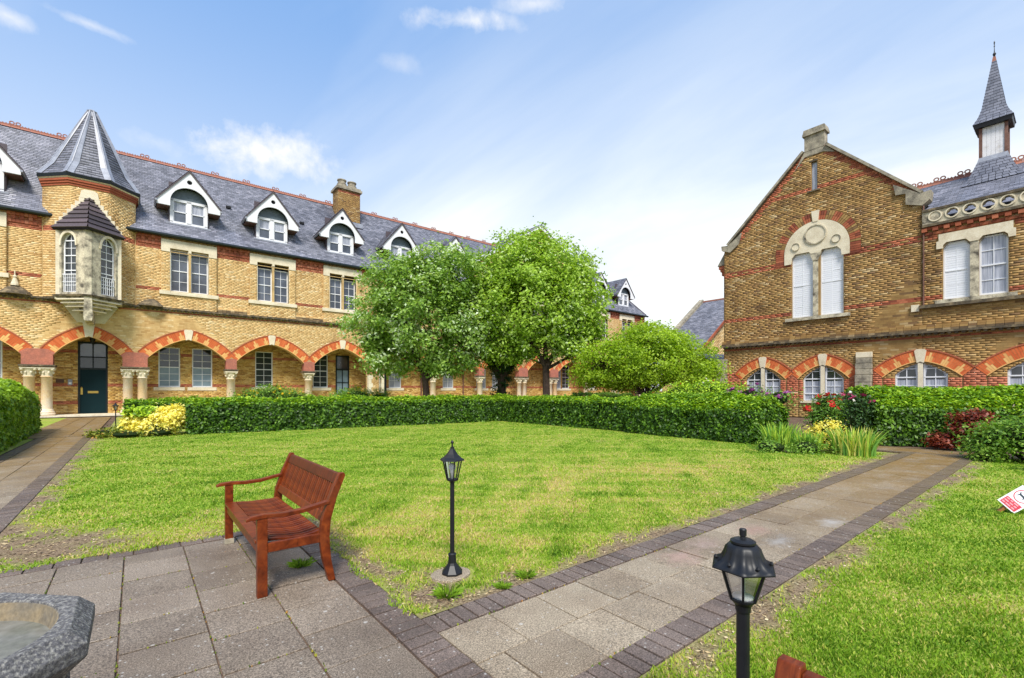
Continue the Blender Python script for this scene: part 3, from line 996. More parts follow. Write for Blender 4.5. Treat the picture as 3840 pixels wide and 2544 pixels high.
def weeds(name, label, pts, mat, rad, hgt, n, w=0.006, group=None, cat='weed'):
    first = None
    for (x, y, s) in pts:
        nn = n
        a = rng.uniform(0, 2 * PI, nn); r0 = rad * s * np.sqrt(rng.random(nn)) * 0.6
        P = np.stack([x + np.cos(a) * r0, y + np.sin(a) * r0], 1)
        h = hgt * s * (0.4 + 0.6 * rng.random(nn)); ln = rad * s * rng.random(nn)
        tw = rng.uniform(0, 2 * PI, nn)
        V = np.zeros((nn, 4, 3))
        V[:, 0] = np.stack([P[:, 0] - np.cos(tw) * w, P[:, 1] - np.sin(tw) * w, 0 * h], 1)
        V[:, 1] = np.stack([P[:, 0] + np.cos(tw) * w, P[:, 1] + np.sin(tw) * w, 0 * h], 1)
        V[:, 2] = np.stack([P[:, 0] + np.cos(a) * ln * 0.5 + w, P[:, 1] + np.sin(a) * ln * 0.5, h * 0.8], 1)
        V[:, 3] = np.stack([P[:, 0] + np.cos(a) * ln, P[:, 1] + np.sin(a) * ln, h], 1)
        yield ob(name, npmesh(name, V.reshape(-1, 3) - np.array([x, y, 0]), np.arange(nn * 4).reshape(nn, 4), mat, 0.3 * rng.random(nn) + 0.1), None, loc=(x, y, 0))


wl = ['bright green grass tuft at the corner where patio and path edging meet', 'small green tuft on the soil beside the path edging bricks',
      'green weed tuft against the path edging behind the lamp', 'flat green weed growing from the paving under the wooden bench']
for o, l in zip(weeds('grass_tuft', '', [(1.83, 3.03, 1.0), (2.24, 2.88, 0.6), (2.52, 2.92, 0.75), (1.13, 4.35, 0.9)], 'grass', 0.11, 0.06, 200, 0.004), wl):
    o['label'] = l; o['category'] = 'grass tuft'
# moss and dry grass in the joints
jm = MB()
for k in range(520):
    if random.random() < 0.4:
        c = random.choice(cols[1:5]); yy = random.uniform(1.0, 5.6)
        x, y = c + random.gauss(0, 0.005), yy
    else:
        if k % 2:
            yy = random.choice((1.73, 2.6)); x, y = random.uniform(1.6, 8), yy + random.gauss(0, 0.006)
        else:
            i_ = random.randrange(1, 5); x = random.uniform(cols[i_ + 1], cols[i_]); y = 5.64 - (0.0 if i_ % 2 else 0.3) - 0.448 * random.randrange(1, 9) + random.gauss(0, .004)
    r = random.uniform(0.002, 0.0075) * random.choice((0.6, 1, 1.2))
    jm.lathe([(r, -0.005), (r * 0.6, 0.004 + r * 0.4)], (x, y, 0), 5, 0, random.random() * 0.8 + 0.2)
mk('joint_moss', jm, 'leaf_bronze', None, fix=False, kind='stuff', label='tufts of moss and dry weed in the paving joints', category='moss')

# ================================================================== BUILDING PIECES
_wc = {}


def bars_mesh(w, h, cols_, rows, fw=0.07, bw=0.028, arch=0.0, mid=True, dep=0.07, key=None):
    """white sash frame: outer frame, meeting rail and glazing bars, centred at x=0, base z=0"""
    b = MB()
    top = h
    b.box(-w / 2, -w / 2 + fw, 0, dep, 0, top); b.box(w / 2 - fw, w / 2, 0, dep, 0, top)
    b.box(-w / 2 + fw, w / 2 - fw, 0, dep, 0, fw * 1.3); b.box(-w / 2 + fw, w / 2 - fw, 0, dep, top - fw, top)
    if mid:
        b.box(-w / 2 + fw, w / 2 - fw, -0.012, dep, h / 2 - 0.03, h / 2 + 0.03)
    for i in range(1, cols_):
        x = -w / 2 + w * i / cols_
        b.box(x - bw / 2, x + bw / 2, 0.006, dep - 0.02, fw, top - fw)
    for i in range(1, rows):
        if mid and i * 2 == rows:
            continue
        z = h * i / rows
        b.box(-w / 2 + fw, w / 2 - fw, 0.008, dep - 0.022, z - bw / 2, z + bw / 2)
    return b


def sash(parent, x, y, z, w, h, cols_=2, rows=4, glass='glass', white='white', lower=None, name='window'):
    """window part with frame mesh and its panes as children"""
    key = ('s', round(w, 2), round(h, 2), cols_, rows, white)
    if key not in _wc:
        me = bars_mesh(w, h, cols_, rows).mesh('window_frame', [white]); fix_normals(me); _wc[key] = me
    o = ob(name, _wc[key], parent, loc=(x, y, z))
    for i in range(cols_):
        for half in range(2):
            g_ = glass if not (lower and half == 0) else lower
            k2 = ('p', round(w, 2), round(h, 2), cols_, g_)
            if k2 not in _wc:
                b = MB(); b.box(0, w / cols_ - 0.02, 0.035, 0.045, 0, h / 2 - 0.02); _wc[k2] = b.mesh('pane', [g_])
            p = ob('pane', _wc[k2], o, loc=(-w / 2 + w * i / cols_ + 0.01, 0, 0.01 + half * h / 2))
            p.rotation_euler = (random.uniform(-.006, .006), 0, random.uniform(-.012, .012))
    return o


def arched_lights(parent, x, y, zs, polyw, glass, white='white', name='window', lower=None):
    """arched half-window from polygon (x,z): frame band + bars + panes"""
    xs = [p[0] for p in polyw]; zz = [p[1] for p in polyw]
    cx = sum(xs) / len(xs); cz = sum(zz) / len(zz)
    w = max(xs) - min(xs)
    f = 0.075
    inner = [(px + f * (1 if px < cx else -1) * min(1, abs(px - cx) * 4 / w), pz + f * (1 if pz < cz else -1) * min(1, abs(pz - cz) * 3 / (max(zz) - min(zz)))) for px, pz in polyw]
    b = MB(); b.strip(polyw, inner, 0, 0.07, closed=True)
    xm = (min(xs) + max(xs)) / 2
    sp = None
    def zspan(xv):
        P = [(pz, px) for px, pz in polyw]
        return span([(a, c) for a, c in P], xv)
    sv = zspan(xm)
    if sv: b.box(xm - 0.016, xm + 0.016, 0.008, 0.05, sv[0] + 0.03, sv[1] - 0.03)
    z = min(zz) + 0.42; k = 0
    while z < max(zz) - 0.12:
        hs = span(polyw, z)
        t = 0.03 if k % 2 == 0 else 0.015
        b.box(hs[0] + 0.04, hs[1] - 0.04, 0.006 if t < .02 else -0.01, 0.05, z - t, z + t)
        z += 0.42; k += 1
    o = mk(name, b, white, parent, loc=(x, y, 0))
    b = MB(); b.prism(inner, 0.035, 0.045)
    mk('pane', b, glass, o)
    return o


def arch_ring(parent, cx, zs, w, r, th, y0, y1, cams, single=True, key_w=0.3, groups=6, key_h=None):
    """gauged brick arch: orange bricks with stepped buff blocks and a stone keystone"""
    base = MB()
    li, ri = arc_pts(cx, zs, w, r, 0, 36); lo, ro = arc_pts(cx, zs, w, r, th, 36)
    base.strip(li, lo, y0 + 0.012, y1, 0); base.strip(ri, ro, y0 + 0.012, y1, 0)
    # thin moulded outer and inner edges
    for sgn, (ia, oa) in ((-1, (li, lo)), (1, (ri, ro))):
        oo = arc_pts(cx, zs, w, r, th + 0.05, 36)[0 if sgn < 0 else 1]
        base.strip(oa, oo, y0 - 0.03, y0 + 0.05, 1)
        ii = arc_pts(cx, zs, w, r, 0.045, 36)[0 if sgn < 0 else 1]
        base.strip(ia, ii, y0 - 0.022, y0 + 0.03, 2)
    arch = mk('arch', base, ['mortar', 'red', 'buff'], parent)
    rest = MB()
    N = groups * 7
    for side in (0, 1):
        def q(t, h):
            l, rr = arc_pts(cx, zs, w, r, h, N * 2)
            arr = l if side == 0 else rr
            a = t * 2
            i = int(min(max(a, 0), len(arr) - 1)); j = min(i + 1, len(arr) - 1); f = a - i
            return (arr[i][0] * (1 - f) + arr[j][0] * f, arr[i][1] * (1 - f) + arr[j][1] * f)
        for k in range(N):
            ph = k % 7
            buff = ph == 3
            step = ph in (2, 4)
            t0, t1 = k + 0.06, k + 0.94
            lay = []
            if buff:
                top = th * 0.84
                lay = [(0.05, top, 1), (top + 0.006, th - 0.005, 0)]
            elif step:
                hh = th * 0.52
                lay = [(0.05, hh, 1), (hh + 0.006, th - 0.005, 0)]
            else:
                lay = [(0.05, th * 0.5, 0), (th * 0.5 + 0.006, th - 0.005, 0)] if k % 2 else [(0.05, th - 0.005, 0)]
            for ha, hb, mi in lay:
                pa, pb, pc, pd = q(t0, ha), q(t1, ha), q(t1, hb), q(t0, hb)
                b = MB() if single else rest
                if max(pc[0], pd[0]) > cx - 0.02 and side == 0: continue
                if min(pc[0], pd[0]) < cx + 0.02 and side == 1: continue
                n0 = (pa, pb, pc, pd)
                yy = y0 - random.uniform(0, 0.008)
                if single:
                    mx = sum(p[0] for p in n0) / 4; mz = sum(p[1] for p in n0) / 4
                    vs = [(p[0] - mx, 0, p[1] - mz) for p in n0] + [(p[0] - mx, 0.03, p[1] - mz) for p in n0]
                    b.add(vs, [(0, 1, 2, 3), (0, 4, 5, 1), (1, 5, 6, 2), (2, 6, 7, 3), (3, 7, 4, 0)], 0, random.random())
                    me = b.mesh('arch_brick', ['gauged' if mi == 0 else 'buff']); fix_normals(me)
                    ob('arch_brick', me, arch, loc=(mx, yy, mz))
                else:
                    vs = [(p[0], yy, p[1]) for p in n0] + [(p[0], yy + 0.03, p[1]) for p in n0]
                    b.add(vs, [(0, 1, 2, 3), (0, 4, 5, 1), (1, 5, 6, 2), (2, 6, 7, 3), (3, 7, 4, 0)], mi, random.random())
    if not single:
        mk('arch_bricks', rest, ['gauged', 'buff'], arch, kind='stuff')
    zc = zs + r
    kb = MB(); kt = th + 0.03 if key_h is None else key_h
    kb.prism([(cx - key_w * 0.5, zc - 0.09), (cx, zc - 0.02), (cx + key_w * 0.5, zc - 0.09), (cx + key_w * 0.85, zc + kt - 0.08), (cx + key_w * 0.55, zc + kt), (cx - key_w * 0.55, zc + kt), (cx - key_w * 0.85, zc + kt - 0.08)], y0 - 0.05, y0 + 0.2)
    mk('keystone', kb, 'stone', arch)
    return arch


def crest(parent, x0, x1, y, z, mat='terra', step=2.15):
    """ridge tiles with pierced ring pairs"""
    b = MB()
    x = x0
    while x < x1 - 0.02:
        xe = min(x + 0.43, x1)
        b.add([(x, y - 0.16, z - 0.12), (xe - 0.012, y - 0.16, z - 0.12), (xe - 0.012, y, z + 0.06), (x, y, z + 0.06), (x, y + 0.16, z - 0.12), (xe - 0.012, y + 0.16, z - 0.12)],
              [(0, 1, 2, 3), (3, 2, 5, 4)], 0, random.random())
        b.box(x, xe - 0.012, y - 0.03, y + 0.03, z + 0.04, z + 0.11, 0, random.random())
        for k in range(3):
            b.box(x + 0.04 + k * 0.14, x + 0.09 + k * 0.14, y - 0.02, y + 0.02, z + 0.11, z + 0.155)
        x += 0.43
    ridge = mk('ridge_tiles', b, mat, parent, fix=False, kind='stuff')
    r = MB()
    for cx in (-0.14, 0.14):
        ro = [(cx + 0.13 * math.cos(a), 0.13 + 0.115 * math.sin(a)) for a in [2 * PI * i / 12 for i in range(12)]]
        ri = [(cx + 0.075 * math.cos(a), 0.13 + 0.065 * math.sin(a)) for a in [2 * PI * i / 12 for i in range(12)]]
        r.strip(ri, ro, -0.025, 0.025, closed=True)
    me = r.mesh('ridge_ornament', [mat]); fix_normals(me)
    x = x0 + 0.6
    while x < x1 - 0.3:
        ob('ridge_ornament', me, parent, loc=(x, y, z + 0.09)); x += step


def column(parent, x, y, z0, z1, r=0.26):
    c = MB()
    c.box(-r * 1.45, r * 1.45, -r * 1.45, r * 1.45, 0, 0.14)
    c.lathe([(r * 1.4, 0.14), (r * 1.42, 0.2), (r * 1.2, 0.26), (r * 1.25, 0.3), (r * 1.02, 0.36), (r, 0.42), (r * 0.96, z1 - z0 - 0.62), (r * 1.1, z1 - z0 - 0.60), (r * 1.1, z1 - z0 - 0.56), (r * 0.96, z1 - z0 - 0.55)], (0, 0, 0), 20)
    key = ('col', round(r, 2), round(z1 - z0, 2))
    if key not in _wc:
        me = c.mesh('column', ['column']); fix_normals(me)
        me.polygons.foreach_set('use_smooth', [len(p.vertices) == 4 and abs(p.normal.z) < 0.5 for p in me.polygons])
        cp = MB(); h = 0.5
        cp.lathe([(r * 0.96, 0), (r * 1.0, h * 0.35), (r * 1.22, h * 0.7), (r * 1.38, h * 0.84)], (0, 0, 0), 20)
        for k in range(4):
            a = PI / 4 + k * PI / 2
            cp.lathe([(0.02, -0.09), (0.075, -0.05), (0.09, 0), (0.075, 0.05), (0.02, 0.09)], (math.cos(a) * r * 1.5, math.sin(a) * r * 1.5, h * 0.78), 8)
        for k in range(8):
            a = k * PI / 4 + PI / 8
            cp.lathe([(0.015, -0.1), (0.055, -0.02), (0.05, 0.03), (0.01, 0.06)], (math.cos(a) * r * 1.18, math.sin(a) * r * 1.18, h * 0.42), 6)
        cp.box(-r * 1.42, r * 1.42, -r * 1.42, r * 1.42, h * 0.86, h)
        m2 = cp.mesh('capital', ['stone']); fix_normals(m2)
        _wc[key] = (me, m2)
    o = ob('column', _wc[key][0], parent, loc=(x, y, z0))
    ob('capital', _wc[key][1], o, loc=(0, 0, z1 - z0 - 0.55))
    return o


# ================================================================== THE LONG ARCADED WING
LX0, LX1 = -13.0, 54.0
LY = 37.7
lw = thing('brick_building', 'long yellow brick wing with arcade, slate roof, dormers and octagonal corner turret behind the hedge', 'building', (0, LY, 0), 0)
cam_l = (0, -LY, EYE)
# centre of pier, half width, doubled columns?
piers = [(-12.6, .38, 0), (-9.85, .35, 1), (-4.385, .645, 2), (-.035, .615, 2), (5.215, .32, 1), (10.42, .38, 1), (15.83, .68, 0), (21.4, .33, 1), (26.7, .33, 1), (32.2, .62, 2), (36.8, .62, 2), (42.4, .33, 1), (47.9, .55, 0), (53.4, .6, 0)]
SPR = 3.62; TH = 0.6
arches = []
for i in range(len(piers) - 1):
    a = piers[i][0] + piers[i][1]; b_ = piers[i + 1][0] - piers[i + 1][1]
    w = (b_ - a) / 2
    rise = 1.36 if w > 1.9 else (1.22 if w > 1.4 else 0.95)
    arches.append(((a + b_) / 2, w, rise))
WCS = [-7.1, 2.8, 7.87, 12.98, 18.2, 23.6, 29.0, 34.5, 40.0, 45.0, 50.0]   # first-floor window bays
TOPZ = 11.62
wall = MB()
outer = [(LX1, TOPZ), (LX0, TOPZ), (LX0, SPR)]
for i, (c, w, r) in enumerate(arches):
    p = piers[i]
    outer += [(p[0] + p[1], SPR)]
    outer += arch_outline(c, SPR, w, r)[1:]
outer += [(LX1, SPR)]
win_holes = []
for c in WCS:
    for sx in (-0.55, 0.55):
        win_holes.append(rect(c + sx - 0.49, c + sx + 0.49, 8.08, 10.86))
wall.panel(outer, win_holes, 0.0, 0.28, 0)
# arch soffits
for (c, w, r) in arches:
    o_ = arch_outline(c, SPR, w, r)
    n = len(o_)
    wall.add([(x, 0, z) for x, z in o_] + [(x, 0.62, z) for x, z in o_], [(i, i + 1, n + i + 1, n + i) for i in range(n - 1)], 0)
# inner face of the arcade front and its ends
wall.box(LX0, LX1, 0.62, 0.66, 5.35, 5.6, 0)
wl_ = mk('wall', wall, 'mortar', lw, fix=False)
ring_holes = [arch_outline(c, SPR, w, r, TH + 0.04) + [(c + w, SPR - 1), (c - w, SPR - 1)] for c, w, r in arches]
surr = [rect(c - 1.53, c + 1.53, 10.62, 11.40) for c in WCS] + [rect(c - 1.08, c + 1.08, 7.8, 10.9) for c in WCS]
tur_hole = rect(-4.19, -0.01, 7.0, 11.7)
orl = [(-3.5, 6.85), (-2.5, 5.55), (-1.7, 5.55), (-0.7, 6.85)]
rects = courses(rect(LX0, LX1, SPR, TOPZ - 0.02), win_holes + ring_holes + surr + [tur_hole, orl, rect(LX0, LX1, 6.72, 6.93)], 0.100, 0.30, 0.010)


def cls_left(R, n):
    z = (R[:, 2] + R[:, 3]) / 2
    red = ((z > 10.72) & (z < 11.5)) | ((z > 7.98) & (z < 8.24)) | ((z > 6.58) & (z < 6.70))
    bay = np.zeros(n, bool)
    for c in WCS:
        bay |= np.abs((R[:, 0] + R[:, 1]) / 2 - c) < 1.53
    red &= ~((z > 7.5) & bay)
    return red.astype(int), rng.random(n)


brick_mesh('brickwork', rects, 0.0, 0.007, ['brick_l', 'red'], cls_left, wl_, 300, cam_l, 'brick', 'brickwork')
# projecting brick bays round the windows
bay = MB(); bay_r = []
for c in WCS:
    hs = [rect(h[0][0], h[1][0], 8.08, 10.61) for h in win_holes if abs(sum(p[0] for p in h) / 4 - c) < 1]
    bay = MB(); bay.panel(rect(c - 1.53, c + 1.53, 6.93, 10.65), hs, -0.11, 0.11, 0, sides=0.12); by_ = mk('window_bay', bay, 'mortar', lw, fix=False)
    bay_r += courses(rect(c - 1.53, c + 1.53, 6.95, 10.63), [rect(c - 1.07, c + 1.07, 7.78, 10.7)] , 0.100, 0.30, 0.010)
brick_mesh('bay_brickwork', bay_r, -0.11, 0.012, ['brick_l', 'red'], lambda R, n: (np.zeros(n, int), rng.random(n)), by_, 0, None, kindname='bay_brickwork')
# corbelled red courses under the gutter
cb = MB()
for k in range(3):
    z0 = 11.0 + k * 0.19
    xs = [LX0] + sorted([v for c in WCS for v in (c - 1.54, c + 1.54)] + [-4.3, 0.1]) + [LX1]
    segs = [(xs[i], xs[i + 1]) for i in range(0, len(xs), 2)]
    for a, b2 in segs:
        if a > -4.4 and b2 < 0.2: continue
        x = a
        while x < b2 - 0.1:
            if (k == 1 and int(x / 0.17) % 2) or k != 1:
                cb.box(x, min(x + 0.158, b2), -0.05 - 0.035 * k, 0.02, z0, z0 + 0.175, 0, random.random())
            x += 0.17
mk('corbel_course', cb, 'red', lw, fix=False, kind='stuff')
# string course with dentils
st = MB()
for a, b2 in ((LX0, -3.45), (-0.75, LX1)):
    st.box(a, b2, -0.20, 0.02, 6.83, 6.93, 0)
    x = a
    while x < b2 - 0.1:
        st.box(x, x + 0.11, -0.15, 0.02, 6.74, 6.83, 0, random.random()); x += 0.22
    # weathered sloping bricks over the string
x = 4.4
while x < LX1:
    inbay = any(abs(x + 0.15 - c) < 1.62 for c in WCS)
    for k in range(3):
        if not inbay:
            st.box(x, x + 0.238, -0.16 + k * 0.045, 0.02, 6.935 + k * 0.105, 7.03 + k * 0.105, 1 if k < 2 else 2, random.random())
    x += 0.25
mk('string_course', st, ['soot', 'brick_s', 'brick_l'], lw, fix=False)
gt = MB(); gt.lathe([(0.001, 0), (0.11, 0.0), (0.11, LX1 - LX0 + 0.3), (0.001, LX1 - LX0 + 0.3)], (0, 0, 0), 10)
gt_o = mk('gutter', gt, 'gutter', lw, loc=(LX0, -0.34, 11.64), rot=(0, PI / 2, 0))
fb = MB(); fb.box(LX0, LX1, -0.27, 0.0, 11.56, 11.68); mk('fascia_board', fb, 'gutter', lw, fix=False)
# piers
for i, (x, hw, nc) in enumerate(piers):
    if nc:
        blk = MB(); blk.box(x - hw, x + hw, -0.04, 0.62, 3.04, SPR)
        top = SPR + (0.34 if nc == 2 else 0.16)
        blk.prism([(x - hw, SPR), (x + hw, SPR), (x + hw + (0.1 if nc == 2 else 0.05), SPR + 0.12), (x + (0.42 if nc == 2 else 0.05), top), (x - (0.42 if nc == 2 else 0.05), top), (x - hw - (0.1 if nc == 2 else 0.05), SPR + 0.12)], -0.035, 0.1)
        mk('springer_block', blk, 'pink', lw)
        ab = MB(); ab.box(x - hw - 0.10, x + hw + 0.10, -0.14, 0.7, 2.94, 3.04); mk('abacus', ab, 'soot', lw)
        for cx in ([x] if nc == 1 else [x - 0.36, x + 0.36]):
            column(lw, cx, 0.27, 0.1, 2.94, 0.27 if nc == 1 else 0.25)
    else:
        pb = MB(); pb.box(x - hw + .01, x + hw - .01, 0.014, 0.62, 0, SPR); pw = mk('pier', pb, 'mortar', lw)
        rr = courses(rect(x - hw + 0.3, x + hw - 0.3, 0.1, SPR), [], 0.100, 0.30, 0.010)
        brick_mesh('pier_brickwork', rr, 0.014, 0.012, ['brick_l', 'red'], lambda R, n: (((R[:, 2] > 2.9)).astype(int), rng.random(n)), pw, kindname='pier_brickwork')
        for k in range(10):
            for sx in (-1, 1):
                ql = 0.36 if (k % 2) else 0.24
                q = MB(); q.box(0, ql, -0.02, 0.3, 0, 0.335)
                zz = 0.1 + k * 0.345
                ob('quoin_stone', q.mesh('quoin_stone', ['stone' if zz < 2.6 else 'pink']), pw, loc=(x - hw if sx < 0 else x + hw - ql, 0, zz))
dp = MB(); dp.tube([(16.05, -0.16, 0.1), (16.05, -0.16, 11.3), (16.05, -0.3, 11.6)], 0.075, 8); dp.box(15.9, 16.2, -0.28, 0, 3.9, 4.05)
mk('downpipe', dp, 'stone_g', lw)
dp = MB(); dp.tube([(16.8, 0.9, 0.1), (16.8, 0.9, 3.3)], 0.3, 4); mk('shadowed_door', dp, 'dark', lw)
# arches
for i, (c, w, r) in enumerate(arches):
    arch_ring(lw, c, SPR, w, r, TH, -0.012, 0.12, cam_l, single=(2 <= i <= 4), groups=4 if w > 1.9 else 3, key_w=0.34 if i == 2 else 0.30, key_h=(0.95 if i == 2 else None))
# arcade floor, ceiling and back wall
fl = MB(); fl.box(LX0, LX1, -0.32, 2.2, 0.0, 0.1); mk('arcade_step', fl, 'stone', lw)
cl = MB(); cl.box(LX0, LX1, 0.3, 2.2, 5.45, 5.5); mk('arcade_ceiling', cl, 'woodt', lw)
BY = 1.7
gw = [(-8.2, 1), (-6.6, 1), (1.78, 0), (3.66, 0), (7.6, 0), (11.75, 0), (18.3, 1), (23.9, 1), (27.9, 1), (29.9, 1), (39.0, 1), (40.4, 0), (45.2, 0), (50.5, 1)]
bh = [rect(x - 0.6, x + 0.6, 1.78, 4.52) for x, _ in gw]
dh1 = rect(-2.80, -1.40, 0.1, 4.62); dh2 = rect(12.98, 14.12, 0.1, 4.5); dh3 = rect(19.7, 20.7, 0.1, 4.2)
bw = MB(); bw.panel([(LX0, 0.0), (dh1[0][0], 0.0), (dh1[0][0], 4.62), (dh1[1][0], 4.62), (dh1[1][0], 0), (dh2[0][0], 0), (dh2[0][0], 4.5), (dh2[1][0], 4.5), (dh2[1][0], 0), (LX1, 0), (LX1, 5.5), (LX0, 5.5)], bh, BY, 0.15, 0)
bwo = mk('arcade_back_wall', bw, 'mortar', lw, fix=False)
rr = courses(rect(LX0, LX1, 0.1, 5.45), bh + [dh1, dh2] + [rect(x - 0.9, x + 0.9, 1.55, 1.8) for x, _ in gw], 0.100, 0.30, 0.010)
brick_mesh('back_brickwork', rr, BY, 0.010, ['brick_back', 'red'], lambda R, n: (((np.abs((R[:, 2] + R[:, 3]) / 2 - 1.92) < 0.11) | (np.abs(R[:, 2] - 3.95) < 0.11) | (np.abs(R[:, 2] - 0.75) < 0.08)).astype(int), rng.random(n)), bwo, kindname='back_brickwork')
for x, cu in gw:
    sash(lw, x, BY + 0.06, 1.78, 1.2, 2.74, 2, 6 if not cu else 4, 'glass_d' if not cu else 'curtain', lower='glass_frost' if x in (1.78, 3.66) else None)
    sb = MB(); sb.box(-0.85, 0.85, -0.06, 0.1, -0.22, 0.0); ob('window_sill', _wc.setdefault('gsill', sb.mesh('window_sill', ['stone'])), lw, loc=(x, BY, 1.78))
# end wall so the arcade is closed
ew = MB(); ew.box(LX1 - 0.3, LX1, 0.0, 10, 0, TOPZ); ew.box(LX0, LX0 + 0.3, 0.63, 10, 0, TOPZ); ew.box(LX0, LX1, 9.9, 10.2, 0, TOPZ); mk('end_wall', ew, 'brick_l', lw)
b = MB(); b.tube([(-2.1, 1.2, 5.4), (-2.1, 1.2, 4.95)], 0.012, 5); b.lathe([(0.16, 0.30), (0.03, 0.42), (0.02, 0.45)], (-2.1, 1.2, 4.5), 6); b.lathe([(0.09, 0.0), (0.14, 0.29), (0.15, 0.30)], (-2.1, 1.2, 4.5), 6); mk('hanging_lantern', b, 'blackm', lw)
# green double-height door
d = MB(); d.box(-2.80, -2.70, BY - 0.02, BY + 0.12, 0.1, 4.62); d.box(-1.50, -1.40, BY - 0.02, BY + 0.12, 0.1, 4.62); d.box(-2.7, -1.5, BY - 0.02, BY + 0.12, 4.5, 4.62)
d.box(-2.7, -1.5, BY - 0.01, BY + 0.12, 2.86, 2.98); d.box(-2.7, -1.5, BY, BY + 0.1, 3.62, 3.70); d.box(-2.13, -2.07, BY, BY + 0.1, 2.98, 4.5)
dr = mk('door', d, 'door_d', lw)
b = MB(); b.box(-2.7, -1.5, BY + 0.03, BY + 0.08, 0.12, 2.86); lf = mk('door_leaf', b, 'door', dr)
for (x0, x1, z0, z1, g_) in ((-2.7, -2.13, 3.7, 4.5, 'glass'), (-2.07, -1.5, 3.7, 4.5, 'glass'), (-2.7, -2.13, 2.98, 3.62, 'glass_d'), (-2.07, -1.5, 2.98, 3.62, 'glass_d')):
    b = MB(); b.box(x0, x1, BY + 0.05, BY + 0.06, z0, z1); mk('pane', b, g_, dr)
b = MB(); b.box(-2.35, -1.85, BY + 0.01, BY + 0.04, 1.38, 1.52); mk('letter_plate', b, 'brass', dr)
b = MB(); b.box(-2.68, -2.58, BY + 0.0, BY + 0.04, 1.3, 1.72); b.lathe([(0.01, -0.04), (0.05, 0), (0.01, 0.04)], (-2.63, BY - 0.04, 1.75), 8); mk('door_handle', b, 'brass', dr)
b = MB(); b.box(-3.78, -3.42, BY - 0.03, BY + 0.0, 2.02, 2.26); mk('name_plate', b, 'plaque', lw)
b = MB(); b.box(-3.25, -3.05, BY - 0.07, BY + 0.0, 1.88, 2.24); ic = mk('entry_phone', b, 'lead', lw)
b = MB(); b.box(-3.21, -3.09, BY - 0.08, BY - 0.07, 1.95, 2.06); mk('entry_phone_keypad', b, 'white', ic)
# second, dark glazed door
d = MB(); x0, x1 = 12.98, 14.12
d.box(x0, x0 + 0.1, BY - .02, BY + 0.1, 0.1, 4.5); d.box(x1 - 0.1, x1, BY - .02, BY + 0.1, 0.1, 4.5); d.box(x0, x1, BY - .02, BY + 0.1, 4.4, 4.5); d.box(x0, x1, BY - .02, BY + 0.1, 3.25, 3.37)
d.box((x0 + x1) / 2 - 0.03, (x0 + x1) / 2 + 0.03, BY, BY + 0.1, 1.2, 3.25); d.box(x0, x1, BY + 0.02, BY + 0.08, 0.1, 1.2); d.box(x0, x1, BY, BY + 0.08, 2.2, 2.26)
dr = mk('door', d, 'door_d', lw)
for k in range(2):
    b = MB(); b.box(x0 + 0.1 + 0.5 * k, x0 + 0.54 + 0.5 * k, BY + 0.05, BY + 0.06, 1.2, 3.25); mk('pane', b, 'glass_frost', dr)
b = MB(); b.box(x0 + .1, x1 - .1, BY + 0.05, BY + 0.06, 3.37, 4.4); mk('pane', b, 'glass_d', dr)
for xx in (20.9, 25.6, 30.9):
    b = MB(); b.tube([(xx, BY - 0.1, 0.1), (xx, BY - 0.1, 5.4)], 0.07, 8); mk('downpipe', b, 'woodt', lw)
# first-floor windows with stone lintels
for i, c in enumerate(WCS):
    tall = (i in (0, 1))
    for sx in (-0.55, 0.55):
        hgt = 2.78 if tall else 2.42
        sash(lw, c + sx, 0.16, 8.08, 0.98, hgt, 2, 4)
    s = MB()
    s.prism([(c - 1.53, 10.62), (c - 1.06, 10.62), (c - 1.06, 10.86), (c - 0.08, 10.86), (c - 0.08, 10.70), (c + 0.08, 10.70), (c + 0.08, 10.86), (c + 1.06, 10.86), (c + 1.06, 10.62), (c + 1.53, 10.62), (c + 1.53, 11.40), (c - 1.53, 11.40)], -0.15, 0.06)
    s.box(c - 1.07, c - 0.98 - 0.06, -0.125, 0.1, 8.08, 10.62); s.box(c + 1.04, c + 1.07, -0.125, 0.1, 8.08, 10.62)
    mk('window_lintel', s, 'stone', lw)
    m_ = MB(); m_.lathe([(0.10, 0), (0.10, 0.08), (0.065, 0.14), (0.06, 2.3), (0.09, 2.42), (0.12, 2.5), (0.12, 2.76)], (c, 0.02, 8.06), 12); mk('mullion_column', m_, 'stone', lw)
    s = MB(); s.box(c - 1.62, c + 1.62, -0.2, 0.12, 7.82, 7.96); s.box(c - 1.62, c - 1.05, -0.2, 0.02, 7.96, 8.06); s.box(c + 1.05, c + 1.62, -0.2, 0.02, 7.96, 8.06); s.box(c - 1.05, c + 1.05, -0.17, 0.2, 7.96, 8.06)
    mk('window_sill', s, 'stone', lw)
    b = MB(); b.box(c - 1.06, c + 1.06, 0.26, 0.3, 8.0, 10.9); mk('window_backing', b, 'dark', lw)

# ---- main roof
RY, RZ, EY, EZ = 5.0, 18.2, -0.30, 11.70
HIPX = 49.0
sl = math.hypot(RY - EY, RZ - EZ)
rb = MB()
rb.add([(LX0, EY, EZ), (LX1, EY, EZ), (HIPX, RY, RZ), (LX0, RY, RZ), (LX1, 10.3, EZ), (LX0, 10.3, EZ)], [(0, 1, 2, 3), (3, 2, 4, 5), (1, 4, 2), (0, 3, 5), (0, 5, 4, 1)])
roof = mk('roof', rb, 'under', lw)
# cross gable outline on the main slope (slates stop at it)
CG = (34.5, 8.6, 14.2, 19.5)   # centre, half width, eave z, apex z
DOR = [-6.8, 2.8, 7.9, 12.98, 18.2, 23.75, 45.0, 50.0]
up = Vector((0, RY - EY, RZ - EZ)).normalized()
kz = (RZ - EZ) / sl


def on_slope(poly):          # (x,z) -> (a,b)
    return [(x - LX0, (z - EZ) / kz) for x, z in poly]


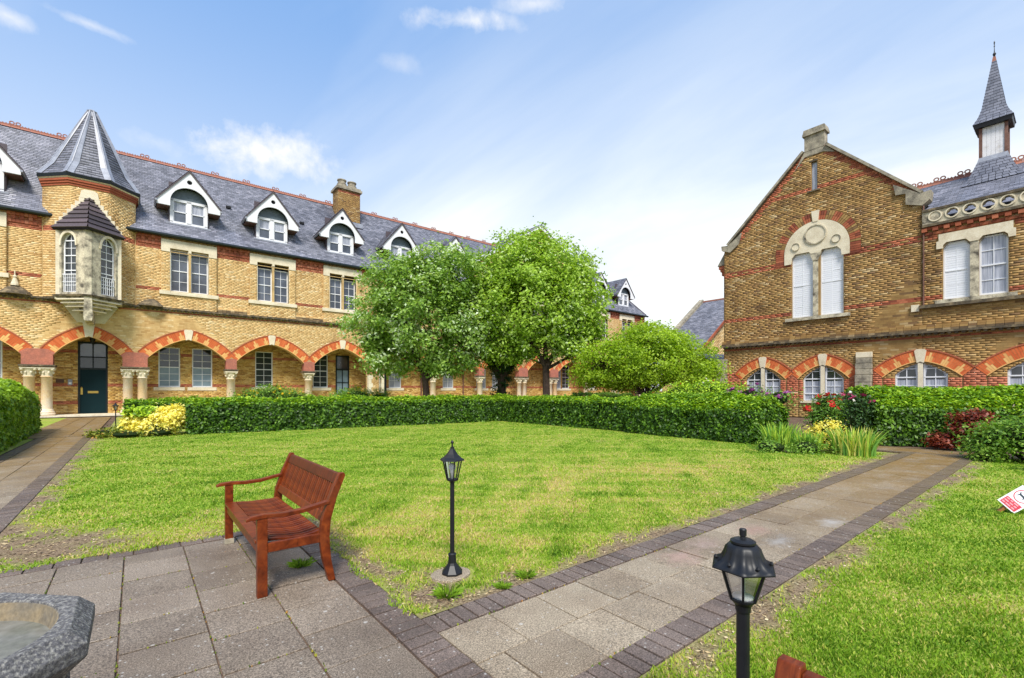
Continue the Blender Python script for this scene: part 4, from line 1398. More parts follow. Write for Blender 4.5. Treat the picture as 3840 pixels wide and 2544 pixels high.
dh = [on_slope([(c - 1.05, 12.72), (c + 1.05, 12.72), (c + 1.05, 14.2), (c + 0.05, 16.1), (c - 0.05, 16.1), (c - 1.05, 14.2)]) for c in DOR]
chh = on_slope(rect(13.7, 15.75, 17.3, 18.4))
tth = on_slope([(-3.9, 11.5), (-0.3, 11.5), (-0.3, 13.6), (-1.5, 15.2), (-2.7, 15.2), (-3.9, 13.6)])
lo_ = Vector((LX0, EY, EZ))
slope_tiles([(0, 0), (LX1 - LX0, 0), (HIPX - LX0, sl), (0, sl)], dh + [chh, tth], (LX0, EY - 0.02, EZ + 0.02), (1, 0, 0), up, 0.175, 0.31, roof, nparts=300,
            key=lambda p: (p + Vector((0, LY, 0)) - CAM).length if p.x > -5.5 else 1e9)
slope_tiles([(0, 0), (10.6, 0), (5.3, sl * 1.02)], [], (LX1 + 0.01, EY, EZ + 0.02), (0, 1, 0), Vector((HIPX - LX1, 0, RZ - EZ)).normalized(), 0.175, 0.31, roof)
hb = MB(); hb.tube([(LX1, EY, EZ + 0.05), (HIPX, RY, RZ + 0.05)], 0.09, 6); mk('hip_tiles', hb, 'slate_d', roof)
crest(roof, LX0, HIPX, RY, RZ + 0.08)
for (x, z) in ((5.35, 15.15), (10.5, 15.15), (5.3 + 18.6, 14.2)):
    y = EY + (z - EZ) / (RZ - EZ) * (RY - EY)
    b = MB(); b.box(x - 0.16, x + 0.16, y - 0.22, y + 0.1, z - 0.03, z + 0.13); mk('roof_vent', b, 'dark', roof)

# ---- dormers (one built, the others copied)


def make_dormer():
    dm = MB()
    # slate cheeks and body
    dm.box(-1.12, -1.05, 0.55, 2.6, 12.72, 14.3); dm.box(1.05, 1.12, 0.55, 2.6, 12.72, 14.3)
    dm.box(-1.1, 1.1, 0.95, 1.0, 12.7, 15.6)
    d_ = mk('dormer', dm, 'slate_d', lw)
    # gable board with arched cut and round vent
    gbd = MB()
    prof = [(-1.76, 13.72), (-1.05, 13.72), (-1.05, 14.05)] + [(1.05 * math.cos(a), 14.05 + 1.05 * math.sin(a)) for a in [PI - PI * i / 18 for i in range(1, 18)]] + [(1.05, 14.05), (1.05, 13.72), (1.76, 13.72), (1.76, 14.08), (0, 16.22), (-1.76, 14.08)]
    gbd.panel(prof, [circ(0, 15.5, 0.15, 14)], 0.05, 0.12, 0, sides=0.10)
    gbd.add([(x, 0.0501 + 0.10, z) for x, z in prof], [tuple(range(len(prof)))][:0], 0)
    ob('gable_board', (lambda me: me)(gbd.mesh('gable_board', ['white'])), d_)
    b = MB(); b.prism(circ(0, 15.5, 0.2, 12), 0.2, 0.24); mk('vent_hole', b, 'dark', d_)
    # soffit behind board
    for s_ in (-1.74, 1.06):
        b = MB(); b.box(s_, s_ + 0.68, 0.16, 1.9, 13.72, 13.80); mk('soffit', b, 'woodt', d_)
    # window box
    wf = MB()
    wf.box(-1.05, -0.88, 0.45, 0.62, 12.78, 14.32); wf.box(0.88, 1.05, 0.45, 0.62, 12.78, 14.32); wf.box(-0.13, 0.13, 0.45, 0.62, 12.78, 14.32)
    wf.box(-1.05, 1.05, 0.45, 0.62, 12.66, 12.86); wf.box(-1.05, 1.05, 0.45, 0.62, 14.2, 14.36)
    for sx in (-0.5, 0.5):
        wf.box(sx - 0.38, sx + 0.38, 0.5, 0.6, 13.50, 13.56)
        wf.box(sx - 0.38, sx - 0.32, 0.5, 0.6, 12.86, 14.2); wf.box(sx + 0.32, sx + 0.38, 0.5, 0.6, 12.86, 14.2)
    mk('window_frame', wf, 'white', d_)
    for sx in (-0.5, 0.5):
        b = MB(); b.box(sx - 0.34, sx + 0.34, 0.56, 0.58, 12.86, 13.5); mk('pane', b, 'glass', d_)
        b = MB(); b.box(sx - 0.34, sx + 0.34, 0.56, 0.58, 13.56, 14.2); mk('pane', b, 'curtain' if sx < 0 else 'curtain', d_)
    b = MB(); b.prism([(1.04 * math.cos(a), 14.30 + 0.82 * math.sin(a)) for a in [PI * i / 16 for i in range(17)]], 0.48, 0.52); mk('arched_board', b, 'tymp', d_)
    # roof
    r = MB()
    for s in (-1, 1):
        yb = lambda z: EY + (z - EZ) / (RZ - EZ) * (RY - EY)
        r.add([(s * 1.86, -0.02, 13.98), (0, -0.02, 16.28), (0, yb(16.28) + 0.05, 16.28), (s * 1.86, yb(13.98) + 0.05, 13.98),
               (s * 1.86, -0.02, 13.90), (0, -0.02, 16.17), (0, yb(16.28), 16.17), (s * 1.86, yb(13.98), 13.90)],
              [(0, 1, 2, 3), (4, 7, 6, 5), (0, 4, 5, 1), (1, 5, 6, 2), (2, 6, 7, 3), (3, 7, 4, 0)])
    mk('dormer_roof', r, 'slate_d', d_)
    for s in (-1, 1):
        sl2 = math.hypot(1.86, 2.3)
        yE, yR = EY + (13.98 - EZ) / (RZ - EZ) * (RY - EY), EY + (16.28 - EZ) / (RZ - EZ) * (RY - EY)
        pl = [(0, 0), (yE, 0), (yR, sl2), (0, sl2)]
        slope_tiles(pl, [], (s * 1.86, -0.03, 14.0), (0, 1, 0), Vector((-s * 1.86, 0, 2.3)).normalized(), 0.175, 0.31, d_)
    # lead apron and cheeks flashing
    b = MB(); b.box(-1.25, 1.25, 0.36, 0.5, 12.6, 12.70); b.tube([(-1.8, -0.06, 13.92), (-1.8, 1.5, 13.92)], 0.07, 6, 0); b.tube([(1.8, -0.06, 13.92), (1.8, 1.5, 13.92)], 0.07, 6, 0)
    mk('lead_apron', b, 'lead', d_)
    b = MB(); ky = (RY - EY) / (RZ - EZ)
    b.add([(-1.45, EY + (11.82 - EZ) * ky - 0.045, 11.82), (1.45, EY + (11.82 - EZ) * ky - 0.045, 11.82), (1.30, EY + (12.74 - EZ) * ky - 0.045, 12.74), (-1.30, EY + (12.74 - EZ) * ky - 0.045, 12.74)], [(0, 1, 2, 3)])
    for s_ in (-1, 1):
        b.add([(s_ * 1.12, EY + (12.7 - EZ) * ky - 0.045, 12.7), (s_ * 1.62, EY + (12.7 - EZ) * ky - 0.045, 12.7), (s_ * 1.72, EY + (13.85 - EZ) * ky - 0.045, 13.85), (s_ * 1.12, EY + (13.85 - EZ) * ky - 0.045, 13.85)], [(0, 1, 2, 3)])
    mk('dark_slope_sheet', b, 'slate_dk', d_, fix=False)  # thin darker sheets laid over the slates below and beside the dormer
    return d_


def copy_tree(o, parent):
    c = o.copy(); COL.objects.link(c); c.parent = parent
    for ch in list(o.children):
        copy_tree(ch, c)
    return c


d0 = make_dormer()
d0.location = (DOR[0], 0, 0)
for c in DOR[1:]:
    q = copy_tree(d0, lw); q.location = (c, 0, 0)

# ---- cross gable over the middle of the wing
cx, hw, ez, az = CG
cg = MB(); cg.prism([(cx - hw, ez), (cx + hw, ez), (cx, az)], 0.0, 0.3); cgo = mk('cross_gable', cg, 'brick_l', lw)
b = MB(); b.box(cx - hw, cx + hw, 0.0, 0.3, TOPZ, ez); mk('cross_gable_wall', b, 'brick_l', lw)
b = MB()
for s in (-1, 1):
    b.prism([(cx + s * hw * 1.03, ez - 0.25), (cx + s * hw * 1.03, ez + 0.15), (cx, az + 0.25), (cx, az - 0.2)], -0.35, -0.25)
mk('bargeboard', b, 'white', cgo)
b = MB()
for s in (-1, 1):
    b.add([(cx + s * hw * 1.05, -0.4, ez - 0.1), (cx, -0.4, az + 0.2), (cx, 10, az + 0.2), (cx + s * hw * 1.05, 10, ez - 0.1)], [(0, 1, 2, 3)])
cr = mk('cross_roof', b, 'under', lw)
for s in (-1, 1):
    L_ = math.hypot(hw * 1.05, az - ez + 0.3)
    slope_tiles([(0, 0), (9, 0), (9, L_), (0, L_)], [], (cx + s * hw * 1.05, -0.42, ez - 0.08), (0, 1, 0), Vector((-s * hw * 1.05, 0, az - ez + 0.3)).normalized(), 0.175, 0.31, cr)

# ---- chimney
b = MB(); b.box(13.75, 15.7, 3.35, 4.75, 16.6, 19.3); ch = mk('chimney', b, 'mortar_r', lw)
rr = courses(rect(13.75, 15.7, 16.6, 19.3), [], 0.100, 0.30, 0.010)
brick_mesh('chimney_brickwork', rr, 3.35, 0.012, ['brick_r', 'red'], lambda R, n: ((np.abs(R[:, 2] - 19.1) < 0.1).astype(int), rng.random(n)), ch, kindname='chimney_brickwork')
rr = courses(rect(3.35, 4.75, 16.6, 19.3), [], 0.100, 0.30, 0.010)
b = MB()
for r_ in rr: b.box(13.738, 13.76, r_[0], r_[1], r_[2], r_[3], 0, random.random())
mk('chimney_side_brickwork', b, 'brick_r', ch, fix=False, kind='stuff')
b = MB(); b.box(13.6, 15.85, 3.2, 4.9, 19.3, 19.5); b.box(13.7, 15.75, 3.3, 4.8, 19.5, 19.66); mk('chimney_cap', b, 'stone_g', ch)
for x in (14.3, 15.2):
    b = MB(); b.lathe([(0.46, 0), (0.40, 0.3), (0.42, 0.36), (0.34, 0.42), (0.34, 0.62), (0.40, 0.66), (0.40, 0.74), (0.30, 0.76)], (x, 4.05, 19.62), 14); mk('chimney_pot', b, 'stone_g', ch)
b = MB(); b.box(13.6, 15.85, 3.1, 3.34, 16.1, 16.5); mk('chimney_flashing', b, 'lead', ch)

# ---- stone vent caps on the string course
for x in (-5.25, 0.75):
    b = MB(); b.lathe([(0.75, 0), (0.70, 0.12), (0.35, 0.42), (0.2, 0.5)], (x, 0.1, 6.93), 8); mk('weathered_cap', b, 'soot', lw)
    if x < 0:
        b = MB(); b.lathe([(0.17, 0), (0.17, 0.1), (0.11, 0.3), (0.07, 0.42), (0.10, 0.5), (0.03, 0.6), (0.03, 0.85)], (x, -0.1, 7.42), 10); mk('cap_finial', b, 'stone', lw)

# ---- octagonal turret
TC = Vector((-2.1, 0.9)); TR = 2.25


def octo(r, rot=22.5):
    return [(TC.x + r * math.cos(math.radians(rot + 45 * k)), TC.y + r * math.sin(math.radians(rot + 45 * k))) for k in range(8)]


def octo_ring(mb, r0, z0, r1, z1, m=0):
    a, c = octo(r0), octo(r1)
    mb.add([(x, y, z0) for x, y in a] + [(x, y, z1) for x, y in c], [(i, (i + 1) % 8, 8 + (i + 1) % 8, 8 + i) for i in range(8)], m)


t = MB(); octo_ring(t, TR, 6.93, TR, 13.75); turret = mk('turret', t, 'mortar', lw, fix=False)
P8 = octo(TR)
for k in (3, 4, 5, 6, 7, 0):   # faces towards the court
    a = Vector(P8[k]); c = Vector(P8[(k + 1) % 8])
    if (a.y + c.y) / 2 > 1.4: continue
    L8 = (c - a).length
    holes = []
    if k == 5:
        holes = [[(0.05, 6.9), (L8 - 0.05, 6.9), (L8 - 0.05, 11.0), (L8 / 2 + 0.2, 13.0), (L8 / 2 - 0.2, 13.0), (0.05, 11.0)]]
    rr = courses(rect(0.012, L8 - 0.012, 6.95, 13.35), holes, 0.100, 0.30, 0.010)
    ax = (c - a).normalized(); nx = Vector((ax.y, -ax.x))
    holder = ob('turret_face', None, turret, loc=(a.x, a.y, 0), rot=(0, 0, math.atan2(ax.y, ax.x)))
    R = np.array([r_[:4] for r_ in rr]); n = len(R)
    V = np.zeros((n, 8, 3)); yy = -0.012 * (0.6 + 0.6 * rng.random(n))
    for q, (xi, yi, zi) in enumerate([(0, 0, 2), (1, 0, 2), (1, 0, 3), (0, 0, 3), (0, 1, 2), (1, 1, 2), (1, 1, 3), (0, 1, 3)]):
        V[:, q, 0] = R[:, xi]; V[:, q, 2] = R[:, zi]; V[:, q, 1] = yy if yi == 0 else 0.004
    F = np.array([(0, 1, 2, 3), (0, 4, 5, 1), (3, 2, 6, 7), (1, 5, 6, 2), (0, 3, 7, 4)])
    zc = (R[:, 2] + R[:, 3]) / 2
    # place in turret space
    ca, sa = ax.x, ax.y
    X = V[:, :, 0] * ca - V[:, :, 1] * sa + a.x; Y = V[:, :, 0] * sa + V[:, :, 1] * ca + a.y
    V[:, :, 0] = X; V[:, :, 1] = Y
    me = npmesh('turret_brickwork', V.reshape(-1, 3), (F[None] + 8 * np.arange(n)[:, None, None]).reshape(-1, 4), ['brick_l', 'red'], np.repeat(rng.random(n), 5))
    me.polygons.foreach_set('material_index', np.repeat((((zc > 10.75) & (zc < 11.05))).astype(np.int32), 5))
    bpy.data.objects.remove(holder)
    ob('turret_brickwork', me, turret, kind='stuff')
# corbelled red courses
for k, (zz, rr_) in enumerate(((13.32, 0.05), (13.45, 0.10), (13.58, 0.15))):
    b = MB(); octo_ring(b, TR + rr_, zz, TR + rr_, zz + 0.125); octo_ring(b, TR - 0.1, zz, TR + rr_, zz); octo_ring(b, TR + rr_, zz + 0.125, TR - .1, zz + 0.125)
    mk('turret_corbel', b, 'red_r', turret)
b = MB(); octo_ring(b, TR + 0.14, 13.71, TR + 0.2, 13.77); octo_ring(b, TR + 0.2, 13.77, TR + 0.2, 13.8); mk('turret_cornice', b, 'stone', turret)
b = MB(); octo_ring(b, TR + 0.22, 13.78, TR + 0.27, 13.94); octo_ring(b, TR - 0.1, 13.78, TR + 0.22, 13.78); octo_ring(b, TR + 0.27, 13.94, TR + 0.1, 13.98); mk('turret_gutter', b, 'gutter', turret)
APZ = 18.75
tr = MB(); octo_ring(tr, TR + 0.2, 13.95, TR - 0.35, 14.75); octo_ring(tr, TR - 0.35, 14.75, 0.14, APZ); tro = mk('turret_roof', tr, 'under', turret)
PA, PB = octo(TR + 0.2), octo(TR - 0.35)
sing_parent = tro
for k in range(8):
    for (pp, zlo, r_hi, zhi) in ((PA, 13.95, TR - 0.35, 14.75), (PB, 14.75, 0.14, APZ)):
        a = Vector((*pp[k], zlo)); c = Vector((*pp[(k + 1) % 8], zlo))
        hi = octo(r_hi)
        mt = (Vector((*hi[k], zhi)) + Vector((*hi[(k + 1) % 8], zhi))) / 2; mb_ = (a + c) / 2
        upv = (mt - mb_); hl = upv.length; wl0 = (c - a).length; wl1 = (Vector(hi[k]) - Vector(hi[(k + 1) % 8])).length
        slope_tiles([(0, 0), (wl0, 0), (wl0 / 2 + wl1 / 2, hl), (wl0 / 2 - wl1 / 2, hl)], [], a + Vector((0, 0, 0.01)), (c - a), upv, 0.2, 0.34, tro, kindname='turret_slates')
    # lead hip rolls
    b = MB()
    o1 = Vector((*PA[k], 13.97)); o2 = Vector((*PB[k], 14.79)); o3 = Vector((*octo(0.14)[k], APZ + 0.03))
    rad = Vector((PA[k][0] - TC.x, PA[k][1] - TC.y, 0)).normalized(); tan = Vector((-rad.y, rad.x, 0))
    w1 = 0.26
    for (pa, pb, wa, wb) in ((o1, o2, w1, w1), (o2, o3, w1, 0.06)):
        nrm = (pb - pa).cross(tan).normalized() * (-1 if (pb - pa).cross(tan).dot(rad) < 0 else 1)
        side = -rad * 0.105 * (wa / w1); sideb = -rad * 0.105 * (wb / w1)
        q = [pa + tan * wa + side, pa + nrm * 0.05, pa - tan * wa + side, pb + tan * wb + sideb, pb + nrm * 0.05, pb - tan * wb + sideb]
        off = nrm * 0.035
        q = [x_ + off for x_ in q]
        b.add(q, [(0, 1, 4, 3), (1, 2, 5, 4)])
        b.tube([pa + nrm * 0.06, pb + nrm * 0.06], 0.045, 6)
    mk('lead_hip', b, 'lead', tro)
b = MB(); octo_ring(b, 0.34, APZ - 0.5, 0.24, APZ - 0.05); octo_ring(b, 0.24, APZ - 0.05, 0.27, APZ + 0.02); octo_ring(b, 0.27, APZ + 0.02, 0.10, APZ + 0.14); octo_ring(b, 0.10, APZ + 0.14, 0.01, APZ + 0.15); mk('lead_cap', b, 'lead', tro)

# ---- stone oriel on the turret face (triangular plan)
FY = TC.y - TR * math.cos(math.radians(22.5))     # front face of turret
OX = -2.1; OW = 1.32; OD = 1.05
ori = MB()
pl = [(OX - OW, FY), (OX - 0.14, FY - OD), (OX + 0.14, FY - OD), (OX + OW, FY)]


def tri_slab(mb, s, z0, z1, m=0, s2=None):
    s2 = s if s2 is None else s2
    def P(sv): return [(OX + (x - OX) * sv, FY + (y - FY) * sv) for x, y in pl]
    a, c = P(s), P(s2)
    mb.add([(x, y, z0) for x, y in a] + [(x, y, z1) for x, y in c], [(0, 1, 2, 3), (7, 6, 5, 4), (0, 4, 5, 1), (1, 5, 6, 2), (2, 6, 7, 3), (3, 7, 4, 0)], m)


sp_ = MB()
sp_.box(OX - 1.42, OX - 1.22, FY - 0.05, FY + 0.1, 7.0, 10.85); sp_.box(OX + 1.22, OX + 1.42, FY - 0.05, FY + 0.1, 7.0, 10.85)
for k in range(7):       # stepped stone edge beside the little roof
    x = 1.45 - k * 0.165; z = 10.85 + k * 0.27
    for s in (-1, 1):
        sp_.box(min(OX + s * x, OX + s * (x - 0.24)), max(OX + s * x, OX + s * (x - 0.24)), FY - 0.05, FY + 0.1, z, z + 0.275)
sp_.prism([(OX - 0.42, 12.72), (OX + 0.42, 12.72), (OX + 0.36, 13.12), (OX + 0.2, 13.22), (OX - 0.2, 13.22), (OX - 0.36, 13.12)], FY - 0.055, FY + 0.1)
mk('stone_surround', sp_, 'stone', turret)
# canted stone faces with pointed windows
for s in (-1, 1):
    a = Vector((OX - OW, FY)) if s < 0 else Vector((OX + 0.14, FY - OD)); c = Vector((OX - 0.14, FY - OD)) if s < 0 else Vector((OX + OW, FY))
    ax = (c - a); Lf = ax.length; ang = math.atan2(ax.y, ax.x)
    wc_ = Lf * (0.40 if s < 0 else 0.60); ww = 0.43
    win = [(wc_ - ww, 7.12), (wc_ + ww, 7.12), (wc_ + ww, 9.75)] + [(wc_ + ww * math.cos(a_) , 9.75 + 0.72 * math.sin(a_) ** 0.8) for a_ in [PI * i / 12 for i in range(1, 12)]] + [(wc_ - ww, 9.75)]
    f_ = MB(); f_.panel(rect(0, Lf, 6.95, 10.9), [win], 0, 0.2, 0)
    f_.strip([(x_ * 1.0, z_) for x_, z_ in win[2:]], [(wc_ + (x_ - wc_) * 1.22, 9.7 + (z_ - 9.7) * 1.2) for x_, z_ in win[2:]], -0.06, 0.02, 1)
    of = mk('oriel_face', f_, ['stone_d', 'stone'], turret, fix=False, loc=(a.x, a.y, 0), rot=(0, 0, ang))
    wn = arched_lights(of, 0, 0.14, 0, win, 'glass_d')
    rl = MB()
    for kx in range(7):
        x_ = wc_ - 0.36 + kx * 0.12; rl.box(x_ - 0.012, x_ + 0.012, 0.06, 0.085, 7.15, 8.15)
    rl.box(wc_ - ww, wc_ + ww, 0.055, 0.09, 8.12, 8.17); rl.box(wc_ - ww, wc_ + ww, 0.055, 0.09, 7.7, 7.73)
    mk('window_guard', rl, 'white', of)
nb = MB(); tri_slab(nb, 0.97, 6.95, 10.85, 0); 
nb2 = MB(); nb2.box(OX - 0.15, OX + 0.15, FY - OD - 0.015, FY - OD + 0.1, 6.95, 10.88); mk('oriel_nose', nb2, 'stone_d', turret)
b = MB(); b.box(OX - 1.2, OX + 1.2, FY - 0.02, FY + 0.02, 7, 10.8); mk('oriel_backing', b, 'dark', turret)
cbm = MB()
for (s0, s1, z0, z1, m_) in ((1.15, 1.19, 6.86, 6.97, 1), (1.02, 1.02, 6.76, 6.86, 0), (1.08, 1.08, 6.69, 6.76, 2), (0.88, 0.88, 6.58, 6.69, 0), (0.93, 0.93, 6.51, 6.58, 2), (0.72, 0.72, 6.38, 6.51, 0), (0.77, 0.77, 6.32, 6.38, 2), (0.52, 0.52, 6.18, 6.32, 0), (0.57, 0.57, 6.12, 6.18, 2), (0.34, 0.34, 6.0, 6.12, 0)):
    tri_slab(cbm, s0, z0, z1, m_, s1)
cbm.box(OX - 1.45, OX + 1.45, FY - 0.04, 0.0, 6.72, 6.96, 0)
cbm.prism([(OX - 1.3, 6.75), (OX - 0.62, 5.62), (OX + 0.62, 5.62), (OX + 1.3, 6.75)], -0.06, 0.02, 2)
mk('oriel_corbel', cbm, ['stone_d', 'soot', 'stone'], turret)
# turret underside between wall and string
b = MB(); octo_ring(b, TR + 0.06, 6.83, TR + 0.1, 6.95); octo_ring(b, TR * 0.55, 6.55, TR + 0.02, 6.83); mk('turret_string', b, 'soot', turret)
b = MB(); b.prism([(OX - 0.2, 5.75), (OX - 0.16, 6.9), (OX + 0.16, 6.9), (OX + 0.2, 5.75), (OX + 0.16, 5.5), (OX - 0.16, 5.5)], FY - OD - 0.1, -0.05)
mk('corbel_bracket', b, 'stone_d', turret)
# little tiled roof over the oriel
rp = Vector((OX, FY - 0.02, 12.85)); nose = Vector((OX, FY - OD - 0.35, 10.72)); 
for s in (-1, 1):
    e = Vector((OX + s * (OW + 0.28), FY - 0.02, 10.72))
    rw = MB(); n_ = 7
    for k in range(n_):
        t0, t1 = k / n_, (k + 1) / n_
        def pt(u_, t_): return e.lerp(rp, t_) * (1 - u_) + nose.lerp(rp, t_) * u_
        a_, b2, c_, d_ = pt(0, t0), pt(1, t0), pt(1, t1), pt(0, t1)
        nn = (b2 - a_).cross(d_ - a_).normalized()
        if nn.y > 0: nn = -nn
        lift = nn * 0.06
        rw.add([a_ + lift, b2 + lift, c_, d_, a_, b2], [(0, 1, 2, 3), (4, 5, 1, 0)], 0, random.random())
    mk('oriel_roof', rw, 'slate_d', turret, fix=False)
b = MB(); b.add([tuple(nose + Vector((0, 0.06, -0.1))), (OX - OW - 0.2, FY, 10.62), (OX + OW + 0.2, FY, 10.62), tuple(nose + Vector((0, 0.0, 0.02))), (OX - OW - 0.28, FY, 10.74), (OX + OW + 0.28, FY, 10.74)],
               [(0, 1, 2), (0, 3, 4, 1), (0, 2, 5, 3)]); mk('oriel_eaves', b, 'blackm', turret)

# ================================================================== RIGHT WING WITH THE GABLE
RU, RV0 = 30.0, 14.8
rw_ = thing('brick_building', 'brown brick gabled wing with shuttered windows, stone parapet and slate spire on the right', 'building', (RU, RV0, 0), -PI / 2)
RX1 = 24.0; GX = 9.86
cam_r = (RV0, -RU, EYE)      # camera in this building's own axes (x runs along the front, y into the building)
rarch = [(2.42, 1.28, 0.80, 0.56), (5.62, 1.24, 0.80, 0.56), (9.80, 1.48, 0.78, 0.56), (13.72, 1.60, 0.86, 0.56), (17.9, 1.6, 0.86, 0.56), (21.9, 1.5, 0.8, 0.56)]
RS = 2.22
rh = []          # holes for lights under the arches
light_polys = []
for (c, w, r, th) in rarch:
    for s in (-1, 1):
        l, rr_ = arc_pts(c, RS - 0.02, 1.04 if w < 1.4 else w * 0.80, r * 0.97, 0, 20, math.radians(15))
        arr = l if s < 0 else rr_
        x_in, x_out = c + s * 0.095, c + s * 0.99
        xs = [x_out + (x_in - x_out) * i / 8 for i in range(9)]
        def zat(x):
            for i in range(len(arr) - 1):
                a, b = arr[i], arr[i + 1]
                if (a[0] - x) * (b[0] - x) <= 0 and a[0] != b[0]:
                    return a[1] + (b[1] - a[1]) * (x - a[0]) / (b[0] - a[0])
            return arr[-1][1]
        poly = [(x_out, 0.95)] + [(x, zat(x) - 0.02) for x in xs] + [(x_in, 0.95)]
        if s < 0: poly = poly[::-1]
        light_polys.append(poly[::-1] if s < 0 else poly)
        rh.append(poly)
sash_r = [(4.59, 1.10, 5.80, 3.72), (6.05, 1.10, 5.80, 3.72)]
sash_2 = [(11.08, 0.92, 5.90, 2.72), (12.30, 0.92, 5.90, 2.72), (17.0, .92, 5.9, 2.72), (18.22, .92, 5.9, 2.72)]
up_h = []


def shouldered(cx, w, z, h):
    return [(cx - w / 2, z), (cx + w / 2, z), (cx + w / 2, z + h - 0.22), (cx + w / 2 - 0.16, z + h), (cx - w / 2 + 0.16, z + h), (cx - w / 2, z + h - 0.22)]


for cx_, w, z, h in sash_r + sash_2:
    up_h.append(shouldered(cx_, w, z, h))
slit = rect(5.04, 5.34, 12.98, 14.62)
EA = 11.2; AP = (5.22, 15.3)
gable = [(0, 0), (GX, 0), (GX, EA), (AP[0] + 0.5, AP[1]), (AP[0] - 0.5, AP[1]), (0.35, 10.9), (0, 10.6)]
w_ = MB()
w_.panel([(0, 0), (GX, 0), (GX, EA), (AP[0] + 0.5, AP[1]), (AP[0] - 0.5, AP[1]), (0.35, 10.9), (0, 10.6)], rh[:5] + up_h[:2] + [slit], 0, 0.25, 0)
# (third arch straddles the joint between the two fronts, so it is cut from the second sheet)
wr = mk('wall', w_, 'mortar_r', rw_, fix=False)
w2 = MB(); w2.panel(rect(GX, RX1, 0, 9.5), rh[5:] + up_h[2:], 0.006, 0.25, 0)
mk('wall', w2, 'mortar_r', rw_, fix=False)
ringh = [arch_outline(c, RS, w, r, th + 0.04) + [(c + w + 0.2, RS - 2.4), (c - w - 0.2, RS - 2.4)] for c, w, r, th in rarch]
tymp_c, tymp_z, tymp_r = 5.27, 9.58, 1.62
big = circ(tymp_c, tymp_z, 2.12, 30, 0, PI, False) + [(tymp_c - 2.12, 8.95), (tymp_c + 2.12, 8.95)]


def cls_right(R, n):
    z = (R[:, 2] + R[:, 3]) / 2; x = (R[:, 0] + R[:, 1]) / 2
    red = (np.abs(z - 6.02) < 0.10) | ((np.abs(z - 13.12) < 0.11))
    chk = np.abs(z - 9.02) < 0.15
    red |= chk & (((x / 0.36).astype(int) % 2 == 0) | (np.abs(z - 9.02) > 0.09))
    red |= np.abs(z - 4.17) < 0.06
    red |= (z < 1.45) & (z > 1.1)
    red |= (z < RS) & (z > 1.55)
    # red brick borders under the gable coping
    dl = (z - (EA + (x - GX) * (AP[1] - EA) / (AP[0] + 0.5 - GX)))
    dr_ = (z - (10.9 + (x - 0.35) * (AP[1] - 10.9) / (AP[0] - 0.5 - 0.35)))
    red |= ((dl > -0.42) | (dr_ > -0.42)) & (z > 10.9) & (x < GX)
    rv = rng.random(n)
    # the storey below the string is a cleaner, more even brick
    low = z < 4.3
    rv = np.where(low & ~red, 0.45 + 0.5 * rv, rv)
    return red.astype(int), rv


rr = courses(gable, rh[:5] + up_h[:2] + [slit, big] + ringh[:3] + [rect(4.02, 6.62, 5.6, 9.2), rect(0, GX, 4.3, 4.44), rect(7.18, 7.90, 0, 3.62)], 0.108, 0.34, 0.010)
brick_mesh('brickwork', rr, 0, 0.007, ['brick_r', 'red_r'], cls_right, wr, 150, cam_r, 'brick', 'brickwork')
rr = courses(rect(GX, RX1, 0, 9.5), rh[5:] + up_h[2:] + ringh[2:] + [rect(10.44, 12.94, 8.4, 9.06), rect(10.6, 12.78, 5.72, 8.5), rect(16.4, 18.85, 8.4, 9.06), rect(16.52, 18.7, 5.72, 8.5), rect(GX, RX1, 5.55, 5.7), rect(GX, RX1, 4.3, 4.44)], 0.108, 0.34, 0.010)
brick_mesh('brickwork', rr, 0.006, 0.007, ['brick_r', 'red_r'], cls_right, wr, 150, cam_r, 'brick', 'brickwork')
# brick infill inside the lower arches beside the lights
b = MB()
for (c, w, r, th) in rarch:
    l, r2 = arc_pts(c, RS, w, r, 0, 20)
    poly = l + r2[::-1][1:]
    for x in np.arange(c - w, c + w, 0.40):
        pass
infill = MB(); rects = []
for i, (c, w, r, th) in enumerate(rarch):
    l, r2 = arc_pts(c, RS, w, r, 0, 20)
    poly = l + r2[::-1][1:] + [(c + w, 0), (c - w, 0)]
    rects += courses(poly, [rh[2 * i], rh[2 * i + 1], rect(c - 0.10, c + 0.10, 0, 4)], 0.108, 0.34, 0.010)
mi_r = lambda R, n: ((((R[:, 2] > 1.5) & (R[:, 2] < 2.1)) | ((R[:, 2] > 1.0) & (R[:, 2] < 1.3))).astype(int), 0.4 + 0.5 * rng.random(n))
brick_mesh('infill_brickwork', rects, -0.001, 0.012, ['brick_r', 'red'], mi_r, wr, kindname='infill_brickwork')
# red brick jambs between and beside the arches
rects = []
jx = [rect(0.05, 1.08, 1.5, RS + 0.5), rect(3.76, 4.36, 1.5, RS + 0.5), rect(6.88, 7.16, 1.5, RS + 0.5), rect(7.9, 8.28, 1.5, RS + 0.5), rect(11.32, 12.1, 1.5, RS + 0.5), rect(15.34, 16.3, 1.5, RS + 0.5)]
for j in jx:
    rects += courses(j, [arch_outline(c, RS, w, r, th) + [(c + w * 0.9, RS), (c - w * 0.9, RS)] for c, w, r, th in rarch], 0.108, 0.34, 0.010)
    rects += courses(rect(j[0][0], j[1][0], 0.0, 1.36), [], 0.108, 0.34, 0.010)
brick_mesh('jamb_brickwork', rects, -0.004, 0.016, ['red', 'brick_r'], lambda R, n: ((R[:, 2] < 1.0).astype(int), 0.3 + 0.6 * rng.random(n)), wr, kindname='jamb_brickwork')
b = MB()
for j in jx: b.box(j[0][0], j[1][0], -0.02, 0.02, 1.38, 1.47)
mk('stone_bands', b, 'column', rw_, kind='stuff')
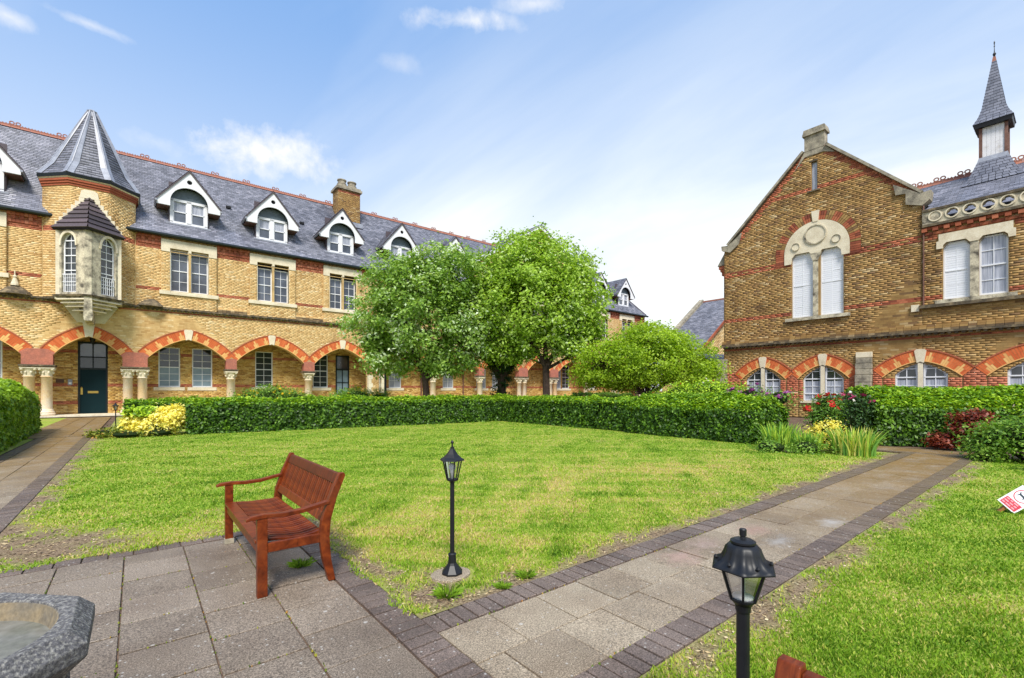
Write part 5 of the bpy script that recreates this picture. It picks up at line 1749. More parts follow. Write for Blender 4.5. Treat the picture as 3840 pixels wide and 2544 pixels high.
for i, (c, w, r, th) in enumerate(rarch):
    arch_ring(rw_, c, RS, w, r, th, -0.03, 0.22, cam_r, single=(i < 4), groups=3, key_w=0.27)
    m_ = MB(); m_.box(c - 0.095, c + 0.095, -0.05, 0.2, 0.9, RS + r - 0.08); mk('stone_mullion', m_, 'stone', rw_)
    for s in (0, 1):
        poly = rh[2 * i + s]
        z0 = 1.62
        arched_lights(rw_, 0, 0.08, 0, [p for p in (poly[::-1])], 'glass_d' if False else 'curtain')
        # darker glass above the net curtain
    b = MB(); b.box(c - 1.1, c + 1.1, -0.1, 0.15, 0.84, 0.95); mk('window_sill', b, 'stone', rw_)
    l, r2 = arc_pts(c, RS - 0.02, 0.96 if w < 1.4 else w * 0.74, r * 0.84, 0, 10, math.radians(15))
    poly = [p for p in l + r2[::-1][1:] if p[1] > RS + 0.02]
    for s in (-1, 1):
        pp = [(c + s * 0.16, RS - 0.13)] + [p for p in sorted(poly, key=lambda q: abs(q[0] - c)) if 0.16 < s * (p[0] - c) < 0.9] + [(c + s * 0.88, RS - 0.13)]
        b = MB(); b.prism(pp, 0.108, 0.112); mk('upper_pane', b, 'glass_d', rw_)
# string course
st = MB()
st.box(-0.12, RX1, -0.22, 0.01, 4.34, 4.44, 0)
x = 0
while x < RX1:
    st.box(x, x + 0.12, -0.16, 0.01, 4.25, 4.34, 0); x += 0.24
for k in range(3):
    x = -0.1
    while x < RX1:
        st.box(x, x + 0.276, -0.17 + 0.05 * k, 0.01, 4.445 + k * 0.106, 4.54 + k * 0.106, 1 if k == 0 else 2, random.random()); x += 0.29
mk('string_course', st, ['soot', 'brick_s', 'brick_r'], rw_, fix=False)
# windows
for i, (cx_, w, z, h) in enumerate(sash_r + sash_2):
    gl = 'blind' if i in (0, 1, 2, 4) else 'curtain'
    o = sash(rw_, cx_, 0.10, z, w, h - 0.02, 2, 6 if i < 2 else 4, gl)
    if gl == 'blind':
        for ch_ in o.children: ch_.location.y = -0.022
    b = MB(); b.prism([(cx_ - w / 2, z + h - 0.3), (cx_ - w / 2, z + h + 0.02), (cx_ - w / 2 + 0.22, z + h + 0.02)], 0.02, 0.1); b.prism([(cx_ + w / 2, z + h - 0.3), (cx_ + w / 2, z + h + 0.02), (cx_ + w / 2 - 0.22, z + h + 0.02)], 0.02, 0.1)
    mk('stone_shoulder', b, 'stone_g', rw_)
    b = MB(); b.box(cx_ - w / 2, cx_ + w / 2, 0.2, 0.24, z, z + h); mk('window_backing', b, 'dark', rw_)
# tympanum
tp = MB()
half = circ(tymp_c, tymp_z, tymp_r, 28, 0, PI, False)
prof = [(tymp_c + tymp_r, 8.98), (tymp_c + tymp_r, tymp_z)] + half[1:-1] + [(tymp_c - tymp_r, tymp_z), (tymp_c - tymp_r, 8.98), (tymp_c - 1.26, 8.98), (tymp_c - 1.22, 9.3), (tymp_c - 1.04, 9.5), (tymp_c - 0.34, 9.5), (tymp_c - 0.16, 9.3), (tymp_c + 0.16, 9.3), (tymp_c + 0.34, 9.5), (tymp_c + 1.04, 9.5), (tymp_c + 1.22, 9.3), (tymp_c + 1.26, 8.98)]
tp.prism(prof[::-1], -0.06, 0.08)
ty = mk('tympanum', tp, 'stone', rw_)
for (cx_, cz_, r) in ((tymp_c, 10.42, 0.56), (tymp_c - 1.0, 9.93, 0.22), (tymp_c + 1.0, 9.93, 0.22)):
    b = MB(); b.strip(circ(cx_, cz_, r * 0.88, 28), circ(cx_, cz_, r, 28), -0.12, -0.05, closed=True); mk('roundel_moulding', b, 'stone_d', ty)
    b = MB(); b.prism(circ(cx_, cz_, r * 0.86, 28), -0.085, -0.055); mk('roundel', b, 'stone', ty)
b = MB(); b.box(tymp_c - 0.13, tymp_c + 0.13, -0.04, 0.12, 5.8, 9.3); b.prism([(tymp_c - 0.13, 8.95), (tymp_c - 0.30, 9.38), (tymp_c + 0.30, 9.38), (tymp_c + 0.13, 8.95)], -0.07, 0.1); mk('stone_mullion', b, 'stone_d', rw_)
b = MB(); b.box(3.72, 6.92, -0.14, 0.12, 5.60, 5.78); mk('window_sill', b, 'stone_d', rw_)
# banded relieving arch round the tympanum
ab = MB(); ab.strip(circ(tymp_c, tymp_z, tymp_r + 0.01, 40, 0, PI, False), circ(tymp_c, tymp_z, 2.12, 40, 0, PI, False), 0.0, 0.05)
ab.box(tymp_c - 2.12, tymp_c - tymp_r - 0.01, 0, 0.05, 8.95, tymp_z); ab.box(tymp_c + tymp_r + 0.01, tymp_c + 2.12, 0, 0.05, 8.95, tymp_z)
aro = mk('relieving_arch', ab, 'mortar_r', rw_)
NB = 46
cach = {}
for i in range(NB):
    grp = (i // 3) % 2
    for lay in range(2):
        r0 = tymp_r + 0.02 + lay * 0.245; r1 = r0 + 0.235
        a0 = PI * (i + 0.08) / NB; a1 = PI * (i + 0.92) / NB; am = (a0 + a1) / 2
        key = (lay, grp, random.randrange(4))
        if key not in cach:
            hw0 = r0 * (a1 - a0) / 2; hw1 = r1 * (a1 - a0) / 2
            b = MB(); b.prism([(-hw0, r0), (hw0, r0), (hw1, r1), (-hw1, r1)], -0.025, 0.02, 0, random.random())
            cach[key] = b.mesh('arch_brick', ['red_r' if grp == 0 else 'brick_r'])
        o = ob('arch_brick', cach[key], aro, loc=(tymp_c, 0, tymp_z)); o.rotation_euler = (0, PI / 2 - am, 0) if False else (0, am - PI / 2, 0)
for s in (-1, 1):
    for k in range(5):
        b = MB(); x0 = tymp_c + s * (tymp_r + 0.02) if s > 0 else tymp_c - 2.1
        b.box(x0, x0 + 0.47, -0.022, 0.02, 8.96 + k * 0.124, 9.07 + k * 0.124, 0, random.random()); mk('arch_brick', b, 'red_r', aro)
b = MB(); b.prism([(tymp_c - 0.13, tymp_z + tymp_r - 0.05), (tymp_c + 0.13, tymp_z + tymp_r - 0.05), (tymp_c + 0.2, tymp_z + 2.18), (tymp_c - 0.2, tymp_z + 2.18)], -0.09, 0.05); mk('keystone', b, 'stone', rw_)
# slit window
b = MB(); b.box(5.05, 5.33, 0.12, 0.14, 12.98, 14.62); so = mk('slit_window', b, 'curtain', rw_)
b = MB(); b.box(4.86, 5.5, -0.08, 0.05, 12.9, 12.98); b.box(5.0, 5.38, -0.03, 0.2, 14.62, 14.7); mk('window_sill', b, 'soot', so)
# gable coping, kneelers and the stone block at the apex
cp = MB()
pL0, pL1, pR1, pR0 = (0.28, 10.98), (AP[0] - 0.52, AP[1] + 0.02), (AP[0] + 0.52, AP[1] + 0.02), (GX - 0.05, EA + 0.05)
for a, b2 in ((pL0, pL1), (pR1, pR0)):
    d = Vector((b2[0] - a[0], b2[1] - a[1])).normalized(); nrm = Vector((-d.y, d.x)); nrm = nrm if nrm.y > 0 else -nrm
    cp.prism([(a[0], a[1]), (b2[0], b2[1]), (b2[0] + nrm.x * 0.13, b2[1] + nrm.y * 0.13), (a[0] + nrm.x * 0.13, a[1] + nrm.y * 0.13)], -0.14, 0.5)
mk('coping', cp, 'stone_g', rw_)
kn = MB()
kn.prism([(-0.12, 10.72), (0.42, 10.5), (0.95, 10.9), (1.15, 11.6), (0.75, 11.28), (0.25, 10.98), (-0.16, 11.02)], -0.1, 0.5)
mk('kneeler', kn, 'stone_g', rw_)
kn = MB(); kn.prism([(GX + 0.35, 11.28), (GX - 0.05, 11.24), (8.75, 12.02), (8.85, 11.45), (9.25, 11.40), (9.25, 10.85), (GX + 0.02, 10.62), (GX + 0.3, 10.85)], -0.12, 0.5); mk('kneeler', kn, 'stone_g', rw_)
b = MB(); b.prism([(AP[0] - 1.05, AP[1] - 0.95), (AP[0] - 0.5, AP[1] - 0.30), (AP[0] + 0.42, AP[1] - 0.30), (AP[0] + 1.0, AP[1] - 0.55), (AP[0] + 0.52, AP[1]), (AP[0] - 0.52, AP[1])], -0.04, 0.3); mk('apex_stone', b, 'stone_g', rw_)
b = MB(); b.box(AP[0] - 0.52, AP[0] + 0.48, -0.04, 0.5, AP[1] - 0.02, AP[1] + 0.86); b.box(AP[0] - 0.60, AP[0] + 0.56, -0.14, 0.6, AP[1] + 0.86, AP[1] + 0.98)
b.prism([(AP[0] - 0.60, AP[1] + 0.98), (AP[0] + 0.56, AP[1] + 0.98), (AP[0] + 0.5, AP[1] + 1.22), (AP[0] - 0.54, AP[1] + 1.22)], -0.1, 0.56); mk('apex_block', b, 'stone_g', rw_)
# roof behind the gable
b = MB(); b.add([(0.1, 0.3, 10.7), (5.22, 0.3, 15.1), (9.8, 0.3, 11.1), (0.1, 14, 10.7), (5.22, 14, 15.1), (9.8, 14, 11.1)], [(0, 1, 4, 3), (1, 2, 5, 4)])
b.box(0, 0.3, 0.25, 14, 0, 10.7); b.box(0.0, GX, 13.7, 14, 0, 10.7)
mk('roof', b, 'under', rw_)
rr = []
for c_ in range(10):
    pass
# left flank: red corbel and small tiled offset
b = MB(); b.box(-0.34, 0.0, 0.35, 1.2, 9.2, 9.45, 0); b.box(-0.42, 0.0, 0.3, 1.2, 9.45, 9.62, 0); b.box(-0.5, 0, 0.25, 1.2, 9.62, 9.84, 0); b.box(-0.22, 0, 0.4, 1.2, 0, 9.2, 1)
mk('flank_corbel', b, ['red', 'brick_r'], rw_)
b = MB(); b.prism([(-0.56, 9.84), (0.0, 9.84), (0.0, 10.75)], 0.2, 1.2); mk('flank_offset', b, 'stone_g', rw_)
# buttresses
for (x0, x1, zt, pr) in ((7.19, 7.89, 3.62, 0.30), (-0.35, 0.22, 3.45, 0.55)):
    bt = ob('buttress', None, rw_)
    z = 0.0; k = 0
    while z < zt - 0.05:
        h = 0.40 if k < 6 else 0.30
        f = 1 - 0.0 * z if z < 2.2 else 1 - 0.75 * (z - 2.2) / (zt - 2.2)
        b = MB(); b.box(x0 + random.uniform(-.012, .012), x1 + random.uniform(-.012, .012), -pr * (f if f > 0.2 else 0.2) - random.uniform(0, .02), 0.0, z, z + h - 0.02)
        b2 = mk('buttress_stone', b, 'stone' if z > zt - 0.5 and x0 > 1 else ('stone_g' if z > 0.4 else 'column'), bt, bevel=0.015); z += h; k += 1
# parapet with pierced roundels
ph = []; fr = []
cxs = [10.35 + 0.60 * i for i in range(22)]
pr_ = MB(); holes = []
for i, c in enumerate(cxs):
    if i % 5 != 0: 
        r = 0.12
        q = []
        for kk in range(24):
            a = 2 * PI * kk / 24
            q.append((c + (0.155 + 0.045 * abs(math.cos(2 * a))) * math.cos(a), 9.97 + (0.155 + 0.045 * abs(math.cos(2 * a))) * math.sin(a)))
        holes.append(q)
pr_.panel(rect(GX + 0.02, RX1, 9.62, 10.24), holes, -0.10, 0.25, 0)
pr_.panel(rect(GX + 0.02, RX1, 9.62, 10.24), holes, 0.15, 0.0, 0)
pr_.box(GX + 0.02, RX1, -0.16, 0.2, 10.24, 10.36, 1); pr_.box(GX + 0.02, RX1, -0.18, 0.1, 9.50, 9.62, 1)
pp_ = mk('parapet', pr_, ['stone_d', 'soot'], rw_, fix=False)
for i, c in enumerate(cxs):
    b = MB(); b.strip(circ(c, 9.97, 0.205, 20), circ(c, 9.97, 0.255, 20), -0.135, -0.09, closed=True); mk('roundel_moulding', b, 'stone', pp_)
# corbel table in red brick
b = MB()
b.box(GX, RX1, -0.07, 0.01, 9.36, 9.50, 0, 0.4); x = GX
while x < RX1:
    b.box(x, x + 0.2, -0.14, 0.01, 9.27, 9.44, 0, random.random()); b.box(x, x + 0.38, -0.03, 0.01, 9.12, 9.24, 0, random.random()); x += 0.4
mk('corbel_table', b, 'red_r', rw_, fix=False, kind='stuff')
for c in (11.69, 17.61):
    b = MB()
    b.prism([(c - 1.30, 8.35), (c - 1.08, 8.35), (c - 1.06, 8.5), (c - 0.95, 8.62), (c - 0.28, 8.62), (c - 0.15, 8.45), (c + 0.15, 8.45), (c + 0.28, 8.62), (c + 0.95, 8.62), (c + 1.06, 8.5), (c + 1.08, 8.35), (c + 1.30, 8.35), (c + 1.30, 8.7), (c + 1.22, 8.72), (c + 1.22, 9.04), (c - 1.22, 9.04), (c - 1.22, 8.72), (c - 1.30, 8.7)], -0.07, 0.08)
    mk('window_lintel', b, 'stone', rw_)
    b = MB(); b.box(c - 0.145, c + 0.145, -0.04, 0.1, 5.9, 8.5); mk('stone_mullion', b, 'stone_d', rw_)
    b = MB(); b.box(c - 1.35, c + 1.35, -0.1, 0.1, 5.72, 5.89); mk('window_sill', b, 'stone_d', rw_)
b = MB(); b.box(GX - 0.1, RX1, -0.2, 0.01, 5.56, 5.71); mk('sill_course', b, 'soot', rw_)
b = MB(); b.box(GX - 0.4, GX - 0.1, -0.1, 0.01, 5.45, 5.78); mk('stone_stop', b, 'stone', rw_)
b = MB(); b.tube([(GX + 0.06, -0.06, 5.7), (GX + 0.06, -0.06, 10.6)], 0.035, 6); mk('conductor_pipe', b, 'woodt', rw_)
# roof of the second range
ry, rz = 5.0, 13.15
b = MB(); b.add([(8.0, 0.5, 10.0), (RX1, 0.5, 10.0), (RX1, ry, rz), (8.0, ry, rz), (RX1, 9.5, 10), (8.0, 9.5, 10)], [(0, 1, 2, 3), (3, 2, 4, 5), (1, 4, 2)]); b.box(GX, RX1, 0.25, 0.5, 9.3, 10.0); b.box(RX1 - .3, RX1, 0.3, 9.5, 0, 10)
r2 = mk('roof', b, 'under', rw_)
sl2 = math.hypot(ry - 0.5, rz - 10.0)
slope_tiles(rect(0, RX1 - 8.0, 0, sl2), [], (8.0, 0.5, 10.02), (1, 0, 0), (0, ry - 0.5, rz - 10.0), 0.165, 0.33, r2, nparts=300,
            key=lambda p: abs(p.x - 12.3) + (p.z - 10.0) * 0.3)
crest(r2, 8.2, RX1, ry, rz + 0.06, step=0.98)
# ---- spired lantern astride the ridge
LXc, LYc = 11.95, 4.55
lan = MB()


def sq_ring(mb, h0, z0, h1, z1, m=0, r=0.5, cxy=(LXc, LYc)):
    cx_, cy_ = cxy
    a = [(cx_ - h0, cy_ - h0), (cx_ + h0, cy_ - h0), (cx_ + h0, cy_ + h0), (cx_ - h0, cy_ + h0)]
    c = [(cx_ - h1, cy_ - h1), (cx_ + h1, cy_ - h1), (cx_ + h1, cy_ + h1), (cx_ - h1, cy_ + h1)]
    mb.add([(x, y, z0) for x, y in a] + [(x, y, z1) for x, y in c], [(0, 1, 5, 4), (1, 2, 6, 5), (2, 3, 7, 6), (3, 0, 4, 7)], m, r)


HB = 0.46
sq_ring(lan, HB, 13.5, HB, 15.5, 0)
lo = mk('lantern', lan, 'white_old', rw_)
b = MB()
for sx in (-1, 1):
    for sy in (-1, 1):
        b.box(LXc + sx * HB - 0.06, LXc + sx * HB + 0.06, LYc + sy * HB - 0.06, LYc + sy * HB + 0.06, 13.55, 15.4)
mk('corner_posts', b, 'woodt', lo)
for k in range(5):
    b = MB(); x = LXc - HB + 0.07 + k * 0.158; b.box(x, x + 0.15, LYc - HB - 0.02, LYc - HB, 13.6, 15.4); mk('board', b, 'white_old', lo)
b = MB(); sq_ring(b, HB + 0.12, 13.38, HB + 0.06, 13.62); mk('lead_skirt', b, 'lead', lo)


def slate_rings(mb, prof, dz=0.16):
    z = prof[0][1]
    def hw_at(zz):
        for (h0, z0), (h1, z1) in zip(prof, prof[1:]):
            if z0 <= zz <= z1: return h0 + (h1 - h0) * (zz - z0) / (z1 - z0)
        return prof[-1][0]
    row = 0
    while z < prof[-1][1] - 0.02:
        zt = min(z + dz, prof[-1][1]); h0, h1 = hw_at(z) + 0.016, hw_at(zt)
        n_ = max(1, round(2 * h0 / 0.26))
        for side in range(4):
            ca, sa = [(1, 0), (0, 1), (-1, 0), (0, -1)][side]
            off = 0.5 if row % 2 else 0
            ks = [i - off for i in range(0, n_ + 2)]
            for i in ks:
                u0, u1 = max(-1, -1 + 2 * i / n_ + 0.012), min(1, -1 + 2 * (i + 1) / n_ - 0.012)
                if u1 <= u0: continue
                def T(u_, h, zz):
                    x_, y_ = u_ * h, -h
                    return (LXc + x_ * ca - y_ * sa, LYc + x_ * sa + y_ * ca, zz)
                mb.add([T(u0, h0, z), T(u1, h0, z), T(u1, h1, zt), T(u0, h1, zt)], [(0, 1, 2, 3)], 0, random.random() * 0.45)
        z = zt; row += 1


b = MB(); slate_rings(b, [(1.12, 12.15), (0.92, 12.45), (0.72, 12.95), (0.56, 13.42)]); sk = mk('lantern_skirt', b, 'slate', lo, fix=False)
b = MB(); slate_rings(b, [(0.72, 15.35), (0.54, 15.72), (0.42, 16.15), (0.30, 17.0), (0.17, 17.9), (0.06, 18.7)]); mk('spire', b, 'slate', lo, fix=False)
b = MB(); sq_ring(b, 0.45, 15.35, 0.72, 15.34); sq_ring(b, 0.72, 15.34, 0.72, 15.38); sq_ring(b, 0.67, 15.14, 0.70, 15.34); sq_ring(b, 0.5, 15.14, 0.67, 15.14); mk('spire_eaves', b, 'blackm', lo)
b = MB(); sq_ring(b, 0.085, 18.6, 0.05, 18.85); mk('spire_cap', b, 'terra', lo)
b = MB(); b.lathe([(0.012, 18.8), (0.07, 19.0), (0.02, 19.1), (0.012, 19.35), (0.03, 19.4), (0.012, 19.45), (0.03, 19.6), (0.008, 19.68)], (LXc, LYc, 0), 8); mk('finial', b, 'blackm', lo)

# ================================================================== DISTANT SLATE-ROOFED BUILDING IN THE GAP
fb_ = thing('brick_building', 'distant pale brick outbuilding with blue slate roof in the gap left of the gabled wing', 'building', (50.5, 23.0, 0), 0)
b = MB(); b.prism([(-8.5, 0), (4.5, 0), (4.5, 8.2), (0, 11.5), (-8.5, 5.6)], 0, 4.2); wf = mk('wall', b, 'brick_l', fb_)
rects = courses([(-8.5, 0), (4.5, 0), (4.5, 8.2), (0, 11.5), (-8.5, 5.6)], [], 0.14, 0.42, 0.02)
brick_mesh('brickwork', rects, 0, 0.012, ['brick_l', 'red'], lambda R, n: ((np.abs(R[:, 2] - 3.6) < 0.1).astype(int), 0.6 + 0.4 * rng.random(n)), wf, kindname='brickwork')
b = MB(); b.add([(-8.8, -0.25, 5.5), (0, -0.25, 11.62), (0, 4.5, 11.62), (-8.8, 4.5, 5.5), (4.8, -0.25, 8.1), (4.8, 4.5, 8.1)], [(0, 1, 2, 3), (1, 4, 5, 2)]); rf = mk('roof', b, 'under', fb_)
upv = Vector((8.8, 0, 6.12)); slope_tiles(rect(0, 4.75, 0, upv.length), [], (-8.8, -0.25, 5.52), (0, 1, 0), upv.normalized(), 0.2, 0.36, rf)
b = MB(); d = upv.normalized()
b.bar(Vector((-8.9, 4.6, 5.55)), Vector((0.1, 4.6, 11.85)), 0.5, 0.35); mk('coping', b, 'stone_g', rf)
b = MB(); b.bar(Vector((-8.9, -0.3, 5.4)), Vector((0.0, -0.3, 11.62)), 0.12, 0.22); mk('verge', b, 'red_r', rf)
crest(rf, 0, 0.01, 0, 0)
b = MB(); b.box(-0.1, 0.1, -0.25, 4.5, 11.62, 11.78); mk('ridge_tiles', b, 'terra', rf)
# low link with slate lean-to between the two
lk = thing('lean_to', 'low brick lean-to with slate roof and black gutter beside the gabled wing', 'lean-to', (33.5, 16.2, 0), 0)
b = MB(); b.box(0, 11, 0, 4, 0, 3.0); lwk = mk('wall', b, 'mortar_r', lk)
rects = courses(rect(0, 11, 0, 3.0), [], 0.128, 0.4, 0.018)
brick_mesh('brickwork', rects, 0, 0.014, ['brick_r', 'red_r'], lambda R, n: ((np.abs(R[:, 2] - 2.6) < 0.15).astype(int), rng.random(n)), lwk, kindname='brickwork')
b = MB(); b.add([(-0.3, -0.3, 3.05), (11, -0.3, 3.05), (11, 3.0, 4.6), (-0.3, 3.0, 4.6), (-0.3, 4.0, 3.0), (11, 4.0, 3.0)], [(0, 1, 2, 3), (3, 2, 5, 4)]); rf = mk('roof', b, 'under', lk)
slope_tiles(rect(0, 11.2, 0, 3.6), [], (-0.3, -0.3, 3.07), (1, 0, 0), (0, 3.3, 1.55), 0.2, 0.36, rf)
b = MB(); b.tube([(-0.4, -0.4, 3.0), (11, -0.4, 3.0)], 0.09, 6); mk('gutter', b, 'blackm', lk)
b = MB()
for k in range(3): b.box(0.9 + 1.7 * k, 1.9 + 1.7 * k, -0.06, 0.0, 1.0, 2.4)
mk('window_opening', b, 'glass_d', lk, kind='stuff')

# ================================================================== BENCHES
BV = 5.50


def make_bench(label, loc, group):
    t = thing('garden_bench', label, 'bench', loc, -PI / 2, group)
    W = 1.64

    def part(name, mb, parent=t, bevel=0.004):
        return mk(name, mb, 'wood', parent, bevel=bevel)
    for x in (0.0, W - 0.055):
        b = MB(); b.prism([(0, 0), (0, 0), (0, 0)], 0, 0) if False else b.box(x, x + 0.055, 0.0, 0.07, 0, 0.605)
        part('front_leg', b)
        # raked rear post, one curved piece
        pts = [(0.545, 0.0), (0.505, 0.18), (0.485, 0.36), (0.50, 0.50), (0.555, 0.68), (0.625, 0.845)]
        wd = [0.055, 0.065, 0.078, 0.072, 0.062, 0.055]
        a = [(y - w_ / 2, z) for (y, z), w_ in zip(pts, wd)]; c = [(y + w_ / 2, z) for (y, z), w_ in zip(pts, wd)]
        c.append((c[-1][0] - 0.008, 0.868)); a.append((a[-1][0] + 0.012, 0.868))
        b = MB(); n = len(a)
        vs = [(x, y, z) for y, z in a] + [(x, y, z) for y, z in c] + [(x + 0.055, y, z) for y, z in a] + [(x + 0.055, y, z) for y, z in c]
        fs = []
        for i in range(n - 1):
            fs += [(i, i + 1, n + i + 1, n + i), (2 * n + i, 3 * n + i, 3 * n + i + 1, 2 * n + i + 1), (i, 2 * n + i, 2 * n + i + 1, i + 1), (n + i, n + i + 1, 3 * n + i + 1, 3 * n + i)]
        fs += [(0, n, 3 * n, 2 * n), (n - 1, 3 * n - 1, 4 * n - 1, 2 * n - 1)]
        b.add(vs, fs); part('rear_leg', b)
        # curved armrest
        ap = [(-0.075, 0.598), (-0.04, 0.615), (0.05, 0.622), (0.18, 0.612), (0.32, 0.618), (0.42, 0.636), (0.525, 0.655)]
        b = MB(); aw = 0.066; x0 = x - 0.005; th = [0.018, 0.028, 0.03, 0.03, 0.03, 0.028, 0.026]; n = len(ap)
        vs = []
        for dx in (0, aw):
            vs += [(x0 + dx, y, z) for y, z in ap] + [(x0 + dx, y, z - h) for (y, z), h in zip(ap, th)]
        fs = []
        for i in range(n - 1):
            fs += [(i, i + 1, n + i + 1, n + i), (2 * n + i, 3 * n + i, 3 * n + i + 1, 2 * n + i + 1), (i, 2 * n + i, 2 * n + i + 1, i + 1), (n + i, n + i + 1, 3 * n + i + 1, 3 * n + i)]
        fs += [(0, n, 3 * n, 2 * n), (n - 1, 3 * n - 1, 4 * n - 1, 2 * n - 1)]
        b.add(vs, fs); part('armrest', b)
        b = MB(); b.box(x + 0.01, x + 0.045, 0.07, 0.46, 0.325, 0.395); part('side_rail', b)
    b = MB(); b.box(0.055, W - 0.055, 0.012, 0.045, 0.315, 0.395); part('front_rail', b)
    b = MB(); b.box(0.055, W - 0.055, -0.006, 0.085, 0.396, 0.418); part('seat_edge', b)
    b = MB(); b.box(0.055, W - 0.055, 0.445, 0.475, 0.33, 0.40); part('back_rail', b)
    # contoured seat slats running front to back
    n = 27; w_ = 0.036
    sm = MB(); prof = [(0.088, 0.418), (0.16, 0.412), (0.25, 0.397), (0.34, 0.392), (0.42, 0.402), (0.475, 0.418)]
    k = len(prof); vs = []
    for dx in (0, w_):
        vs += [(dx, y, z) for y, z in prof] + [(dx, y, z - 0.02) for y, z in prof]
    fs = []
    for i in range(k - 1):
        fs += [(i, i + 1, k + i + 1, k + i), (2 * k + i, 3 * k + i, 3 * k + i + 1, 2 * k + i + 1), (i, 2 * k + i, 2 * k + i + 1, i + 1), (k + i, k + i + 1, 3 * k + i + 1, 3 * k + i)]
    fs += [(0, k, 3 * k, 2 * k), (k - 1, 3 * k - 1, 4 * k - 1, 2 * k - 1)]
    meshes = []
    for q in range(3):
        b = MB(); b.add(vs, fs, 0, 0.35 + 0.3 * q); me = b.mesh('seat_slat', ['wood']); fix_normals(me); meshes.append(me)
    for i in range(n):
        o = ob('seat_slat', meshes[i % 3], t, loc=(0.062 + i * (W - 0.124 - w_) / (n - 1), 0, 0), bevel=0.003)
    # backrest: rails and vertical slats, leaning like the posts
    def bp(z, off=0.0): return 0.50 + (z - 0.50) * (0.125 / 0.345) + off

    def rail(name, z0, z1, t_=0.032, rr_=0.5):
        b = MB(); vs = []
        for x in (0.055, W - 0.055):
            vs += [(x, bp(z0) - t_ / 2, z0), (x, bp(z0) + t_ / 2, z0), (x, bp(z1) + t_ / 2, z1), (x, bp(z1) - t_ / 2, z1)]
        b.add(vs, [(0, 1, 2, 3), (7, 6, 5, 4), (0, 4, 5, 1), (1, 5, 6, 2), (2, 6, 7, 3), (3, 7, 4, 0)], 0, rr_); part(name, b)
    rail('top_rail', 0.775, 0.853, 0.034, 1.0); rail('bottom_rail', 0.475, 0.545, 0.034, 0.3)
    n = 30; w_ = 0.034; me3 = []
    for q in range(3):
        b = MB(); vs = []
        for x in (0, w_):
            vs += [(x, bp(0.54) - 0.009, 0.54), (x, bp(0.54) + 0.009, 0.54), (x, bp(0.78) + 0.009, 0.78), (x, bp(0.78) - 0.009, 0.78)]
        b.add(vs, [(0, 1, 2, 3), (7, 6, 5, 4), (0, 4, 5, 1), (1, 5, 6, 2), (2, 6, 7, 3), (3, 7, 4, 0)], 0, 0.3 + 0.3 * q); me = b.mesh('back_slat', ['wood']); fix_normals(me); me3.append(me)
    for i in range(n):
        ob('back_slat', me3[(i * 7) % 3], t, loc=(0.062 + i * (W - 0.124 - w_) / (n - 1), 0, 0), bevel=0.003)
    return t


bench = make_bench('reddish slatted hardwood bench standing on the paving by the lawn, all of it in view', (0.70, BV, 0.0), 'slatted wooden benches')
bench2 = make_bench('reddish wooden bench cut off at the bottom edge, only a back corner showing', (0.66, 0.49, 0.0), 'slatted wooden benches')
b = MB(); b.box(-0.006, 0.061, -0.006, 0.076, 0.0, 0.05); bk = mk('foot_bracket', b, 'stone_g', bench)

# ================================================================== GARDEN LAMPS


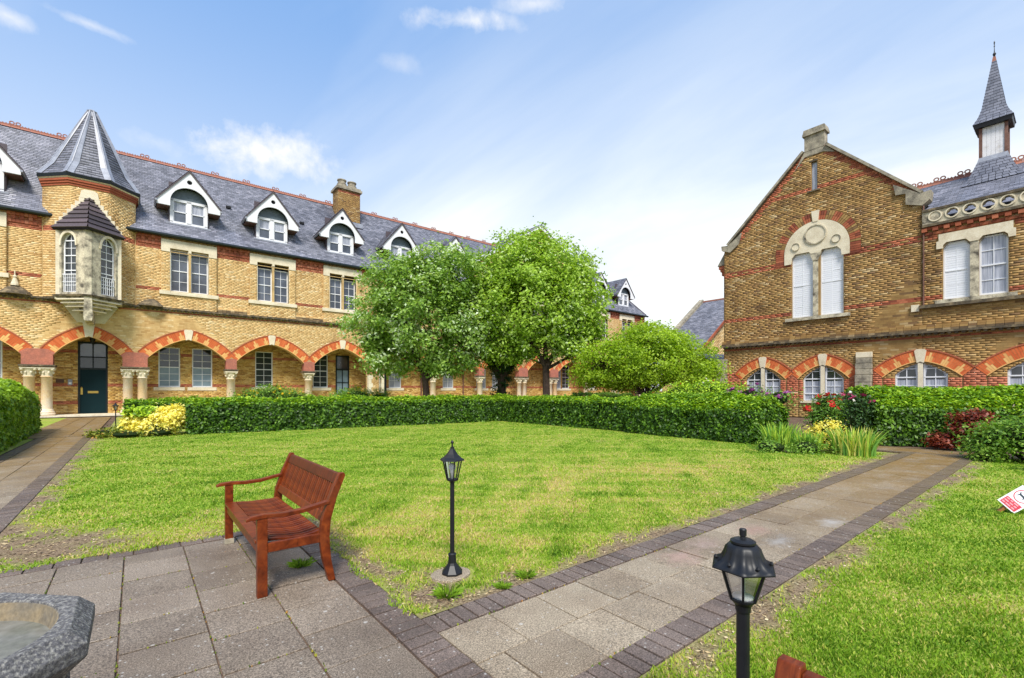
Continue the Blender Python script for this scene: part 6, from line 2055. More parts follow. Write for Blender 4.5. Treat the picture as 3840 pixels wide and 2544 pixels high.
def lamp(label, loc, style, s=1.0, group='black garden lamp posts'):
    t = thing('lamp_post', label, 'lamp', loc, math.radians(12 if style == 1 else 25), group)
    def L_(name, mb, mat='blackm', parent=t, **kw): return mk(name, mb, mat, parent, **kw)
    b = MB(); b.lathe([(0.088, 0), (0.09, 0.015), (0.078, 0.03), (0.074, 0.035), (0.045, 0.072), (0.036, 0.09)], n=8, rot=PI / 8); b.lathe([(0.036, 0.09), (0.033, 0.155), (0.037, 0.16), (0.024, 0.17)], n=8, rot=PI / 8)
    L_('base', b)
    if style == 1:
        zb, zt, rb_, rt_ = 0.785, 0.945, 0.046, 0.082
        b = MB(); b.lathe([(0.019, 0.16), (0.018, 0.76)], n=16); L_('post', b, smooth=False)
        b = MB(); b.lathe([(0.019, 0.75), (0.022, 0.765), (0.05, 0.778), (0.052, 0.79), (0.03, 0.792)], n=6); L_('lantern_base', b)
        b = MB(); b.lathe([(0.107, 0.945), (0.103, 0.955), (0.075, 0.972), (0.048, 0.998), (0.026, 1.03), (0.018, 1.045), (0.018, 1.056), (0.006, 1.058)], n=6); L_('lantern_roof', b)
        b = MB(); b.lathe([(0.008, 1.056), (0.006, 1.085), (0.013, 1.09), (0.013, 1.098), (0.004, 1.112)], n=10); L_('finial', b)
        nb_ = 6
    else:
        zb, zt, rb_, rt_ = 0.785, 0.912, 0.044, 0.084
        b = MB(); b.lathe([(0.023, 0.16), (0.0225, 0.74)], n=20); L_('post', b)
        b = MB(); b.lathe([(0.0225, 0.735), (0.026, 0.745), (0.028, 0.765), (0.044, 0.782), (0.046, 0.79), (0.02, 0.792)], n=20); L_('lantern_base', b)
        b = MB(); prof = [(0.117, 0.903), (0.117, 0.908), (0.103, 0.914), (0.084, 0.924), (0.070, 0.940), (0.063, 0.960), (0.058, 0.976), (0.048, 0.987), (0.03, 0.990)]
        n = 48; vs = []; fs = []
        for j, (r, z) in enumerate(prof):
            for i in range(n):
                a = 2 * PI * i / n
                hexf = math.cos(PI / 6) / math.cos((a % (PI / 3)) - PI / 6)
                f = hexf + (1 - hexf) * min(1, max(0, j - 1) / 3)
                lob = 1 + (0.035 * math.cos(12 * a) if 1 < j < 7 else 0)
                vs.append((r * f * lob * math.cos(a), r * f * lob * math.sin(a), z + (0.004 * math.cos(12 * a) if 1 < j < 5 else 0)))
        for j in range(len(prof) - 1):
            for i in range(n): fs.append((j * n + i, j * n + (i + 1) % n, (j + 1) * n + (i + 1) % n, (j + 1) * n + i))
        fs.append(tuple(reversed(range(n)))); fs.append(tuple((len(prof) - 1) * n + i for i in range(n)))
        b.add(vs, fs); L_('lantern_roof', b, smooth=True)
        for k in range(6):
            a = PI / 6 + k * PI / 3; bb = MB(); bb.lathe([(0.006, 0), (0.008, 0.004), (0.003, 0.012)], (0.092 * math.cos(a), 0.092 * math.sin(a), 0.924), 6); L_('roof_screw', bb)
        b = MB(); b.lathe([(0.036, 0.988), (0.043, 0.992), (0.043, 0.999), (0.030, 1.006), (0.010, 1.009), (0.009, 1.016), (0.012, 1.018), (0.0125, 1.040), (0.010, 1.043)], n=24); L_('finial', b)
        nb_ = 6
    for k in range(nb_):
        a = k * 2 * PI / nb_; b = MB()
        b.bar((rb_ * math.cos(a), rb_ * math.sin(a), zb), (rt_ * math.cos(a), rt_ * math.sin(a), zt + 0.004), 0.008, 0.008); L_('lantern_bar', b)
        a2 = (k + 1) * 2 * PI / nb_; b = MB()
        b.add([(rb_ * math.cos(a) * .96, rb_ * math.sin(a) * .96, zb), (rb_ * math.cos(a2) * .96, rb_ * math.sin(a2) * .96, zb), (rt_ * math.cos(a2) * .96, rt_ * math.sin(a2) * .96, zt), (rt_ * math.cos(a) * .96, rt_ * math.sin(a) * .96, zt)], [(0, 1, 2, 3)])
        mk('pane', b, 'clear', t)
    b = MB()
    if style == 1:
        b.lathe([(0.012, zb), (0.012, zb + 0.05), (0.018, zb + 0.055), (0.019, zb + 0.075), (0.028, zb + 0.09), (0.031, zb + 0.105), (0.026, zb + 0.125), (0.01, zb + 0.135)], n=14)
    else:
        b.lathe([(0.036, zb + 0.003), (0.036, zb + 0.012), (0.008, zb + 0.016), (0.008, zb + 0.07), (0.022, zb + 0.08), (0.025, zb + 0.115), (0.018, zb + 0.128)], n=16)
    mk('bulb', b, 'white', t, smooth=True)
    t.scale = (s, s, s)
    return t


def mat_clear():
    m = bpy.data.materials.new('lantern_glass'); m.use_nodes = True; k = NT(m.node_tree)
    out = k.n('ShaderNodeOutputMaterial'); tr = k.n('ShaderNodeBsdfTransparent'); tr.inputs[0].default_value = (0.90, 0.92, 0.91, 1)
    gl = k.n('ShaderNodeBsdfGlossy'); gl.inputs['Roughness'].default_value = 0.08
    lw2 = k.n('ShaderNodeLayerWeight'); lw2.inputs[0].default_value = 0.35
    mx = k.n('ShaderNodeMixShader'); k.l(k.math('ADD', k.math('MULTIPLY', lw2.outputs['Fresnel'], 0.5), 0.02), mx.inputs[0]); k.l(tr.outputs[0], mx.inputs[1]); k.l(gl.outputs[0], mx.inputs[2]); k.l(mx.outputs[0], out.inputs[0])
    return m


M['clear'] = mat_clear()
pad = MB(); pad.lathe([(0.15, -0.03), (0.145, 0.014), (0.13, 0.018)], n=18, sx=1.2)
l1 = lamp('black lantern post on the lawn beside the bench, with hexagonal roof and white bulb', (2.06, 3.33, 0.02), 1)
mk('concrete_pad', pad, 'slab', None, loc=(2.05, 3.34, 0), label='round concrete pad under the lamp post on the lawn', category='pad')
l2 = lamp('nearest black lantern post at bottom right, with fluted ornate cap, cut off below', (1.73, 0.784, 0.0), 2)
l3 = lamp('small distant black lantern post by the green door, before the yellow shrub', (-0.62, 24.0, 0.0), 1)

# ================================================================== DOG SIGN
sg = thing('garden_sign', 'tilted white dog notice with red panel on a low stake in the lawn', 'sign', (8.60, 0.60, -0.08), 0)
fwd = Vector((math.cos(YAW), math.sin(YAW), 0)); rgt = Vector((math.sin(YAW), -math.cos(YAW), 0))
b = MB(); b.bar((-0.05, 0.13, 0.0), (0.02, -0.04, 0.22), 0.05, 0.03); mk('stake', b, 'stake', sg)
hold = ob('board', None, sg)
nrm = (Vector((0, 0, EYE)) - Vector((8.6, 0.5, 0.2))); nrm = Vector((-0.93, -0.25, 0.28)).normalized()
xr = Vector((0, 0, 1)).cross(nrm).normalized(); zu = nrm.cross(xr).normalized()
tl = math.radians(-48)          # board leans over to the right
ux = xr * math.cos(tl) + zu * math.sin(tl); uz = -xr * math.sin(tl) + zu * math.cos(tl)
rot = Matrix((ux, -nrm, uz)).transposed().to_4x4()
orgn = Vector((0.02, -0.10, 0.26))


def sp(name, mb, mat, parent): 
    o = mk(name, mb, mat, parent); return o


bpy.data.objects.remove(hold)
b = MB(); b.box(-0.105, 0.105, 0, 0.006, -0.16, 0.16); bd = mk('board', b, 'sign', sg); bd.matrix_local = Matrix.Translation(orgn) @ rot
b = MB(); b.strip(circ(0, 0.055, 0.074, 32), circ(0, 0.055, 0.083, 32), -0.002, 0.0, closed=True); mk('red_ring', b, 'sign_red', bd)
b = MB(); b.box(-0.088, 0.088, -0.002, 0, -0.145, -0.045); mk('red_panel', b, 'sign_red', bd)
b = MB()
for k, ws in enumerate(((0.035, 0.028, 0.05), (0.05, 0.04, 0.03), (0.03, 0.055, 0.035))):
    x = -0.078
    for w__ in ws:
        b.box(x, x + w__, -0.0035, -0.002, -0.072 - k * 0.030, -0.056 - k * 0.030); x += w__ + 0.012
mk('notice_lines', b, 'sign_pink', bd, kind='stuff')
b = MB()      # dog pictogram
dog = [(-0.045, 0.03), (-0.038, 0.03), (-0.032, 0.05), (-0.012, 0.048), (0.012, 0.045), (0.018, 0.028), (0.026, 0.028), (0.022, 0.055), (0.034, 0.072), (0.046, 0.070), (0.048, 0.078), (0.036, 0.088), (0.024, 0.084), (0.012, 0.066), (-0.03, 0.068), (-0.048, 0.088), (-0.052, 0.084), (-0.040, 0.06)]
b.prism([(x * 1.05, z) for x, z in dog][::-1], -0.003, -0.001); mk('dog_picture', b, 'sign_ink', bd)

# ================================================================== FOUNTAIN
ft = thing('stone_fountain', 'weathered grey octagonal stone fountain basin with carved panels, cut off at bottom left', 'fountain', (-0.57, 2.30, 0), math.radians(22.5))
b = MB()
n = 8


def oc(r, z, k_): 
    a = 2 * PI * k_ / 8; return (r * math.cos(a), r * math.sin(a), z)


ri = 0.372; N = 48
vs = []; fs = []
for k in range(N):
    a = 2 * PI * k / N
    f = math.cos(PI / 8) / math.cos((a % (PI / 4)) - PI / 8)
    vs += [(ri * math.cos(a), ri * math.sin(a), 0.742), (0.448 * f * math.cos(a), 0.448 * f * math.sin(a), 0.75), (0.456 * f * math.cos(a), 0.456 * f * math.sin(a), 0.742), (0.50 * f * math.cos(a), 0.50 * f * math.sin(a), 0.70), (0.50 * f * math.cos(a), 0.50 * f * math.sin(a), 0.655), (0.44 * f * math.cos(a), 0.44 * f * math.sin(a), 0.60), (0.30, 0, 0.6) if False else (0.30 * math.cos(a), 0.30 * math.sin(a), 0.60), (ri * 0.94 * math.cos(a), ri * 0.94 * math.sin(a), 0.66)]
for k in range(N):
    q = (k + 1) % N
    for j in range(8):
        jj = (j + 1) % 8
        fs.append((k * 8 + j, q * 8 + j, q * 8 + jj, k * 8 + jj))
b.add(vs, fs); rim = mk('rim', b, 'font', ft, bevel=0.004)
b = MB(); b.lathe([(0.345, 0.60), (0.36, 0.66), (0.371, 0.735), (0.366, 0.735), (0.347, 0.66), (0.10, 0.64)], n=48); mk('basin', b, 'font_in', ft)
b = MB(); b.lathe([(0.352, 0.672), (0.352, 0.674)], n=48); mk('water', b, 'water', ft)
b = MB(); b.lathe([(0.40, 0.0), (0.40, 0.08), (0.34, 0.12), (0.34, 0.58), (0.40, 0.60)], n=8); mk('pedestal', b, 'font', ft)
for k in range(8):
    a0, a1 = 2 * PI * k / 8, 2 * PI * (k + 1) / 8
    am = (a0 + a1) / 2; rr0 = 0.40 * math.cos(PI / 8)
    pb = MB()
    tf = []
    for q in range(36):
        a = 2 * PI * q / 36
        rad_ = 0.052 + 0.026 * abs(math.cos(1.5 * (a - PI / 2)))
        tf.append((rad_ * math.cos(a), 0.40 + rad_ * math.sin(a)))
    pb.panel(rect(-0.135, 0.135, 0.15, 0.60), [tf], 0, 0.03, 0, sides=0.05)
    po = mk('carved_panel', pb, 'font', ft, fix=False, loc=(math.cos(am) * 0.355, math.sin(am) * 0.355, 0), rot=(0, 0, am + PI / 2))
    b = MB(); b.prism([(x * .95, 0.40 + (z - 0.40) * .95) for x, z in tf], 0.025, 0.035); mk('panel_recess', b, 'font_in', po)
    b = MB(); b.lathe([(0.045, 0.1), (0.045, 0.14), (0.028, 0.16), (0.026, 0.52), (0.04, 0.56), (0.045, 0.6)], (0.395 * math.cos(a0), 0.395 * math.sin(a0), 0), 10); mk('colonnette', b, 'font', ft)
b = MB(); b.lathe([(0.52, 0), (0.52, 0.06), (0.46, 0.08), (0.44, 0.12)], n=8); mk('plinth', b, 'font', ft)
ft.scale = (0.96, 0.96, 1.0)

# ================================================================== PLANTS


def leaves(name, C, Nn, size, mats, rnd, parent=None, aspect=0.55, fold=0.12, **kw):
    """C centres, Nn normals, size per leaf"""
    n = len(C)
    Nn = Nn / np.maximum(np.linalg.norm(Nn, axis=1, keepdims=True), 1e-6)
    t = rng.normal(size=(n, 3)); t -= (t * Nn).sum(1, keepdims=True) * Nn; t /= np.maximum(np.linalg.norm(t, axis=1, keepdims=True), 1e-6)
    b_ = np.cross(Nn, t)
    s = size[:, None]
    V = np.stack([C - t * s * 0.5, C + b_ * s * aspect * 0.5 + Nn * s * fold, C + t * s * 0.5, C - b_ * s * aspect * 0.5 + Nn * s * fold], 1)
    F = np.arange(4 * n).reshape(n, 4)
    me = npmesh(name, V.reshape(-1, 3), F, mats, np.clip(rnd, 0, 1))
    return ob(name, me, parent, **kw)


def crown_points(blobs, n_clusters, per, spread, seed, gap=0.1, inner=0.5, flat=1.0):
    r = np.random.default_rng(seed)
    w = np.array([b[3] * b[4] * b[5] for b in blobs]) ** 0.75; w /= w.sum()
    bi = r.choice(len(blobs), n_clusters * 2, p=w)
    B = np.array(blobs)[bi]
    d = r.normal(size=(len(B), 3)); d /= np.linalg.norm(d, axis=1, keepdims=True)
    rad = inner + (1 - inner) * r.random(len(B)) ** 0.6
    P = B[:, :3] + d * rad[:, None] * B[:, 3:6] * (1 + 0.16 * vnoise(d * 3.0 + B[:, :3], 1.0, seed)[:, None])
    keep = (vnoise(P, 1.25, seed + 3) > -1 + gap * 2)
    P = P[keep][:n_clusters]; d = d[keep][:n_clusters]
    m = len(P)
    C = np.repeat(P, per, 0) + r.normal(size=(m * per, 3)) * spread * np.array([1, 1, 0.62 * flat])
    N_ = np.repeat(d, per, 0) * 0.5 + r.normal(size=(m * per, 3)) * 0.55 + np.array([0, 0, 0.65])
    tone = np.repeat(r.random(m), per) * 0.35
    return P, C, N_, tone


def tree(name, label, base, trunk, limbs, blobs, ncl, per, spread, leaf, lsize, seed, tone0=0.1, tone_r=0.55, bright=None, group=None, gap=0.12, inner=0.5, cat='tree', white=0.0, flat=1.0):
    t = thing(name, label, cat, base, 0, group)
    b = MB(); b.tube([p[:3] for p in trunk], [p[3] for p in trunk], 10)
    for lb in limbs:
        b.tube([p[:3] for p in lb], [p[3] for p in lb], 7)
    P, C, N_, tone = crown_points(blobs, ncl, per, spread, seed, gap, inner, flat)
    top = Vector(trunk[-1][:3])
    r = random.Random(seed)
    for i in range(0, min(len(P), 130)):
        q = Vector(P[i * (len(P) // 130 or 1) % len(P)])
        src = r.choice(limbs)[-1][:3] if limbs else trunk[-1][:3]
        src = Vector(min([l[-1][:3] for l in limbs] + [tuple(top)], key=lambda s_: (Vector(s_) - q).length))
        m = src.lerp(q, 0.5) + Vector((r.uniform(-.25, .25), r.uniform(-.25, .25), r.uniform(-.1, .3)))
        b.tube([src, m, q], [0.04, 0.022, 0.008], 4)
    tk = mk('trunk', b, 'trunk', t, fix=False)
    n = len(C)
    rv = tone0 + tone + tone_r * rng.random(n) ** 1.6
    if white:
        # undersides and young shoots that read pale
        wmask = (vnoise(C, 0.8, seed + 8) > 0.15) & (rng.random(n) < white)
        rv = np.where(wmask, 0.9 + 0.1 * rng.random(n), np.minimum(rv, 0.84))
    o = leaves('crown', C, N_, lsize * (0.6 + 0.8 * rng.random(n)), leaf, rv, t)
    return t


# the whitebeam on the left of the pair
tree('whitebeam_tree', 'rounded tree with silvery green leaves, leftmost of the three behind the long hedge', (12.17, 22.33, 0),
     [(0, 0, 0, .26), (0.04, 0.0, 0.8, .20), (0.0, 0.03, 1.7, .18), (-0.05, 0.08, 2.5, .17)],
     [[(0, 0, 2.3, .17), (-0.5, 0.4, 3.6, .13), (-0.9, 0.6, 5.2, .08)], [(0, 0, 2.1, .12), (0.75, -0.55, 2.95, .09), (1.5, -1.1, 3.9, .05)], [(0, 0, 2.6, .14), (0.15, -0.1, 4.2, .1), (0.2, 0, 6.2, .06)], [(0, 0, 2.6, .1), (-1.1, 0.9, 3.5, .07), (-2.0, 1.5, 3.9, .04)]],
     [(0, 0, 5.6, 3.0, 3.0, 2.6), (-1.0, 1.0, 7.2, 2.2, 2.2, 1.9), (0.9, -0.9, 7.5, 2.2, 2.2, 1.9), (-1.9, 1.6, 5.0, 2.0, 2.0, 1.9), (1.7, -1.4, 4.9, 1.9, 1.9, 1.9), (-1.6, 1.3, 3.3, 1.5, 1.5, 1.0), (1.0, -0.8, 3.1, 1.6, 1.6, 0.8), (0.2, -0.6, 2.75, 0.9, 0.9, 0.4), (-2.4, 1.9, 3.6, 1.0, 1.0, 0.8)],
     1050, 50, 0.27, 'leaf_tree', 0.18, 11, tone0=0.12, tone_r=0.6, white=0.42, gap=0.27, inner=0.38)
tree('ivy_tree', 'dark ivy-covered tree with forked trunk, middle of the three behind the hedge', (16.3, 21.0, 0),
     [(0, 0, 0, .32), (0, 0.02, 1.2, .26), (0.02, 0, 2.4, .24)],
     [[(0, 0, 2.3, .24), (-0.7, 0.5, 3.4, .16), (-1.5, 1.2, 4.6, .08)], [(0, 0, 2.3, .24), (0.6, -0.6, 3.4, .16), (1.3, -1.2, 4.4, .08)], [(0, 0, 2.3, .2), (0, 0, 4.5, .1)]],
     [(0, 0, 5.0, 2.4, 2.4, 2.0), (-0.9, 0.7, 6.7, 1.6, 1.6, 1.4), (0.4, -0.3, 7.4, 1.6, 1.6, 1.2), (-0.3, 0.2, 3.9, 1.7, 1.7, 0.8)],
     460, 50, 0.28, 'leaf_tree2', 0.17, 12, tone0=0.0, tone_r=0.55, gap=0.2, inner=.4)
P, C, N_, tone = crown_points([(16.3, 21.0, 1.5, .52, .52, 1.7), (16.3, 21.0, 3.3, .9, .9, .8)], 160, 40, 0.13, 31, 0.0, 0.8)
ivy = leaves('ivy', C - np.array([16.3, 21.0, 0]), N_, 0.11 * (0.7 + 0.6 * rng.random(len(C))), 'leaf_dark', tone + 0.5 * rng.random(len(C)), bpy.data.objects['ivy_tree'])
tree('maple_tree', 'tall bright green tree, rightmost and highest of the three behind the hedge', (17.2, 18.25, 0),
     [(0, 0, 0, .26), (0.03, 0, 1.4, .2), (-0.02, 0, 2.9, .18)],
     [[(0, 0, 2.8, .16), (-0.6, 0.5, 4.2, .12), (-1.2, 0.9, 6.0, .07)], [(0, 0, 2.8, .16), (0.7, -0.5, 4.2, .12), (1.4, -1.0, 5.8, .07)], [(0, 0, 2.9, .15), (0, 0.1, 5, .11), (0.1, 0, 7.4, .06)], [(0, 0, 2.7, .1), (1.3, -1.0, 3.6, .06), (2.1, -1.6, 4.0, .04)]],
     [(-.5, .4, 5.9, 2.8, 2.8, 2.6), (-1.2, 1.0, 8.0, 2.0, 2.0, 1.8), (0.5, -0.4, 8.1, 1.9, 1.9, 1.7), (-0.6, 0.5, 9.3, 1.2, 1.2, 1.0), (1.3, -1.0, 6.0, 1.8, 1.8, 2.0), (-2.5, 2.0, 6.2, 1.7, 1.7, 1.7), (1.2, -1.0, 4.2, 1.6, 1.6, 1.1), (-1.5, 1.0, 3.9, 1.4, 1.4, 0.9), (1.6, -1.3, 3.2, 1.1, 1.1, 0.6)],
     1150, 50, 0.27, 'leaf_tree2', 0.18, 14, tone0=0.22, tone_r=0.6, white=0.22, gap=0.27, inner=0.38)
tree('lime_acer', 'low spreading lime green tree between the tall trees and the gabled wing', (20.0, 13.8, 0),
     [(0, 0, 0, .24), (0, 0, 0.7, .2), (0, 0.02, 1.3, .19)],
     [[(0, 0, 1.2, .13), (-1.0, 0.8, 2.3, .08), (-1.9, 1.5, 3.0, .04)], [(0, 0, 1.2, .13), (1.0, -0.8, 2.2, .08), (1.9, -1.5, 2.8, .04)], [(0, 0, 1.2, .13), (0.1, 0, 2.6, .08), (0, 0, 3.9, .04)]],
     [(0, 0, 3.3, 2.2, 2.2, 1.6), (-1.4, 1.1, 2.9, 1.7, 1.7, 1.3), (1.4, -1.1, 2.9, 1.7, 1.7, 1.3), (0.2, -0.1, 4.0, 1.7, 1.7, 0.9), (-2.1, 1.7, 2.2, 1.0, 1.0, 0.7), (2.1, -1.7, 2.5, 1.0, 1.0, 0.7), (-0.6, 0.6, 2.2, 1.5, 1.5, 0.7)],
     820, 44, 0.26, 'leaf_acer', 0.13, 17, tone0=0.05, tone_r=0.6, gap=0.1, inner=0.6, flat=0.7)
tree('distant_tree', 'sparse distant treetop above the lime green tree in the gap', (52.0, 37.5, 0),
     [(0, 0, 0, .3), (0, 0, 6, .2)], [[(0, 0, 6, .1), (-.8, .8, 9, .04)], [(0, 0, 6, .1), (.9, -.8, 8.5, .04)], [(0, 0, 6, .1), (2.2, -1.8, 7.4, .04)]],
     [(0, 0, 8.6, 2.4, 2.4, 2.0), (2.0, -1.6, 7.2, 2.2, 2.2, 1.4)], 200, 14, 0.35, 'leaf_dark', 0.22, 21, gap=0.25)


def hedge(label, pts, width, h, nleaf, lsize, seed, leaf='leaf_hedge', hvar=0.06, drop=0.12, group=None, name='hedge', top_bright=0.55, top_from=0.78, cat='hedge'):
    """clipped hedge along a line of points: twiggy core with leaves over all its faces"""
    r = np.random.default_rng(seed)
    o0 = Vector((pts[0][0], pts[0][1], 0))
    t = thing(name, label, cat, o0, 0, group)
    core = MB(); Cs = []; Ns = []; tops = []
    total = sum(math.dist(a[:2], b_[:2]) for a, b_ in zip(pts, pts[1:]))
    for a, b_ in zip(pts, pts[1:]):
        a = np.array(a[:2]) - np.array(pts[0][:2]); b_ = np.array(b_[:2]) - np.array(pts[0][:2])
        L_ = np.linalg.norm(b_ - a); d = (b_ - a) / L_; nn = np.array([-d[1], d[0]])
        q = [a + nn * width * 0.40, b_ + nn * width * 0.40, b_ - nn * width * 0.40, a - nn * width * 0.40]
        i_ = 0.1
        q = [a + d * i_ + nn * (width / 2 - 0.12), b_ - d * i_ + nn * (width / 2 - 0.12), b_ - d * i_ - nn * (width / 2 - 0.12), a + d * i_ - nn * (width / 2 - 0.12)]
        core.add([(p[0], p[1], 0.08) for p in q] + [(p[0], p[1], h - 0.12 - drop) for p in q], [(0, 1, 5, 4), (1, 2, 6, 5), (2, 3, 7, 6), (3, 0, 4, 7), (4, 5, 6, 7)])
        n = int(nleaf * L_ / total)
        areas = np.array([L_ * width, L_ * h, L_ * h, width * h, width * h]) * np.array([1.3, 1, 1, 1, 1]); areas /= areas.sum()
        f = r.choice(5, n, p=areas); u, v = r.random(n), r.random(n)
        x = np.zeros(n); y = np.zeros(n); z = np.zeros(n); N_ = np.zeros((n, 3))
        k = f == 0; x[k] = u[k] * L_; y[k] = (v[k] - .5) * width; z[k] = h; N_[k, 2] = 1
        for fi, sg_ in ((1, 1), (2, -1)):
            k = f == fi; x[k] = u[k] * L_; y[k] = sg_ * width / 2; z[k] = v[k] ** 0.9 * h; N_[k, 1] = sg_
        for fi, xx, sg_ in ((3, 0, -1), (4, L_, 1)):
            k = f == fi; x[k] = xx; y[k] = (u[k] - .5) * width; z[k] = v[k] * h; N_[k, 0] = sg_
        ed = np.abs(y) / (width / 2)
        z = z * (1 - drop / h * ed ** 2)
        Pw = np.stack([a[0] + d[0] * x + nn[0] * y, a[1] + d[1] * x + nn[1] * y, z], 1)
        bump = 0.07 * vnoise(Pw, 1.6, seed) + 0.075 * vnoise(Pw, 6.5, seed + 1)
        depth = -np.abs(r.normal(0, 0.06, n)) + bump + 0.05 * (r.random(n) < 0.15)
        Nw = np.stack([d[0] * N_[:, 0] + nn[0] * N_[:, 1], d[1] * N_[:, 0] + nn[1] * N_[:, 1], N_[:, 2]], 1)
        Pw = Pw + Nw * depth[:, None] + r.normal(0, 0.015, (n, 3))
        Pw[:, 2] += hvar * vnoise(Pw[:, :2], 0.8, seed + 4) * (z / h)
        Pw[:, 2] = np.maximum(Pw[:, 2], 0.03)
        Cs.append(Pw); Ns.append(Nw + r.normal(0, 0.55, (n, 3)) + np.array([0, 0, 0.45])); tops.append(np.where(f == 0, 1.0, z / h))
    mk('twigs', core, 'core', t, fix=False)
    C = np.concatenate(Cs); N_ = np.concatenate(Ns); tz = np.concatenate(tops)
    n = len(C)
    # young, paler shoots on the clipped top; older leaves on the flanks
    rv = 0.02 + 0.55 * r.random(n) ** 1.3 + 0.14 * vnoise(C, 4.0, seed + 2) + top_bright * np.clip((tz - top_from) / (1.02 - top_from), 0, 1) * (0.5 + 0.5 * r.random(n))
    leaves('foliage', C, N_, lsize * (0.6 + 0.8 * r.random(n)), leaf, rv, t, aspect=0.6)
    return t


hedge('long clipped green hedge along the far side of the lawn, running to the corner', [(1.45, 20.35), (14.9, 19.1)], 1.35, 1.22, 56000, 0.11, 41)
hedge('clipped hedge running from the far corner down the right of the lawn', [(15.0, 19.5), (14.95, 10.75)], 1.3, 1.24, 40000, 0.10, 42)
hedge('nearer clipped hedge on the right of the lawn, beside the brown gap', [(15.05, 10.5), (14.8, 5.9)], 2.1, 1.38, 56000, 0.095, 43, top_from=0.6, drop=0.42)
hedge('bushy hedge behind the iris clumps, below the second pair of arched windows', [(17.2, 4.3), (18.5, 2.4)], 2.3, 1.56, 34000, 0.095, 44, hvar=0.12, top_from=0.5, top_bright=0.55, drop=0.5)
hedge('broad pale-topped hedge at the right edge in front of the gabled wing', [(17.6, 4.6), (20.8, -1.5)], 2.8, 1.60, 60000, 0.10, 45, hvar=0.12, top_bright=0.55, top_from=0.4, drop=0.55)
hedge('far short hedge behind the yellow shrub, near the green door', [(-0.35, 26.0), (5.0, 25.8)], 1.2, 1.16, 22000, 0.09, 46)
hedge('tall loose hedge cut off by the left edge beside the door path', [(-3.35, 14.5), (-3.65, 25.2)], 1.5, 1.78, 56000, 0.12, 47, hvar=0.25, top_from=0.1, top_bright=0.25, drop=0.4, leaf='leaf_tree2')
hedge('low mounded grey-green hedge under the arcade, behind the long hedge', [(20.6, 19.5), (23.0, 17.0)], 1.4, 1.42, 16000, 0.07, 48, leaf='leaf_shrub')


def shrub(name, label, base, blobs, ncl, per, spread, leaf, lsize, seed, flowers=(), tone0=0.1, tone_r=0.7, cat='shrub', group=None, gap=0.02, inner=0.55):
    t = thing(name, label, cat, (base[0], base[1], 0), 0, group)
    b = MB(); rr_ = random.Random(seed)
    for i in range(9):
        bl = rr_.choice(blobs); b.tube([(rr_.uniform(-.06, .06), rr_.uniform(-.06, .06), 0), (bl[0] * 0.5, bl[1] * 0.5, bl[2] * 0.55), (bl[0], bl[1], bl[2])], [0.02, 0.014, 0.006], 5)
    mk('stems', b, 'trunk', t, fix=False)
    core = MB()
    for (x, y, z, rx, ry_, rz_) in blobs:
        core.lathe([(0.05, -rz_ * .7), (rx * .55, -rz_ * .45), (rx * .62, 0), (rx * .5, rz_ * .45), (0.05, rz_ * .68)], (x, y, max(z, rz_ * .72)), 10)
    mk('inner_twigs', core, 'core', t, fix=False)
    P, C, N_, tone = crown_points(blobs, ncl, per, spread, seed, gap, inner)
    C[:, 2] = np.maximum(C[:, 2], 0.02)
    leaves('foliage', C, N_, lsize * (0.6 + 0.8 * rng.random(len(C))), leaf, tone0 + tone * 0.6 + tone_r * rng.random(len(C)), t)
    for (mat, cnt, size, hi) in flowers:
        k = 0
        zc = sorted(range(len(P)), key=lambda i: -P[i][2])[: max(cnt * 3, 8)]
        cache = []
        for q in range(2):
            b = MB()
            for pz in range(7):
                a = pz * 2 * PI / 7; c0 = (math.cos(a) * .45, math.sin(a) * .45, 0.1)
                b.add([(0, 0, -0.2), (math.cos(a - .5) * .8, math.sin(a - .5) * .8, 0.15), (math.cos(a) * 1.0, math.sin(a) * 1.0, 0.45), (math.cos(a + .5) * .8, math.sin(a + .5) * .8, 0.15)], [(0, 1, 2, 3)])
            b.lathe([(0.2, -0.2), (0.55, 0.1), (0.45, 0.45), (0.1, 0.6)], n=7)
            cache.append(b.mesh('flower', [mat]))
        for _ in range(cnt):
            p = P[rr_.choice(zc)] if zc else (0, 0, hi)
            s_ = size * rr_.uniform(0.7, 1.25)
            o = ob('flower', rr_.choice(cache), t, loc=(p[0] + rr_.uniform(-.05, .05), p[1] + rr_.uniform(-.05, .05), p[2] + hi + rr_.uniform(0, .08)))
            o.scale = (s_, s_, s_); o.rotation_euler = (rr_.uniform(-.5, 1.2), rr_.uniform(-.8, .8), rr_.uniform(0, 6))
    return t


shrub('golden_shrub', 'low rounded shrub of golden yellow leaves at the left end of the long hedge', (0.45, 20.5), [(-0.38, 0.1, .42, .42, .45, .40), (0.15, 0, .48, .5, .5, .42), (0.58, -0.1, .55, .42, .45, .42), (0.1, -.35, .28, .65, .4, .28)], 240, 44, 0.12, 'leaf_yellow', 0.13, 51, tone0=0.3)
shrub('green_patch_shrub', 'bright green leafy patch growing through the golden shrub', (0.0, 20.45), [(0.12, -0.05, .80, .38, .3, .14)], 50, 40, 0.10, 'leaf_hedge', 0.10, 52, tone0=0.35)
shrub('edging_plants', 'low mixed green and bronze plants edging the bed by the door path', (-0.3, 20.3), [(-.5, 0.3, .08, .4, .4, .16), (0.1, -.3, .08, .7, .25, .14), (.9, -.45, .1, .6, .25, .18), (-.2, 1.1, .1, .35, .5, .15)], 150, 30, 0.1, 'leaf_bronze', 0.08, 53)
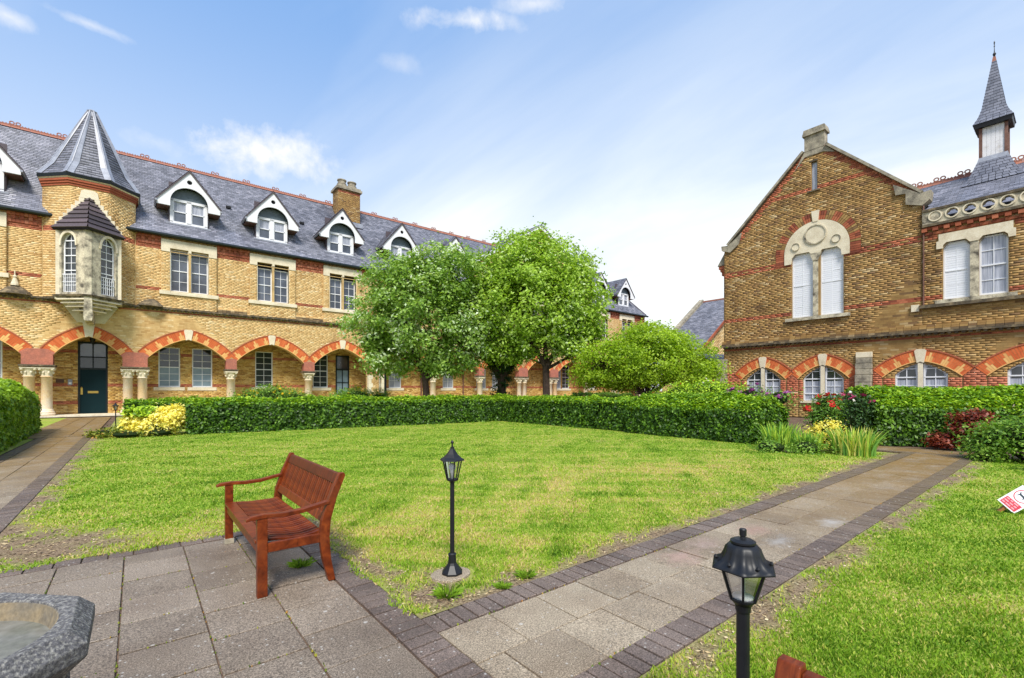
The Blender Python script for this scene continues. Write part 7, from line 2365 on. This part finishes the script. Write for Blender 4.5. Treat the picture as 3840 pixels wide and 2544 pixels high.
shrub('flowering_shrub', 'left mound of yellow flowers behind the long hedge, under the arcade', (5.8, 28.0), [(0, 0, 1.2, 1.3, 1.0, .66), (-1.0, .4, 1.0, 1.0, .8, .55), (1.1, -.3, 1.0, .9, .8, .55)], 220, 36, 0.2, 'leaf_shrub', 0.10, 54, [('petal_yellow', 80, .085, .02)])
shrub('flowering_shrub', 'right mound of yellow flowers behind the long hedge, near the wide stone pier', (10.2, 27.2), [(0, 0, 1.15, 1.2, .9, .56), (1.1, -.5, 1.0, .9, .8, .5), (-.8, .3, 1.0, .8, .8, .45)], 200, 36, 0.2, 'leaf_shrub', 0.10, 55, [('petal_yellow', 70, .085, .02)])
shrub('rose_bush', 'bushy pale green rose with few red blooms behind the hedge, left of the gabled wing', (19.0, 10.2), [(0, 0, 1.42, 1.1, 1.0, .62), (-.7, .8, 1.3, .9, .8, .55), (.5, -.7, 1.3, .9, .8, .55)], 280, 40, 0.17, 'leaf_hedge', 0.09, 56, [('petal_red', 9, .07, .0), ('petal_white', 7, .05, .0)], tone0=0.35)
shrub('rose_bush', 'orange-flowered rose beside the trunk of the lime green tree', (18.7, 12.2), [(0, 0, 1.0, .6, .6, .5)], 60, 24, 0.15, 'leaf_shrub', 0.08, 66, [('petal_orange', 16, .06, .03)])
shrub('rose_bush', 'rose bush with big scarlet blooms in the gap between the hedges', (14.9, 4.55), [(0, 0, .75, .45, .4, .55), (.1, -.1, 1.15, .3, .3, .32)], 90, 26, 0.12, 'leaf_shrub', 0.07, 57, [('petal_red', 17, .105, .06)], tone0=0.0, tone_r=.6)
shrub('rose_bush', 'rose bush with pink and white blooms right of the scarlet roses', (15.9, 4.35), [(0, 0, .8, .5, .5, .6), (.2, -.3, 1.1, .35, .35, .35)], 110, 28, 0.12, 'leaf_dark', 0.07, 58, [('petal_pink', 13, .08, .02), ('petal_white', 14, .05, .0)], tone0=0.1)
shrub('flowering_shrub', 'purple flowers showing just over the hedge top below the first arched window', (16.4, 7.2), [(0, 0, 1.35, .5, .9, .35), (0.1, -.9, 1.3, .4, .6, .3)], 70, 22, 0.14, 'leaf_shrub', 0.08, 59, [('petal_purple', 34, .09, .05)])
shrub('golden_shrub', 'small golden shrub at the foot of the roses', (14.2, 4.25), [(0, 0, .42, .32, .32, .38), (-.1, .25, .3, .3, .3, .28)], 70, 26, 0.09, 'leaf_yellow', 0.07, 60)
shrub('copper_shrub', 'round shrub of dark copper red leaves set in the right-hand hedges', (16.55, 1.75), [(0, 0, .76, .34, .34, .32), (-.05, .1, .5, .28, .28, .24), (-0.1, .55, .22, .28, .28, .16)], 110, 34, 0.09, 'leaf_red', 0.085, 61)
shrub('green_shrub', 'loose mid green shrub at the right edge above the lawn corner', (14.95, 0.75), [(0, 0, .55, .75, .6, .45), (-.1, .5, .4, .5, .45, .36), (.4, -.7, .6, .7, .6, .5)], 260, 36, 0.14, 'leaf_shrub', 0.075, 62, tone0=0.15)
shrub('green_shrub', 'small green groundcover shrub where the right path meets the hedge bed', (14.55, 1.3), [(0, 0, .15, .3, .25, .18)], 40, 24, 0.08, 'leaf_shrub', 0.06, 63, tone0=0.3)
shrub('green_shrub', 'low weedy plants at the foot of the iris clumps', (12.6, 4.6), [(0, .4, .1, .5, .45, .16), (.35, -.3, .12, .4, .4, .2), (0.9, -1.0, .12, .4, .4, .18)], 120, 24, 0.09, 'leaf_shrub', 0.06, 64, tone0=0.2)


def iris(label, base, n, h, rad, seed, dryness=0.2, flowers=0, droop=0.35):
    t = thing('iris_clump', label, 'iris', (base[0], base[1], 0), 0)
    r = np.random.default_rng(seed)
    seg = 5
    a = r.uniform(0, 2 * PI, n); rr0 = rad * np.sqrt(r.random(n))
    bx, by = np.cos(a) * rr0, np.sin(a) * rr0
    hh = h * (0.55 + 0.45 * r.random(n)); out = hh * (0.08 + droop * r.random(n) ** 2)
    az = a + r.normal(0, 0.5, n); tw = r.uniform(0, PI, n); w = 0.015 + 0.010 * r.random(n)
    V = []; 
    for s in range(seg + 1):
        q = s / seg
        wid = w * (1 - q ** 2.2) + 0.001
        x = bx + np.cos(az) * out * q ** 2; y = by + np.sin(az) * out * q ** 2; z = hh * (q - 0.12 * q ** 3)
        V += [np.stack([x - np.cos(tw) * wid, y - np.sin(tw) * wid, z], 1), np.stack([x + np.cos(tw) * wid, y + np.sin(tw) * wid, z], 1)]
    V = np.stack(V, 1).reshape(-1, 3)
    F = []
    for s in range(seg):
        F.append(np.stack([np.arange(n) * (2 * seg + 2) + 2 * s, np.arange(n) * (2 * seg + 2) + 2 * s + 1, np.arange(n) * (2 * seg + 2) + 2 * s + 3, np.arange(n) * (2 * seg + 2) + 2 * s + 2], 1))
    F = np.stack(F, 1).reshape(-1, 4)
    rv = np.where(r.random(n) < dryness, 0.8 + 0.2 * r.random(n), 0.7 * r.random(n))
    ob('blades', npmesh('blades', V, F, 'leaf_iris', np.repeat(rv, seg)), t)
    return t


iris('dark green iris clump against the end of the nearer hedge', (13.25, 5.05), 280, 0.84, 0.38, 71, 0.03, droop=0.5)
iris('upright green iris clump in the middle of the bed', (13.2, 4.35), 200, 0.66, 0.26, 72, 0.06)
iris('yellowing iris clump nearest the path, with straw-coloured tips', (13.45, 3.45), 360, 0.80, 0.42, 73, 0.30, droop=0.55)
iris('tall iris blades with pale flower heads at the right edge', (13.4, 0.30), 160, 0.85, 0.22, 74, 0.12)
